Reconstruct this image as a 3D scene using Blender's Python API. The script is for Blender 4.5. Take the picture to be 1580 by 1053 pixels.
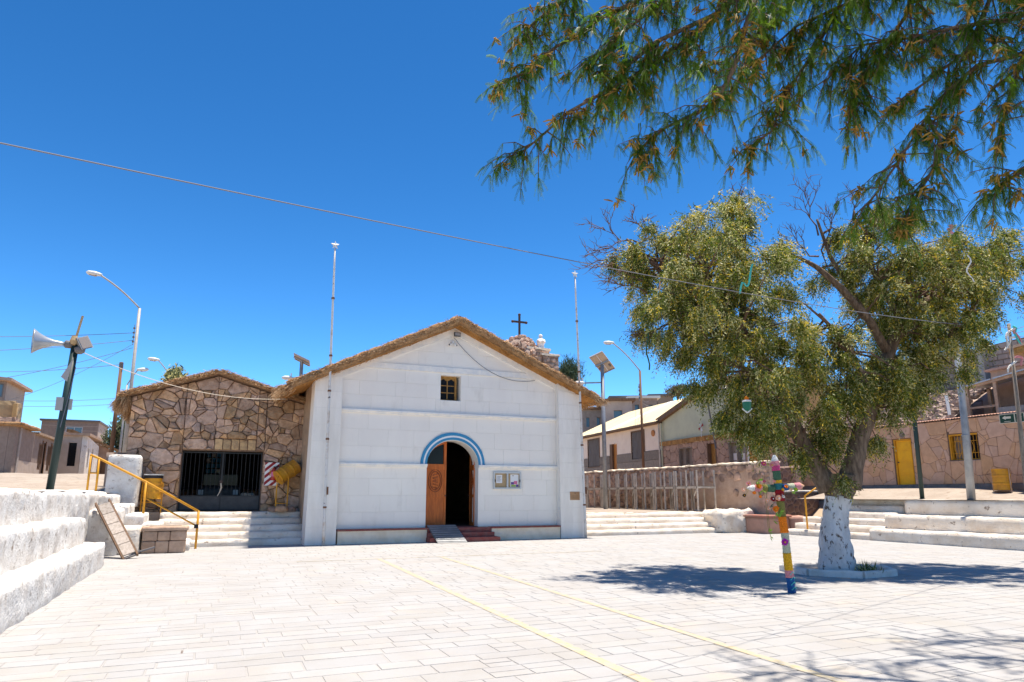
import bpy, math, random
import numpy as np
from mathutils import Vector, Matrix, noise

random.seed(7)
RNG = np.random.default_rng(7)
SC = bpy.context.scene
COL = SC.collection
for o in list(bpy.data.objects):
    bpy.data.objects.remove(o)
R = math.radians

# ------------------------------------------------------------------ camera, sky, sun, exposure
cam_data = bpy.data.cameras.new('camera')
cam = bpy.data.objects.new('camera', cam_data)
COL.objects.link(cam)
cam.location = (0, 0, 1.6)
cam.rotation_euler = (R(90 + 11.1), 0, R(-23.3))
cam_data.sensor_width = 36
cam_data.lens = 36 * 1053 / 1580
cam_data.shift_y = 30.5 / 1580
cam_data.clip_start = 0.05
cam_data.clip_end = 2000
SC.camera = cam

SUN = Vector((0.15, 0.025, 1.0)).normalized()
world = bpy.data.worlds.new('World')
SC.world = world
world.use_nodes = True
wn = world.node_tree
wn.nodes.clear()
w_out = wn.nodes.new('ShaderNodeOutputWorld')
w_bg = wn.nodes.new('ShaderNodeBackground')
w_sky = wn.nodes.new('ShaderNodeTexSky')
w_sky.sky_type = 'NISHITA'
w_sky.sun_disc = False
w_sky.sun_elevation = math.asin(SUN.z)
w_sky.sun_rotation = math.atan2(SUN.x, SUN.y)
w_sky.altitude = 2400
w_sky.air_density = 1.0
w_sky.dust_density = 0.25
w_sky.ozone_density = 3.0
w_bg.inputs['Strength'].default_value = 0.052
w_gam = wn.nodes.new('ShaderNodeGamma')
w_gam.inputs['Gamma'].default_value = 1.55
w_hsv = wn.nodes.new('ShaderNodeHueSaturation')
w_hsv.inputs['Saturation'].default_value = 1.10
w_hsv.inputs['Hue'].default_value = 0.49
wn.links.new(w_sky.outputs[0], w_gam.inputs[0])
wn.links.new(w_gam.outputs[0], w_hsv.inputs['Color'])
wn.links.new(w_hsv.outputs[0], w_bg.inputs[0])
wn.links.new(w_bg.outputs[0], w_out.inputs[0])

sun_data = bpy.data.lights.new('sun', 'SUN')
sun_data.energy = 4.9
sun_data.angle = R(0.53)
sun_data.color = (1.0, 0.915, 0.80)
sun = bpy.data.objects.new('sun', sun_data)
COL.objects.link(sun)
sun.location = (10, 10, 40)
sun.rotation_euler = SUN.to_track_quat('Z', 'Y').to_euler()

SC.view_settings.view_transform = 'Standard'
SC.view_settings.look = 'None'
SC.view_settings.gamma = 1
SC.view_settings.use_curve_mapping = False
SC.view_settings.exposure = 0.88
SC.cycles.max_bounces = 8
SC.cycles.diffuse_bounces = 5
SC.cycles.transparent_max_bounces = 8

# ------------------------------------------------------------------ materials
MATS = {}

def mat(name, col, rough=0.85, var=0.0, huev=0.0, col2=None, nscale=3.0, ramp=(0.4, 0.62), detail=6.0,
        col3=None, n3=9.0, r3=(0.58, 0.66), bump=0.0, bscale=30.0, spec=0.25, metal=0.0, stretch=(1, 1, 1),
        trans=None, tvar=0.0, tscale=40.0):
    if name in MATS:
        return MATS[name]
    m = bpy.data.materials.new(name)
    m.use_nodes = True
    nt = m.node_tree
    nt.nodes.clear()
    N = nt.nodes.new
    L = nt.links.new
    out = N('ShaderNodeOutputMaterial')
    bs = N('ShaderNodeBsdfPrincipled')
    bs.inputs['Roughness'].default_value = rough
    bs.inputs['Specular IOR Level'].default_value = spec
    bs.inputs['Metallic'].default_value = metal
    geo = N('ShaderNodeNewGeometry')
    mp = N('ShaderNodeMapping')
    mp.inputs['Scale'].default_value = stretch
    L(geo.outputs['Position'], mp.inputs['Vector'])
    pos = mp.outputs[0]
    rgb = N('ShaderNodeRGB')
    rgb.outputs[0].default_value = (*col, 1)
    cur = rgb.outputs[0]

    def mixin(cur, c, sc, rp, det):
        n = N('ShaderNodeTexNoise')
        n.inputs['Scale'].default_value = sc
        n.inputs['Detail'].default_value = det
        n.inputs['Roughness'].default_value = 0.62
        L(pos, n.inputs['Vector'])
        mr = N('ShaderNodeMapRange')
        mr.inputs['From Min'].default_value = rp[0]
        mr.inputs['From Max'].default_value = rp[1]
        L(n.outputs['Fac'], mr.inputs['Value'])
        mx = N('ShaderNodeMix')
        mx.data_type = 'RGBA'
        L(mr.outputs[0], mx.inputs[0])
        L(cur, mx.inputs[6])
        mx.inputs[7].default_value = (*c, 1)
        return mx.outputs[2]
    if col2:
        cur = mixin(cur, col2, nscale, ramp, detail)
    if col3:
        cur = mixin(cur, col3, n3, r3, 8.0)
    if var or huev:
        oi = N('ShaderNodeObjectInfo')
        hs = N('ShaderNodeHueSaturation')
        mr = N('ShaderNodeMapRange')
        mr.inputs['To Min'].default_value = 1 - var
        mr.inputs['To Max'].default_value = 1 + var
        L(oi.outputs['Random'], mr.inputs['Value'])
        L(mr.outputs[0], hs.inputs['Value'])
        if huev:
            ml = N('ShaderNodeMath')
            ml.operation = 'MULTIPLY'
            ml.inputs[1].default_value = 7.31
            fr = N('ShaderNodeMath')
            fr.operation = 'FRACT'
            L(oi.outputs['Random'], ml.inputs[0])
            L(ml.outputs[0], fr.inputs[0])
            mh = N('ShaderNodeMapRange')
            mh.inputs['To Min'].default_value = 1 - huev * 6
            mh.inputs['To Max'].default_value = 1 + huev * 6
            L(fr.outputs[0], mh.inputs['Value'])
            L(mh.outputs[0], hs.inputs['Saturation'])
            mh2 = N('ShaderNodeMapRange')
            mh2.inputs['To Min'].default_value = 0.5 - huev * 0.25
            mh2.inputs['To Max'].default_value = 0.5 + huev * 0.25
            L(fr.outputs[0], mh2.inputs['Value'])
            L(mh2.outputs[0], hs.inputs['Hue'])
        L(cur, hs.inputs['Color'])
        cur = hs.outputs[0]
    if tvar:
        wnz = N('ShaderNodeTexNoise')
        wnz.inputs['Scale'].default_value = tscale
        wnz.inputs['Detail'].default_value = 1
        L(geo.outputs['Position'], wnz.inputs['Vector'])
        mr = N('ShaderNodeMapRange')
        mr.inputs['From Min'].default_value = 0.3
        mr.inputs['From Max'].default_value = 0.7
        mr.inputs['To Min'].default_value = 1 - tvar
        mr.inputs['To Max'].default_value = 1 + tvar
        L(wnz.outputs['Fac'], mr.inputs['Value'])
        hs = N('ShaderNodeHueSaturation')
        L(mr.outputs[0], hs.inputs['Value'])
        L(cur, hs.inputs['Color'])
        cur = hs.outputs[0]
    L(cur, bs.inputs['Base Color'])
    if bump:
        n = N('ShaderNodeTexNoise')
        n.inputs['Scale'].default_value = bscale
        n.inputs['Detail'].default_value = 8
        n.inputs['Roughness'].default_value = 0.65
        L(pos, n.inputs['Vector'])
        b = N('ShaderNodeBump')
        b.inputs['Strength'].default_value = bump
        b.inputs['Distance'].default_value = 0.04
        L(n.outputs['Fac'], b.inputs['Height'])
        L(b.outputs[0], bs.inputs['Normal'])
    sh = bs.outputs[0]
    if trans:
        tr = N('ShaderNodeBsdfTranslucent')
        hs = N('ShaderNodeHueSaturation')
        hs.inputs['Value'].default_value = 1.5
        hs.inputs['Saturation'].default_value = 1.1
        L(cur, hs.inputs['Color'])
        L(hs.outputs[0], tr.inputs['Color'])
        ms = N('ShaderNodeMixShader')
        ms.inputs[0].default_value = trans
        L(sh, ms.inputs[1])
        L(tr.outputs[0], ms.inputs[2])
        sh = ms.outputs[0]
    L(sh, out.inputs[0])
    MATS[name] = m
    return m

mat('paver', (0.366, 0.360, 0.351), 0.8, var=0.04, huev=0.04, col2=(0.345, 0.328, 0.308), nscale=1.1, col3=(0.41, 0.365, 0.31), n3=1.3, r3=(0.56, 0.75), bump=0.35, bscale=45)
mat('joint', (0.36, 0.345, 0.325), 0.95, col2=(0.14, 0.105, 0.08), nscale=1.9, ramp=(0.58, 0.70), bump=0.4, bscale=60)
mat('yellow_line', (0.44, 0.365, 0.22), 0.8, col2=(0.36, 0.345, 0.32), nscale=9, ramp=(0.40, 0.62), bump=0.2)
mat('dust', (0.32, 0.262, 0.21), 0.95, col2=(0.38, 0.32, 0.26), nscale=1.1, col3=(0.24, 0.185, 0.14), n3=5, bump=0.5, bscale=18)
mat('terrain', (0.36, 0.27, 0.19), 0.95, col2=(0.44, 0.34, 0.25), nscale=0.15, bump=0.6, bscale=4)
mat('whitewash', (0.76, 0.74, 0.70), 0.9, col2=(0.62, 0.575, 0.52), nscale=2.3, col3=(0.27, 0.215, 0.17), n3=6.5, r3=(0.575, 0.69), bump=0.9, bscale=13)
mat('whitewash_step', (0.80, 0.74, 0.655), 0.9, col2=(0.68, 0.585, 0.475), nscale=1.4, col3=(0.30, 0.24, 0.19), n3=6.5, r3=(0.61, 0.69), bump=0.7, bscale=16)
mat('facade', (0.89, 0.835, 0.755), 0.75, var=0.018, col2=(0.86, 0.80, 0.725), nscale=0.9, col3=(0.72, 0.66, 0.58), n3=1.6, r3=(0.6, 0.85), stretch=(1.3, 1.3, 0.45), bump=0.12, bscale=22)
mat('facade_core', (0.80, 0.755, 0.69), 0.85)
mat('facade_trim', (0.90, 0.85, 0.775), 0.7, col2=(0.75, 0.74, 0.72), nscale=3, bump=0.15, bscale=18)
mat('facade_base', (0.88, 0.755, 0.59), 0.9, col2=(0.78, 0.64, 0.47), nscale=2.4, bump=0.35, bscale=25)
mat('pilaster', (0.89, 0.835, 0.755), 0.75, var=0.015, col2=(0.81, 0.755, 0.675), nscale=2.0, stretch=(1.6, 1.6, 0.35), bump=0.18, bscale=14)
mat('adobe', (0.44, 0.31, 0.21), 0.95, col2=(0.34, 0.24, 0.165), nscale=2.5, bump=0.9, bscale=12)
mat('red_paint', (0.27, 0.06, 0.05), 0.7, col2=(0.26, 0.11, 0.09), nscale=6, bump=0.2)
mat('blue_paint', (0.045, 0.26, 0.47), 0.6)
mat('white_paint', (0.80, 0.80, 0.79), 0.6)
mat('house_stone', (0.40, 0.25, 0.16), 0.9, var=0.34, huev=0.03, col2=(0.54, 0.365, 0.25), nscale=6, col3=(0.24, 0.15, 0.10), n3=3.2, r3=(0.56, 0.7), bump=0.9, bscale=14)
mat('house_mortar', (0.17, 0.11, 0.08), 0.95, col2=(0.26, 0.18, 0.13), nscale=6, bump=0.8, bscale=25)
mat('lintel_stone', (0.56, 0.38, 0.20), 0.9, var=0.1, col2=(0.36, 0.24, 0.14), nscale=8, bump=0.4)
mat('pink_stone', (0.60, 0.365, 0.24), 0.9, var=0.05, huev=0.02, col2=(0.52, 0.315, 0.205), nscale=4.0, col3=(0.62, 0.41, 0.29), n3=2.2, r3=(0.55, 0.75), bump=0.4, bscale=22)
mat('pink_mortar', (0.16, 0.105, 0.078), 0.95, bump=0.5)
mat('plinth', (0.28, 0.22, 0.18), 0.95, col2=(0.2, 0.155, 0.125), nscale=3, bump=0.6)
mat('planter_stone', (0.52, 0.36, 0.255), 0.9, var=0.12, col2=(0.40, 0.27, 0.19), nscale=4, bump=0.6, bscale=20)
mat('planter_red', (0.50, 0.29, 0.22), 0.9, col2=(0.42, 0.25, 0.19), nscale=3, bump=0.5, bscale=20)
mat('planter_cap', (0.44, 0.17, 0.12), 0.85, col2=(0.36, 0.2, 0.15), nscale=5, bump=0.4)
mat('mosaic_stone', (0.21, 0.135, 0.105), 0.9, var=0.15, col2=(0.26, 0.17, 0.13), nscale=5, bump=0.5)
mat('mosaic_mortar', (0.36, 0.25, 0.20), 0.95, bump=0.5)
mat('alley_mud', (0.46, 0.32, 0.235), 0.95, col2=(0.55, 0.40, 0.30), nscale=2.6, bump=1.0, bscale=9)
mat('alley_stone', (0.52, 0.36, 0.27), 0.9, var=0.3, col2=(0.38, 0.26, 0.195), nscale=2.4, tvar=0.35, tscale=3.5, bump=0.6)
mat('rubble', (0.30, 0.215, 0.17), 0.9, tvar=0.45, tscale=2.6, col2=(0.40, 0.31, 0.26), nscale=3.5, bump=0.6)
mat('thatch', (0.40, 0.235, 0.115), 0.95, col2=(0.27, 0.145, 0.065), nscale=4, tvar=0.3, tscale=25, bump=0.8, bscale=40)
mat('straw', (0.52, 0.345, 0.195), 0.9, tvar=0.4, tscale=30)
mat('straw_dark', (0.31, 0.165, 0.07), 0.95, tvar=0.35, tscale=25)
mat('reed', (0.48, 0.235, 0.065), 0.85, col2=(0.34, 0.15, 0.04), nscale=12, stretch=(1, 4, 1), bump=0.6)
mat('door_wood', (0.58, 0.145, 0.02), 0.5, col2=(0.44, 0.10, 0.014), nscale=5, stretch=(3, 3, 0.5), spec=0.4, bump=0.15)
mat('door_carved', (0.27, 0.06, 0.014), 0.5, spec=0.4, col2=(0.2, 0.048, 0.014), nscale=9)
mat('honey_wood', (0.42, 0.23, 0.065), 0.6, col2=(0.30, 0.15, 0.04), nscale=7, stretch=(2, 2, 0.7))
mat('bench_wood', (0.46, 0.40, 0.35), 0.85, var=0.12, col2=(0.33, 0.28, 0.235), nscale=6, stretch=(3, 3, 1), bump=0.4)
mat('brown_wood', (0.20, 0.12, 0.075), 0.8, col2=(0.13, 0.08, 0.05), nscale=6, stretch=(3, 3, 0.4))
mat('grey_wood', (0.30, 0.25, 0.205), 0.85, var=0.15, col2=(0.20, 0.165, 0.135), nscale=6, stretch=(3, 3, 1), bump=0.4)
mat('pole_wood', (0.21, 0.115, 0.065), 0.9, col2=(0.14, 0.08, 0.05), nscale=8, stretch=(3, 3, 0.3))
mat('orange_wood', (0.50, 0.20, 0.045), 0.6, col2=(0.40, 0.15, 0.03), nscale=5, stretch=(2, 2, 0.4))
mat('interior_shade', (0.02, 0.018, 0.016), 0.9)
mat('glass_dark', (0.012, 0.012, 0.014), 0.12, spec=0.12)
mat('glass_blue', (0.10, 0.16, 0.20), 0.1, spec=0.7)
mat('glass_grey', (0.30, 0.26, 0.23), 0.2, spec=0.5)
mat('black_metal', (0.018, 0.019, 0.022), 0.5, spec=0.4)
mat('gate_sheet', (0.022, 0.023, 0.028), 0.45, spec=0.45, col2=(0.04, 0.04, 0.045), nscale=4)
mat('yellow_paint', (0.66, 0.31, 0.015), 0.5, spec=0.3, col2=(0.55, 0.25, 0.02), nscale=4, bump=0.1)
mat('bin_yellow', (0.62, 0.29, 0.015), 0.5, spec=0.3, col2=(0.46, 0.21, 0.03), nscale=3.5, col3=(0.22, 0.12, 0.05), n3=8, r3=(0.62, 0.7))
mat('door_yellow', (0.86, 0.43, 0.015), 0.5, spec=0.3, col2=(0.76, 0.36, 0.02), nscale=3)
mat('bin_black', (0.02, 0.02, 0.025), 0.6)
mat('ramp_steel', (0.20, 0.205, 0.21), 0.5, metal=0.2, col2=(0.15, 0.155, 0.16), nscale=3)
mat('galvanised', (0.34, 0.35, 0.36), 0.5, metal=0.35, col2=(0.26, 0.27, 0.28), nscale=3)
mat('lamp_grey', (0.40, 0.385, 0.36), 0.6, metal=0.15, col2=(0.33, 0.31, 0.28), nscale=4)
mat('lamp_white', (0.66, 0.66, 0.65), 0.4)
mat('frame_steel', (0.60, 0.55, 0.48), 0.6, metal=0.1, col2=(0.45, 0.40, 0.34), nscale=4)
mat('dark_green', (0.014, 0.036, 0.034), 0.5, spec=0.4)
mat('flag_white', (0.66, 0.635, 0.60), 0.6, col2=(0.55, 0.46, 0.38), nscale=5, ramp=(0.5, 0.66), col3=(0.10, 0.07, 0.06), n3=7, r3=(0.63, 0.68))
mat('rust', (0.17, 0.08, 0.045), 0.8)
mat('aluminium', (0.52, 0.53, 0.54), 0.4, metal=0.4)
mat('cork', (0.46, 0.33, 0.185), 0.9, col2=(0.40, 0.28, 0.15), nscale=20)
mat('paper', (0.78, 0.78, 0.77), 0.8)
mat('ink', (0.10, 0.10, 0.12), 0.8)
mat('poster_pink', (0.62, 0.18, 0.30), 0.7)
mat('poster_violet', (0.12, 0.07, 0.25), 0.7)
mat('poster_green', (0.32, 0.42, 0.10), 0.7)
mat('plaque', (0.46, 0.27, 0.145), 0.5, metal=0.3, col2=(0.40, 0.23, 0.12), nscale=6)
mat('sign_red', (0.30, 0.025, 0.03), 0.6)
mat('ext_red', (0.40, 0.03, 0.02), 0.35, spec=0.5)
mat('sign_green', (0.015, 0.055, 0.038), 0.5)
mat('sign_cream', (0.62, 0.60, 0.50), 0.6)
mat('cable_dark', (0.05, 0.05, 0.055), 0.7)
mat('cable_mid', (0.16, 0.165, 0.19), 0.7)
mat('cable_pale', (0.42, 0.39, 0.35), 0.8)
mat('rope_cream', (0.58, 0.50, 0.40), 0.9)
mat('horn_grey', (0.42, 0.44, 0.46), 0.35, metal=0.5)
mat('box_grey', (0.36, 0.355, 0.35), 0.6)
mat('solar_back', (0.46, 0.37, 0.29), 0.6, spec=0.3)
mat('solar_frame', (0.30, 0.30, 0.31), 0.5, metal=0.4)
mat('iron_cross', (0.075, 0.05, 0.045), 0.7)
mat('statue', (0.74, 0.70, 0.68), 0.8)
mat('cream_wall', (0.84, 0.70, 0.57), 0.85, col2=(0.77, 0.63, 0.51), nscale=1.2, bump=0.15)
mat('cream_roof', (0.70, 0.575, 0.345), 0.7, var=0.06, col2=(0.64, 0.52, 0.32), nscale=0.8, bump=0.1)
mat('white_sheet', (0.74, 0.72, 0.66), 0.5)
mat('sage_wall', (0.54, 0.555, 0.40), 0.9, col2=(0.48, 0.49, 0.36), nscale=1.2, bump=0.25, bscale=9)
mat('shutter', (0.20, 0.19, 0.185), 0.8, col2=(0.16, 0.135, 0.12), nscale=5, stretch=(4, 4, 0.4))
mat('shingle', (0.40, 0.215, 0.07), 0.9, var=0.2, col2=(0.29, 0.15, 0.05), nscale=6)
mat('street_stone', (0.43, 0.295, 0.225), 0.9, var=0.14, col2=(0.34, 0.23, 0.175), nscale=3, bump=0.7, bscale=9)
mat('grey_block', (0.36, 0.31, 0.275), 0.95, var=0.1, col2=(0.30, 0.255, 0.22), nscale=3, bump=0.4)
mat('brick_far', (0.31, 0.24, 0.20), 0.95, var=0.1, col2=(0.26, 0.195, 0.16), nscale=4, bump=0.3)
mat('brick_plaster', (0.48, 0.39, 0.32), 0.95, col2=(0.42, 0.335, 0.27), nscale=1.5, bump=0.3)
mat('ochre_wall', (0.56, 0.35, 0.145), 0.9, col2=(0.48, 0.30, 0.13), nscale=1)
mat('ochre_far', (0.44, 0.31, 0.17), 0.9, col2=(0.36, 0.25, 0.14), nscale=1.5)
mat('tin_dark', (0.16, 0.15, 0.15), 0.7)
mat('hill_house', (0.34, 0.27, 0.225), 0.95, var=0.25, huev=0.05, col2=(0.29, 0.23, 0.19), nscale=1)
mat('pale_panel', (0.48, 0.49, 0.50), 0.8)
mat('bark', (0.12, 0.08, 0.055), 0.95, col2=(0.25, 0.175, 0.12), nscale=7, stretch=(2, 2, 0.5), bump=1.0, bscale=11)
mat('bark_white', (0.68, 0.655, 0.64), 0.95, col2=(0.54, 0.51, 0.485), nscale=5, col3=(0.13, 0.095, 0.075), n3=13, r3=(0.55, 0.62), stretch=(1, 1, 0.55), bump=1.0, bscale=12)
mat('twig', (0.14, 0.085, 0.06), 0.95)
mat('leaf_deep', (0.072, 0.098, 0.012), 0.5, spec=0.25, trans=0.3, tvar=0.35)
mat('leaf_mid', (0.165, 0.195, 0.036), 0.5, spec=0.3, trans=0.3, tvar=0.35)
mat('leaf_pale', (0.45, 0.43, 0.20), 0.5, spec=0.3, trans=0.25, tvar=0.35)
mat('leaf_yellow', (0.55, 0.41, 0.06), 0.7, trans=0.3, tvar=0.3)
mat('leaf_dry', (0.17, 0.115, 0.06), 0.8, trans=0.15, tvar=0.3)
mat('mesq_leaf', (0.066, 0.130, 0.010), 0.5, trans=0.5, tvar=0.3)
mat('mesq_pale', (0.15, 0.22, 0.04), 0.5, trans=0.45, tvar=0.3)
mat('catkin', (0.36, 0.215, 0.045), 0.9, trans=0.2, tvar=0.45, tscale=14)
mat('bush_leaf', (0.075, 0.10, 0.05), 0.7, trans=0.25, tvar=0.4)
mat('bush_pale', (0.17, 0.19, 0.11), 0.7, trans=0.25, tvar=0.4)
mat('pine_leaf', (0.045, 0.085, 0.055), 0.7, trans=0.2, tvar=0.4)
mat('green_tank', (0.012, 0.135, 0.085), 0.4)
for nm, c in dict(yarn_white=(0.72, 0.70, 0.66), yarn_pink=(0.62, 0.25, 0.27), yarn_magenta=(0.50, 0.06, 0.18), yarn_green=(0.06, 0.13, 0.075),
                  yarn_teal=(0.03, 0.16, 0.17), yarn_yellow=(0.68, 0.36, 0.02), yarn_red=(0.27, 0.012, 0.018), yarn_olive=(0.21, 0.19, 0.05),
                  yarn_orange=(0.76, 0.19, 0.012), yarn_sage=(0.43, 0.45, 0.33), yarn_blue=(0.018, 0.10, 0.29), yarn_violet=(0.45, 0.02, 0.38),
                  yarn_peach=(0.76, 0.42, 0.27), yarn_lime=(0.25, 0.42, 0.05), yarn_aqua=(0.08, 0.52, 0.48), yarn_dark=(0.06, 0.04, 0.025)).items():
    mat(nm, c, 0.95, tvar=0.25, tscale=60, bump=0.5, bscale=90)
# ------------------------------------------------------------------ helpers
ORG = {}

def props(o, label=None, cat=None, group=None, kind=None):
    if label: o['label'] = label
    if cat: o['category'] = cat
    if group: o['group'] = group
    if kind: o['kind'] = kind
    return o

def thing(name, loc, label, cat, group=None, kind=None):
    o = bpy.data.objects.new(name, None)
    COL.objects.link(o)
    o.location = loc
    o.empty_display_size = 0.2
    ORG[o.name] = Vector(loc)
    return props(o, label, cat, group, kind)

class MB:
    """collects faces in world space, then links them as ONE mesh object"""
    def __init__(s):
        s.v = []; s.f = []; s.mi = []; s.cur = 0
    def add(s, vs, fs):
        b = len(s.v)
        s.v.extend([tuple(p) for p in vs])
        for f in fs:
            s.f.append([i + b for i in f]); s.mi.append(s.cur)
        return s
    def box(s, x0, x1, y0, y1, z0, z1):
        vs = [(x0, y0, z0), (x1, y0, z0), (x1, y1, z0), (x0, y1, z0), (x0, y0, z1), (x1, y0, z1), (x1, y1, z1), (x0, y1, z1)]
        return s.add(vs, [(0, 3, 2, 1), (4, 5, 6, 7), (0, 1, 5, 4), (1, 2, 6, 5), (2, 3, 7, 6), (3, 0, 4, 7)])
    def bar(s, p, q, w, h=None, up=(0, 0, 1)):
        h = h or w
        p = Vector(p); q = Vector(q)
        d = (q - p).normalized()
        a = d.cross(Vector(up))
        if a.length < 1e-4: a = d.cross(Vector((1, 0, 0)))
        a.normalize(); b = a.cross(d)
        a = a * w / 2; b = b * h / 2
        vs = [p - a - b, p + a - b, p + a + b, p - a + b, q - a - b, q + a - b, q + a + b, q - a + b]
        return s.add(vs, [(0, 3, 2, 1), (4, 5, 6, 7), (0, 1, 5, 4), (1, 2, 6, 5), (2, 3, 7, 6), (3, 0, 4, 7)])
    def tube(s, pts, rad, n=8, cap=True, wob=0.0):
        pts = [Vector(p) for p in pts]
        if not isinstance(rad, (list, tuple)): rad = [rad] * len(pts)
        rings = []; prev = None
        for i, p in enumerate(pts):
            d = (pts[min(i + 1, len(pts) - 1)] - pts[max(i - 1, 0)])
            d = d.normalized() if d.length > 1e-9 else Vector((0, 0, 1))
            if prev is None:
                a = d.cross(Vector((0, 0, 1)))
                if a.length < 0.05: a = d.cross(Vector((1, 0, 0)))
            else:
                a = prev - d * prev.dot(d)
            a.normalize(); prev = a
            b = d.cross(a)
            ring = []
            for k in range(n):
                t = 2 * math.pi * k / n
                r = rad[i]
                if wob: r *= 1 + wob * noise.noise(p * 2.3 + Vector((math.cos(t), math.sin(t), 0)) * 1.7)
                ring.append(p + (a * math.cos(t) + b * math.sin(t)) * r)
            rings.append(ring)
        vs = [q for r in rings for q in r]
        fs = []
        for i in range(len(rings) - 1):
            for k in range(n):
                k2 = (k + 1) % n
                fs.append((i * n + k, i * n + k2, (i + 1) * n + k2, (i + 1) * n + k))
        if cap:
            fs.append(tuple(range(n))[::-1])
            fs.append(tuple((len(rings) - 1) * n + k for k in range(n)))
        return s.add(vs, fs)
    def lathe(s, c, prof, n=16, axis=(0, 0, 1)):
        ax = Vector(axis).normalized(); c = Vector(c)
        pts = [c + ax * h for h, r in prof]
        a = ax.cross(Vector((1, 0, 0)))
        if a.length < 0.1: a = ax.cross(Vector((0, 1, 0)))
        a.normalize(); b = ax.cross(a)
        vs = []; fs = []
        for p, (h, r) in zip(pts, prof):
            for k in range(n):
                t = 2 * math.pi * k / n
                vs.append(p + (a * math.cos(t) + b * math.sin(t)) * r)
        for i in range(len(prof) - 1):
            for k in range(n):
                k2 = (k + 1) % n
                fs.append((i * n + k, i * n + k2, (i + 1) * n + k2, (i + 1) * n + k))
        fs.append(tuple(range(n))[::-1]); fs.append(tuple((len(prof) - 1) * n + k for k in range(n)))
        return s.add(vs, fs)
    def prism(s, poly, fr, d0, d1):
        n = len(poly)
        vs = [fr.pt(x, y, d0) for x, y in poly] + [fr.pt(x, y, d1) for x, y in poly]
        fs = [tuple(range(n))[::-1], tuple(range(n, 2 * n))]
        for i in range(n):
            j = (i + 1) % n
            fs.append((i, j, n + j, n + i))
        return s.add(vs, fs)
    def build(s, name, mats, parent=None, smooth=False, kind=None, label=None):
        me = bpy.data.meshes.new(name)
        org = Vector((0, 0, 0))
        if parent is not None: org = ORG[parent.name]
        me.from_pydata([(p[0] - org.x, p[1] - org.y, p[2] - org.z) for p in s.v], [], s.f)
        if not isinstance(mats, (list, tuple)): mats = [mats]
        for m in mats: me.materials.append(MATS[m])
        if len(mats) > 1: me.polygons.foreach_set('material_index', s.mi)
        if smooth: me.polygons.foreach_set('use_smooth', [True] * len(me.polygons))
        me.update()
        o = bpy.data.objects.new(name, me)
        COL.objects.link(o)
        if parent is not None: o.parent = parent
        ORG[o.name] = org
        if kind: o['kind'] = kind
        if label: o['label'] = label
        return o

class Frame:
    def __init__(s, o, u, v, n):
        s.o = Vector(o); s.u = Vector(u); s.v = Vector(v); s.n = Vector(n)
    def pt(s, a, b, c=0.0):
        return s.o + s.u * a + s.v * b + s.n * c

def face_south(y): return Frame((0, y, 0), (1, 0, 0), (0, 0, 1), (0, -1, 0))       # a = X, b = Z
def face_west(x): return Frame((x, 0, 0), (0, -1, 0), (0, 0, 1), (-1, 0, 0))        # a = -Y, b = Z
def face_east(x): return Frame((x, 0, 0), (0, 1, 0), (0, 0, 1), (1, 0, 0))          # a = Y, b = Z

def clip(poly, a, b, c):
    out = []
    n = len(poly)
    for i in range(n):
        p = poly[i]; q = poly[(i + 1) % n]
        dp = a * p[0] + b * p[1] - c; dq = a * q[0] + b * q[1] - c
        if dp <= 0: out.append(p)
        if (dp < 0 < dq) or (dq < 0 < dp):
            t = dp / (dp - dq)
            out.append((p[0] + t * (q[0] - p[0]), p[1] + t * (q[1] - p[1])))
    return out

def area(poly):
    return 0.5 * abs(sum(poly[i][0] * poly[(i + 1) % len(poly)][1] - poly[(i + 1) % len(poly)][0] * poly[i][1] for i in range(len(poly)))) if len(poly) > 2 else 0

def signed(poly):
    return sum(poly[i][0] * poly[(i + 1) % len(poly)][1] - poly[(i + 1) % len(poly)][0] * poly[i][1] for i in range(len(poly)))

def inset(poly, g):
    n = len(poly); out = list(poly)
    sg = 1 if signed(poly) > 0 else -1
    for i in range(n):
        p = poly[i]; q = poly[(i + 1) % n]
        dx, dy = q[0] - p[0], q[1] - p[1]
        l = math.hypot(dx, dy)
        if l < 1e-6: continue
        nx, ny = sg * dy / l, -sg * dx / l
        out = clip(out, nx, ny, nx * p[0] + ny * p[1] - g)
        if len(out) < 3: return []
    return out

def cut_holes(poly, holes):
    """convex poly minus rectangles -> list of convex pieces"""
    todo = [poly]
    for (x0, x1, y0, y1) in holes:
        nxt = []
        for p in todo:
            l = clip(p, 1, 0, x0); r = clip(p, -1, 0, -x1)
            m = clip(clip(p, -1, 0, -x0), 1, 0, x1)
            for q in (l, r):
                if area(q) > 1e-5: nxt.append(q)
            if len(m) > 2:
                for q in (clip(m, 0, 1, y0), clip(m, 0, -1, -y1)):
                    if area(q) > 1e-5: nxt.append(q)
        todo = nxt
    return todo

def wall(region, holes, fr, thick, name, m, parent, d1=0.0):
    b = MB()
    for p in cut_holes(region, holes): b.prism(p, fr, d1 - thick, d1)
    return b.build(name, m, parent)

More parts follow.
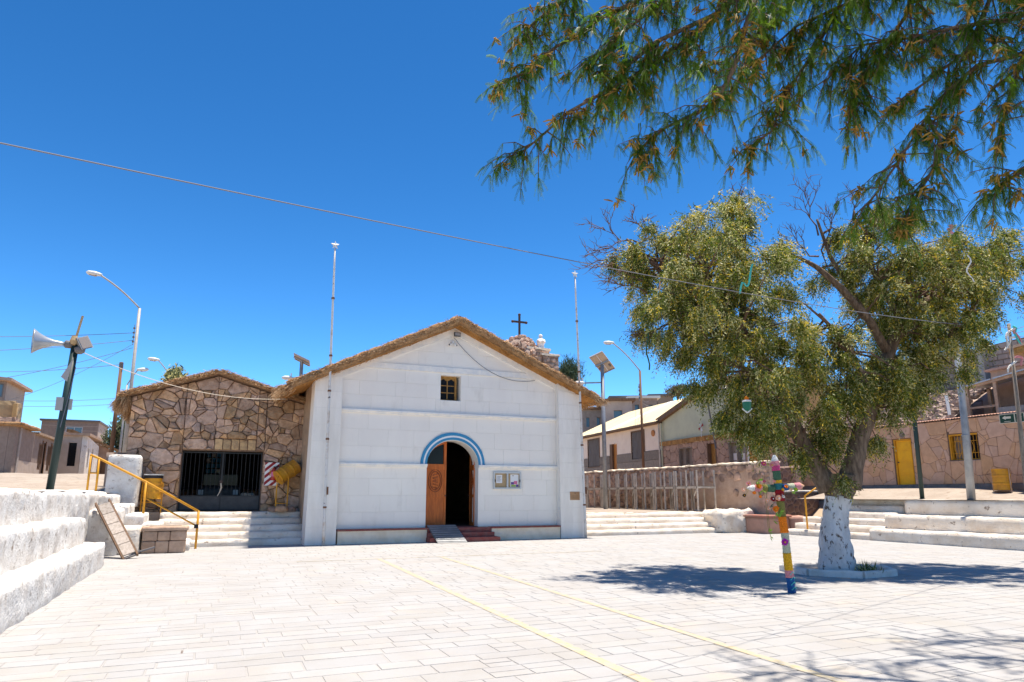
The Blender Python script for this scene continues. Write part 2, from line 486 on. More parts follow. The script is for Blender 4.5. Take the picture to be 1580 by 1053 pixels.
def cells(region, rmin, rmax, rnd, sx=1.0, n_try=4000, extra=()):
    xs = [p[0] for p in region]; ys = [p[1] for p in region]
    pts = list(extra)
    def inside(x, y):
        return area(clip(clip(region, 1, 0, x), 0, 1, y)) >= 0 and all(
            (region[(i + 1) % len(region)][0] - region[i][0]) * (y - region[i][1]) - (region[(i + 1) % len(region)][1] - region[i][1]) * (x - region[i][0]) >= -1e-9
            for i in range(len(region)))
    if signed(region) < 0: region = region[::-1]
    for k in range(n_try):
        x = rnd.uniform(min(xs), max(xs)); y = rnd.uniform(min(ys), max(ys))
        f = rnd.random() ** (0.6 + 2.0 * k / n_try)
        r = rmin + (rmax - rmin) * f
        if not inside(x, y): continue
        if all(((x - p[0]) / sx) ** 2 + (y - p[1]) ** 2 > (0.86 * (r + p[2])) ** 2 for p in pts): pts.append((x, y, r))
    out = []
    for i, (x, y, r) in enumerate(pts):
        poly = list(region)
        nb = sorted((((q[0] - x) / sx) ** 2 + (q[1] - y) ** 2, j) for j, q in enumerate(pts) if j != i)[:26]
        for d2, j in nb:
            qx, qy, qr = pts[j]
            # power diagram bisector in stretched space
            a = 2 * (qx - x) / sx ** 2; b = 2 * (qy - y)
            c = (qx ** 2 - x ** 2) / sx ** 2 + qy ** 2 - y ** 2 - qr ** 2 + r ** 2
            poly = clip(poly, a, b, c)
            if len(poly) < 3: break
        if area(poly) > 1e-4: out.append(poly)
    return out

def stone_mb(poly, fr, depth, gap, rnd, chamfer=0.18, top=0.8, under=0.03, rough=0.3):
    p = inset(poly, gap)
    if len(p) < 3 or area(p) < 4e-4: return None
    if signed(p) < 0: p = p[::-1]
    q = []
    for i in range(len(p)):
        a = p[i - 1]; b = p[i]; c = p[(i + 1) % len(p)]
        k = chamfer * rnd.uniform(0.6, 1.3)
        q.append((b[0] + (a[0] - b[0]) * k, b[1] + (a[1] - b[1]) * k))
        q.append((b[0] + (c[0] - b[0]) * k, b[1] + (c[1] - b[1]) * k))
    n = len(q)
    cx = sum(a for a, _ in q) / n; cy = sum(b for _, b in q) / n
    tx = rnd.uniform(-rough, rough); ty = rnd.uniform(-rough, rough)
    vs = [fr.pt(a, b, -under) for a, b in q]
    vs += [fr.pt(a, b, depth * rnd.uniform(0.45, 0.7)) for a, b in q]
    sz = math.sqrt(area(q)) + 1e-6
    for a, b in q:
        t = top * rnd.uniform(0.92, 1.04)
        aa = cx + (a - cx) * t; bb = cy + (b - cy) * t
        vs.append(fr.pt(aa, bb, depth * (1 + (tx * (aa - cx) + ty * (bb - cy)) / sz + rnd.uniform(-0.12, 0.12))))
    vs.append(fr.pt(cx, cy, depth * rnd.uniform(1.0, 1.3)))
    fs = []
    for r_ in range(2):
        for i in range(n):
            j = (i + 1) % n
            fs.append((r_ * n + i, r_ * n + j, (r_ + 1) * n + j, (r_ + 1) * n + i))
    for i in range(n): fs.append((2 * n + i, 2 * n + (i + 1) % n, 3 * n))
    return MB().add(vs, fs)

def lay_stones(polys, fr, parent, m, name='stone', depth=(0.03, 0.06), gap=0.012, seed=1, limit=300, holes=(), minarea=0.006, split=0.0, **kw):
    rnd = random.Random(seed)
    pieces = []
    if split:                      # break some cells with straight cracks, as masons fit leftover pieces
        out = []
        for p in polys:
            todo = [(p, 0)]
            while todo:
                q, lv = todo.pop()
                a_ = area(q)
                if lv < 2 and a_ > .045 and rnd.random() < split / (1 + lv):
                    cx = sum(v[0] for v in q) / len(q); cy = sum(v[1] for v in q) / len(q)
                    cx += rnd.uniform(-.35, .35) * math.sqrt(a_) * .6; cy += rnd.uniform(-.35, .35) * math.sqrt(a_) * .6
                    th = rnd.choice((0, math.pi / 2, rnd.uniform(0, math.pi))) + rnd.uniform(-.25, .25)
                    nx_, ny_ = math.cos(th), math.sin(th); d_ = nx_ * cx + ny_ * cy
                    for h_ in (clip(q, nx_, ny_, d_), clip(q, -nx_, -ny_, -d_)):
                        if area(h_) > .004: todo.append((h_, lv + 1))
                else: out.append(q)
        polys = out
    for p in polys:
        for q in cut_holes(p, holes):
            if area(q) > minarea: pieces.append(q)
    pieces.sort(key=area, reverse=True)
    rest = MB()
    for k, q in enumerate(pieces):
        b = stone_mb(q, fr, rnd.uniform(*depth), gap, rnd, **kw)
        if b is None: continue
        if k < limit: b.build(name, m, parent)
        else: rest.add(b.v, b.f)
    if rest.f: rest.build('small_stones', m, parent, kind='stuff')

def rough_box(x0, x1, y0, y1, z0, z1, res=0.1, r=0.05, amp=0.02, sc=3.0, seed=0, drop_bottom=True, flat_back=None):
    """box with rounded uneven stone-like skin"""
    b = MB()
    lo = Vector((x0, y0, z0)); hi = Vector((x1, y1, z1))
    off = Vector((seed * 3.7, seed * 1.3, seed * 2.1))
    def put(p):
        p = Vector(p)
        if r > 0:
            q = Vector([min(max(p[i], lo[i] + r), hi[i] - r) for i in range(3)])
            d = p - q
            if d.length > 1e-9: p = q + d.normalized() * min(r, d.length)
        nv = noise.noise_vector(p * sc + off) * 0.65 + noise.noise_vector(p * sc * 2.9 + off) * 0.35 + noise.noise_vector(p * sc * 0.3 + off) * 0.5
        return p + nv * amp
    cache = {}
    def vid(p):
        k = (round(p[0], 4), round(p[1], 4), round(p[2], 4))
        if k not in cache:
            cache[k] = len(b.v)
            b.v.append(tuple(put(p)))
        return cache[k]
    n = [max(2, int(round((hi[i] - lo[i]) / res))) for i in range(3)]
    ax = [[lo[i] + (hi[i] - lo[i]) * k / n[i] for k in range(n[i] + 1)] for i in range(3)]
    for d in range(3):
        e, g = [(1, 2), (2, 0), (0, 1)][d]
        for side in (0, 1):
            if d == 2 and side == 0 and drop_bottom: continue
            for i in range(n[e]):
                for j in range(n[g]):
                    q = []
                    for (ii, jj) in ((i, j), (i + 1, j), (i + 1, j + 1), (i, j + 1)):
                        p = [0, 0, 0]
                        p[d] = lo[d] if side == 0 else hi[d]
                        p[e] = ax[e][ii]; p[g] = ax[g][jj]
                        q.append(vid(p))
                    if side == 0: q = q[::-1]
                    b.f.append(q); b.mi.append(b.cur)
    return b

def copy_tree(o, parent=None):
    c = o.copy(); COL.objects.link(c)
    if parent is not None: c.parent = parent
    ORG[c.name] = ORG.get(o.name, Vector((0, 0, 0)))
    for ch in list(o.children): copy_tree(ch, c)
    return c

def quads_obj(name, V, mats, mi, parent=None, kind=None, tri=False):
    """V: (n, k, 3) array of k-gons in world space"""
    n, k = V.shape[0], V.shape[1]
    me = bpy.data.meshes.new(name)
    org = ORG[parent.name] if parent is not None else Vector((0, 0, 0))
    co = (V.reshape(-1, 3) - np.array(org)).astype(np.float32)
    me.vertices.add(n * k); me.vertices.foreach_set('co', co.ravel())
    me.loops.add(n * k); me.loops.foreach_set('vertex_index', np.arange(n * k, dtype=np.int32))
    me.polygons.add(n)
    me.polygons.foreach_set('loop_start', np.arange(0, n * k, k, dtype=np.int32))
    for m in mats: me.materials.append(MATS[m])
    me.polygons.foreach_set('material_index', np.asarray(mi, dtype=np.int32))
    me.update(calc_edges=True)
    o = bpy.data.objects.new(name, me)
    COL.objects.link(o)
    if parent is not None: o.parent = parent
    ORG[o.name] = org
    if kind: o['kind'] = kind
    return o

def unit(a):
    return a / (np.linalg.norm(a, axis=-1, keepdims=True) + 1e-9)

def diamonds(P, D, L, W, roll=None):
    """leaf-like quads: base P, direction D, length L, width W"""
    n = len(P)
    rnd = RNG.normal(size=(n, 3)) if roll is None else roll
    S = unit(np.cross(D, rnd))
    L = np.asarray(L).reshape(-1, 1); W = np.asarray(W).reshape(-1, 1)
    V = np.empty((n, 4, 3))
    V[:, 0] = P
    V[:, 1] = P + D * L * 0.45 + S * W / 2
    V[:, 2] = P + D * L
    V[:, 3] = P + D * L * 0.45 - S * W / 2
    return V

def blades(name, P, D, L, W, mats, mi, parent, kind='stuff'):
    V = diamonds(P, unit(D), L, W)
    return quads_obj(name, V, mats, mi, parent, kind)

def sag(p, q, s, n=24):
    p = Vector(p); q = Vector(q)
    return [p.lerp(q, t / n) - Vector((0, 0, 4 * s * (t / n) * (1 - t / n))) for t in range(n + 1)]

def one(b, name, m, label, cat, group=None, smooth=False, kind=None):
    """a thing that is a single mesh"""
    o = b.build(name, m, None, smooth)
    return props(o, label, cat, group, kind)
# ------------------------------------------------------------------ ground
def sstep(x, a, b):
    t = min(1, max(0, (x - a) / (b - a)))
    return t * t * (3 - 2 * t)

def ground_z(x, y):
    z = -0.14
    left = sstep(-x, 4.2, 6.5) * (1.55 + 0.75 * sstep(y, 24, 42))
    right = sstep(x, 24.0, 26.5) * 1.6
    back = sstep(y, 28, 34) * (0.8 + 1.2 * sstep(x, 22.5, 26)) if x > 3 else sstep(y, 27, 33) * 2.0
    z = max(z, left - 0.14, right - 0.14, back - 0.14)
    z += 7.5 * sstep(x * 0.75 + y * 0.66, 52, 85) * sstep(x, 16, 34)
    z += 1.2 * sstep(y, 45, 90)
    return z

b = MB()
gx = [-200, -120, -80, -55, -40] + [-30 + 2 * i for i in range(48)] + [80, 110, 150, 220]
gy = [-120, -70, -40, -25] + [-16 + 2 * i for i in range(62)] + [115, 140, 180, 260]
for yy in gy:
    for xx in gx: b.v.append((xx, yy, ground_z(xx, yy)))
nx = len(gx)
for j in range(len(gy) - 1):
    for i in range(nx - 1):
        b.f.append((j * nx + i, j * nx + i + 1, (j + 1) * nx + i + 1, (j + 1) * nx + i)); b.mi.append(0)
o = b.build('terrain', 'terrain', smooth=True); o['kind'] = 'structure'

plaza = MB().box(-2.6, 26, -6, 25.0, -0.2, -0.0055).build('plaza_paving', 'joint')
plaza['kind'] = 'structure'

# pavers: patches of blocks laid lengthwise and crosswise; nearest ones individually
prnd = random.Random(11)
CAM = Vector((0, 0, 1.6))
FWD = Vector((math.sin(R(23.3)), math.cos(R(23.3)), 0)); RGT = Vector((FWD.y, -FWD.x, 0))
pav = []
U = 0.42
def lay_band(x0, x1, y0, h, off):
    x = x0 - off
    while x < x1:
        w = U * prnd.choice((1, 1, 1, 1.5, 1.5, 2.0)) * 0.5 * 2
        pav.append((x, x + w, y0, y0 + h)); x += w
yy = -5.6
while yy < 24.6:
    h = prnd.choice((0.25, 0.29, 0.32, 0.36, 0.40))
    x = -2.4 - prnd.uniform(0, .5)
    while x < 25.5:
        w = prnd.choice((0.30, 0.40, 0.45, 0.50, 0.55, 0.60, 0.70, 0.80))
        if h > .3 and prnd.random() < .22:      # a block made of two thin ones
            pav.append((x, x + w, yy, yy + h / 2)); pav.append((x, x + w, yy + h / 2, yy + h))
        else: pav.append((x, x + w, yy, yy + h))
        x += w
    yy += h
def seen_size(p):
    c = Vector(((p[0] + p[1]) / 2, (p[2] + p[3]) / 2, 0)) - CAM
    f = c.dot(FWD)
    if f < 4.2: return 0
    sx = c.dot(RGT) / f
    if abs(sx) > 0.76: return 0
    if 1.6 / f > 0.49: return 0
    return (p[1] - p[0]) * (p[3] - p[2]) / f ** 3
pav = [p for p in pav if not (11.2 < (p[0] + p[1]) / 2 < 13.2 and 10.0 < (p[2] + p[3]) / 2 < 11.8)]
pav.sort(key=seen_size, reverse=True)
def paver_mesh():
    b = MB()
    e, t = 0.5, 0.0
    base = [(-.5, -.5, -1), (.5, -.5, -1), (.5, .5, -1), (-.5, .5, -1)]
    mid = [(-.5, -.5, -.25), (.5, -.5, -.25), (.5, .5, -.25), (-.5, .5, -.25)]
    top = [(-.485, -.47, 0), (.485, -.47, 0), (.485, .47, 0), (-.485, .47, 0)]
    fs = [(8, 9, 10, 11)]
    for r_ in range(2):
        for i in range(4):
            j = (i + 1) % 4
            fs.append((4 * r_ + i, 4 * r_ + j, 4 * r_ + 4 + j, 4 * r_ + 4 + i))
    return b.add(base + mid + top, fs)
pm = None
rest = MB()
pj = 0.0030
for k, p in enumerate(pav):
    g = pj * prnd.uniform(0.5, 1.9)
    cx, cy = (p[0] + p[1]) / 2, (p[2] + p[3]) / 2
    w, d = p[1] - p[0] - 2 * g, p[3] - p[2] - 2 * g
    z = prnd.uniform(-0.0015, 0.0015)
    if k < 300:
        if pm is None:
            o = paver_mesh().build('paver', 'paver', plaza); pm = o
        else:
            o = pm.copy(); COL.objects.link(o); o.parent = plaza
        o.location = (cx, cy, z); o.scale = (w, d, 0.05)
        o.rotation_euler = (prnd.uniform(-.004, .004), prnd.uniform(-.004, .004), prnd.uniform(-.006, .006))
    else:
        a = prnd.uniform(-.006, .006); ca, sa = math.cos(a), math.sin(a)
        q = []
        for (u, v, s) in ((-.5, -.5, -.012), (.5, -.5, -.012), (.5, .5, -.012), (-.5, .5, -.012), (-.485, -.47, 0), (.485, -.47, 0), (.485, .47, 0), (-.485, .47, 0)):
            q.append((cx + u * w * ca - v * d * sa, cy + u * w * sa + v * d * ca, z + s))
        rest.add(q, [(4, 5, 6, 7), (0, 1, 5, 4), (1, 2, 6, 5), (2, 3, 7, 6), (3, 0, 4, 7)])
rest.build('far_pavers', 'paver', plaza, kind='stuff')
# painted lines, worn
def strip(x0, y0, x1, y1, w, name='painted_line'):
    n = 60
    b = MB()
    d = Vector((x1 - x0, y1 - y0, 0)); nn = Vector((-d.y, d.x, 0)).normalized() * w / 2
    for i in range(n + 1):
        p = Vector((x0, y0, 0.0042)) + d * (i / n)
        jw = 1 + 0.18 * noise.noise(p * 3)
        b.v.append(tuple(p - nn * jw)); b.v.append(tuple(p + nn * jw))
    for i in range(n): b.f.append((2 * i, 2 * i + 1, 2 * i + 3, 2 * i + 2)); b.mi.append(0)
    b.f = [f[::-1] for f in b.f]
    return b.build(name, 'yellow_line', plaza)
strip(3.5, 2.6, 4.0, 17.8, 0.125)
strip(5.08, 2.6, 5.63, 17.8, 0.11)
strip(2.0, 17.85, 10.5, 17.75, 0.07)

# left and right terraces, alley floor
def sheet(name, m, xs, ys, zf, lab=None):
    b = MB()
    for y in ys:
        for x in xs: b.v.append((x, y, zf(x, y)))
    n = len(xs)
    for j in range(len(ys) - 1):
        for i in range(n - 1):
            b.f.append((j * n + i, j * n + i + 1, (j + 1) * n + i + 1, (j + 1) * n + i)); b.mi.append(0)
    o = b.build(name, m, smooth=True); o['kind'] = 'structure'
    return o
lin = lambda a, b, n: [a + (b - a) * i / n for i in range(n + 1)]
sheet('upper_street', 'dust', lin(-30, -3.0, 54), lin(-10, 60, 140),
      lambda x, y: 1.66 + 0.95 * sstep(y, 24, 41) + 0.05 * noise.noise(Vector((x * .7, y * .7, 0))) + 0.02 * noise.noise(Vector((x * 3, y * 3, 0))))
sheet('right_terrace', 'dust', lin(22.95, 26.3, 8), lin(-6, 22.8, 40),
      lambda x, y: 1.43 + 0.30 * sstep(x, 23.3, 26.2) * sstep(y, 13, 18) + 0.16 * sstep(x, 23.3, 26.2) + 0.01 * noise.noise(Vector((x, y, 0))))
sheet('alley_floor', 'dust', lin(13.2, 22.4, 14), lin(25.3, 60, 40), lambda x, y: 0.84 + 0.02 * noise.noise(Vector((x, y, 0))))

# ------------------------------------------------------------------ whitewashed stepped walls round the plaza
t = thing('stepped_wall', (-2.5, 8, 0), 'long whitewashed stone tiers along the left edge of the square', 'stepped wall')
k = 0
for (xa, z0, z1, yend, seed) in ((-2.16, -0.1, 0.54, 18.7, 1), (-2.56, 0.40, 1.12, 18.4, 2), (-2.95, 0.95, 1.68, 18.6, 3)):
    y = -4.0
    rough_box(xa - 0.9, xa, y, yend, z0, z1, res=0.11, r=0.07, amp=0.055, sc=2.1, seed=seed).build('step', 'whitewash', t, smooth=True)
t = thing('side_stair', (-2.4, 20.5, 0), 'whitewashed rubble stair climbing to the upper street behind the leaning bench', 'stair')
rough_box(-3.9, -2.95, 18.3, 24.6, 0.3, 1.69, res=0.12, r=0.09, amp=0.07, sc=1.9, seed=5).build('rubble_cheek', 'whitewash', t, smooth=True)
rough_box(-3.9, -2.25, 21.45, 22.6, -0.1, 1.22, res=0.12, r=0.12, amp=0.08, sc=2.2, seed=6).build('rubble_cheek', 'whitewash', t, smooth=True)
rough_box(-3.0, -1.75, 21.75, 22.6, -0.1, 0.75, res=0.11, r=0.1, amp=0.07, sc=2.4, seed=7).build('rubble_cheek', 'whitewash_step', t, smooth=True)
for i in range(6):
    xa = -0.25 - 0.42 * i
    rough_box(-3.6, xa - 0.25, 22.65, 24.55, -0.05 + 0.26 * max(0, i - 1), 0.25 + 0.27 * i, res=0.1, r=0.05, amp=0.03, sc=3, seed=20 + i).build('step', 'whitewash', t, smooth=True)
b = rough_box(-3.15, -2.22, 25.2, 26.2, 1.2, 2.85, res=0.12, r=0.05, amp=0.03, sc=2, seed=31)
one(b, 'white_wall', 'whitewash', 'square whitewashed wall stub at the left corner of the stone house', 'wall', smooth=True)
b = rough_box(-3.72, -3.0, 29.3, 29.6, 1.6, 3.15, res=0.25, r=0.03, amp=0.04, sc=2, seed=33)
one(b, 'low_boundary_wall', 'brick_far', 'low brown boundary wall running behind the wooden pole', 'wall', smooth=True)

t = thing('front_steps', (1.3, 24.6, 0), 'five whitewashed steps leading up to the stone house gate', 'steps')
for i in range(5):
    ya = 24.05 + 0.40 * i
    rough_box(-1.55, 2.99 - 0.02 * i, ya, 26.6, -0.05 + 0.2 * i, 0.205 * (i + 1), res=0.12, r=0.05, amp=0.028, sc=2.6, seed=40 + i).build('step', 'whitewash_step', t, smooth=True)
MB().box(-3.4, 2.95, 25.9, 27.0, 0.5, 1.03).build('landing', 'dust', t)

t = thing('tiered_wall', (22.3, 12, 0), 'three broad whitewashed tiers along the right edge of the square', 'stepped wall')
for i, (xa, z0, z1) in enumerate(((21.68, -0.1, 0.41), (22.34, 0.3, 0.90), (22.98, 0.8, 1.43))):
    rough_box(xa, xa + 1.2, -4, 18.05 - 0.35 * i + (0.2 if i else 0), z0, z1, res=0.14, r=0.06, amp=0.03, sc=2.2, seed=50 + i).build('step', 'whitewash_step', t, smooth=True)
t = thing('corner_stair', (22.4, 20, 0), 'whitewashed stair with six steps behind the tree trunk', 'stair')
for i in range(6):
    xa = 21.72 + 0.36 * i
    y1 = (22.0, 21.9, 21.8, 21.0, 20.8, 20.6)[i]
    rough_box(xa, xa + 1.0, 17.9 - 0.05 * i, y1, -0.05 + 0.2 * i, 0.24 * (i + 1), res=0.14, r=0.04, amp=0.022, sc=2.6, seed=60 + i).build('step', 'whitewash_step', t, smooth=True)
t = thing('back_steps', (17, 24.6, 0), 'four low whitewashed steps right of the church up to the alley', 'steps')
for i in range(4):
    rough_box(13.45, 21.1 - 0.25 * i, 24.15 + 0.36 * i, 26.3, -0.05 + 0.2 * i, 0.21 * (i + 1), res=0.14, r=0.045, amp=0.026, sc=2.4, seed=70 + i).build('step', 'whitewash_step', t, smooth=True)
b = rough_box(19.9, 21.75, 23.75, 25.2, -0.05, 0.95, res=0.1, r=0.2, amp=0.16, sc=2.6, seed=81)
one(b, 'rubble_buttress', 'whitewash_step', 'lumpy whitewashed rubble end wall of the alley steps', 'wall', smooth=True)

# ------------------------------------------------------------------ stone planters
t = thing('stone_planter', (-1.15, 22.3, 0), 'brown squared stone planter box at the foot of the yellow handrail', 'planter')
MB().box(-1.66, -0.64, 21.93, 22.58, -0.02, 0.66).build('core', 'house_mortar', t)
fr = face_south(21.92)
rnd = random.Random(5)
rows = [(0.0, 0.34, (-1.70, -1.36, -1.02, -0.60)), (0.34, 0.60, (-1.70, -1.32, -1.0, -0.60))]
for z0, z1, xs in rows:
    for a, c in zip(xs[:-1], xs[1:]):
        q = [(a, z0), (c, z0), (c, z1), (a, z1)]
        stone_mb(q, fr, 0.045, 0.006, rnd, chamfer=0.07, top=0.93).build('stone', 'planter_stone', t)
fe = face_east(-0.63)
for z0, z1 in ((0, 0.34), (0.34, 0.6)):
    stone_mb([(21.93, z0), (22.58, z0), (22.58, z1), (21.93, z1)], fe, 0.03, 0.006, rnd, chamfer=0.07, top=0.93).build('stone', 'planter_stone', t)
rough_box(-1.74, -0.55, 21.84, 22.62, 0.60, 0.73, res=0.1, r=0.03, amp=0.02, sc=4, seed=9).build('coping', 'planter_stone', t, smooth=True)
MB().box(-1.55, -0.75, 22.03, 22.5, 0.60, 0.745).build('soil', 'dust', t)
t = thing('red_planter', (21.8, 23.1, 0), 'reddish plastered planter with a red rim behind the decorated cross', 'planter')
rough_box(21.15, 22.5, 22.55, 23.7, -0.05, 0.68, res=0.14, r=0.02, amp=0.015, sc=3, seed=91).build('body', 'planter_red', t, smooth=True)
rough_box(21.08, 22.57, 22.48, 23.77, 0.66, 0.77, res=0.14, r=0.025, amp=0.012, sc=3, seed=92).build('rim', 'planter_cap', t, smooth=True)
b = rough_box(22.55, 23.6, 22.0, 23.0, -0.05, 0.72, res=0.12, r=0.1, amp=0.05, sc=2.4, seed=93)
one(b, 'boulder', 'planter_red', 'rounded pinkish boulder between the red planter and the stair', 'boulder', smooth=True)
# ------------------------------------------------------------------ church
CY = 23.70      # face of the recessed panel
church = thing('church', (8.05, 23.5, 0), 'white gabled adobe church with thatched roof and blue arched doorway', 'church')
AX, AZ = 7.87, 7.70          # gable wall apex
def roof_under(x):           # underside of thatch
    return AZ - (AX - x) * 0.468 if x < AX else AZ - (x - AX) * 0.443
XL, XR = 2.90, 13.04
IL, IR = 3.80, 12.06         # inner edges of the pilasters
fr = face_south(CY)
# walls behind
wallb = MB()
wallb.box(XL, XL + 0.75, 24.3, 42, 0, roof_under(XL + .02))
wallb.build('side_wall', 'adobe', church)
MB().box(XR - 0.75, XR, 24.3, 42, 0, roof_under(XR - .02) - 0.02).build('side_wall', 'adobe', church)
bw = MB(); bw.prism([(XL, 0), (XR, 0), (XR, roof_under(XR)), (AX, AZ), (XL, roof_under(XL))], face_south(42.7), -0.0, 0.69); bw.build('back_wall', 'adobe', church)
MB().box(XL + .76, XR - .76, 24.2, 42, -0.05, 0.47).build('church_floor', 'brown_wood', church)
# panel with arch and window
DX, DA, DB, DS = 7.89, 0.975, 0.89, 2.64
WX0, WX1, WZ0, WZ1 = 7.37, 8.14, 4.99, 5.91
region = [(IL, 0.40), (IR, 0.40), (IR, roof_under(IR) + .05), (AX, AZ + .05), (IL, roof_under(IL) + .05)]
panel = MB()
left = clip(region, 1, 0, DX - DA); right = clip(region, -1, 0, -(DX + DA)); midr = clip(clip(region, -1, 0, -(DX - DA)), 1, 0, DX + DA)
hole = [(WX0, WX1, WZ0, WZ1)]
for reg in (left, right):
    for q in cut_holes(reg, hole): panel.prism(q, fr, -0.6, -0.012)
NS = 20
arc = [(DX + DA * math.cos(math.pi * (1 - i / NS)), DS + DB * math.sin(math.pi * i / NS)) for i in range(NS + 1)]
for i in range(NS):
    (xa, za), (xb, zb) = arc[i], arc[i + 1]
    sl = clip(clip(midr, -1, 0, -xa), 1, 0, xb)
    top = roof_under((xa + xb) / 2)
    sl = clip(sl, 0, 1, 4.2)
    sl = [(x, max(z, za if abs(x - xa) < 1e-6 else zb)) if z < 1 else (x, z) for x, z in sl]
    panel.prism(sl, fr, -0.6, -0.012)
for q in cut_holes(clip(midr, 0, -1, -4.2), hole): panel.prism(q, fr, -0.6, -0.012)
panel.build('facade_wall', 'facade_core', church)
# scored blocks on the panel
def blocks(z_rows, x0, x1, frame, poly, holes, m, wmin, wmax, rnd, name='block', arch=False, parent=church, gap=0.0032):
    for i, (z0, z1) in enumerate(zip(z_rows[:-1], z_rows[1:])):
        x = x0 - (0.45 if i % 2 else 0.0) * (wmin + wmax) / 2
        while x < x1:
            w = rnd.uniform(wmin, wmax)
            q = [(max(x, x0), z0), (min(x + w, x1), z0), (min(x + w, x1), z1), (max(x, x0), z1)]
            x += w
            if q[1][0] - q[0][0] < 0.06: continue
            q = clip_convex(q, poly)
            for r_ in cut_holes(q, holes) if q else []:
                if arch: r_ = cut_arch(r_)
                if not r_ or area(r_) < 0.004: continue
                ii = inset(r_, gap)
                if len(ii) < 3: continue
                jj = inset(r_, gap + 0.006)
                if len(jj) != len(ii): jj = ii
                bb = MB(); n = len(ii)
                vs = [frame.pt(a, c, -0.015) for a, c in ii] + [frame.pt(a, c, -0.003) for a, c in ii] + [frame.pt(a, c, 0.0 + rnd.uniform(-.001, .001)) for a, c in jj]
                fs = [tuple(range(2 * n, 3 * n))]
                for s_ in range(2):
                    for k in range(n): fs.append((s_ * n + k, s_ * n + (k + 1) % n, (s_ + 1) * n + (k + 1) % n, (s_ + 1) * n + k))
                bb.add(vs, fs).build(name, m, parent)
def clip_convex(q, poly):
    if signed(poly) < 0: poly = poly[::-1]
    for i in range(len(poly)):
        p = poly[i]; s = poly[(i + 1) % len(poly)]
        nx_, ny_ = s[1] - p[1], -(s[0] - p[0])
        q = clip(q, nx_, ny_, nx_ * p[0] + ny_ * p[1])
        if len(q) < 3: return []
    return q
BA, BB = 1.215, 1.15          # outer edge of painted arch
def cut_arch(q):
    """remove the part of a block inside the painted arch (block stays one polygon, arc cut as chords)"""
    ins = [((x - DX) / BA) ** 2 + ((z - DS) / BB) ** 2 < 1 if z > DS - 1e-6 else abs(x - DX) < DA for x, z in q]
    if all(ins): return []
    cx = sum(p[0] for p in q) / len(q); cz = sum(p[1] for p in q) / len(q)
    zmax = max(p[1] for p in q); zmin = min(p[1] for p in q)
    if zmin >= DS + BB or min(p[0] for p in q) > DX + BA or max(p[0] for p in q) < DX - BA or zmax <= DS: return q
    # cut by tangent line at nearest point
    th = math.atan2((cz - DS) / BB, (cx - DX) / BA)
    tx, tz = math.cos(th) / BA, math.sin(th) / BB
    return clip(q, -tx, -tz, -(tx * DX + tz * DS) - 1)
rnd = random.Random(21)
panelpoly = [(IL, 0.47), (IR, 0.47), (IR, roof_under(IR) - .02), (AX, AZ - .02), (IL, roof_under(IL) - .02)]
door_hole = (DX - DA, DX + DA, 0.0, DS)
blocks([0.47, 1.02, 1.58, 2.15, 2.56], IL, IR, fr, panelpoly, [door_hole], 'facade', 0.85, 1.15, rnd)
blocks([2.66, 3.25, 3.83, 4.39], IL, IR, fr, panelpoly, [], 'facade', 0.85, 1.15, rnd, arch=True)
blocks([4.50, 5.02, 5.52, 6.00], IL, IR, fr, panelpoly, [(WX0 - .005, WX1 + .005, WZ0 - .005, WZ1 + .005)], 'facade', 0.95, 1.3, rnd)
# gable triangle: raised frame and recessed plaster
gz = 6.0
def strip_poly(z0, z1):
    return clip(clip(panelpoly, 0, -1, -z0), 0, 1, z1)
frm = MB()
frm.prism(strip_poly(6.0, 6.2), fr, -0.02, 0.045)
frm.prism([(IL + .002, roof_under(IL) - .20), (AX, AZ - .22), (AX, AZ + .03), (IL + .002, roof_under(IL) + .03)], fr, -.02, .044)
frm.prism([(AX, AZ - .22), (IR - .002, roof_under(IR) - .20), (IR - .002, roof_under(IR) + .03), (AX, AZ + .03)], fr, -.02, .0435)
frm.build('gable_moulding', 'facade_trim', church)
blocks([6.2, 6.75, 7.3, 7.8], IL, IR, fr, [(4.7, 6.2), (11.2, 6.2), (AX, AZ - .3)], [], 'facade', 1.2, 1.6, rnd, gap=0.003)
# ledges (cornices)
def ledge(x0, x1, z0, z1):
    bb = MB()
    bb.box(x0, x1, CY - 0.055, CY + .02, z0, z0 + (z1 - z0) * .5)
    bb.box(x0, x1, CY - 0.10, CY + .02, z0 + (z1 - z0) * .5 + .0005, z1)
    return bb.build('ledge', 'facade_trim', church)
ledge(IL + .001, IR - .001, 4.385, 4.505)
ledge(IL + .001, DX - DA - .001, 2.545, 2.665)
ledge(DX + DA + .001, IR - .001, 2.545, 2.665)
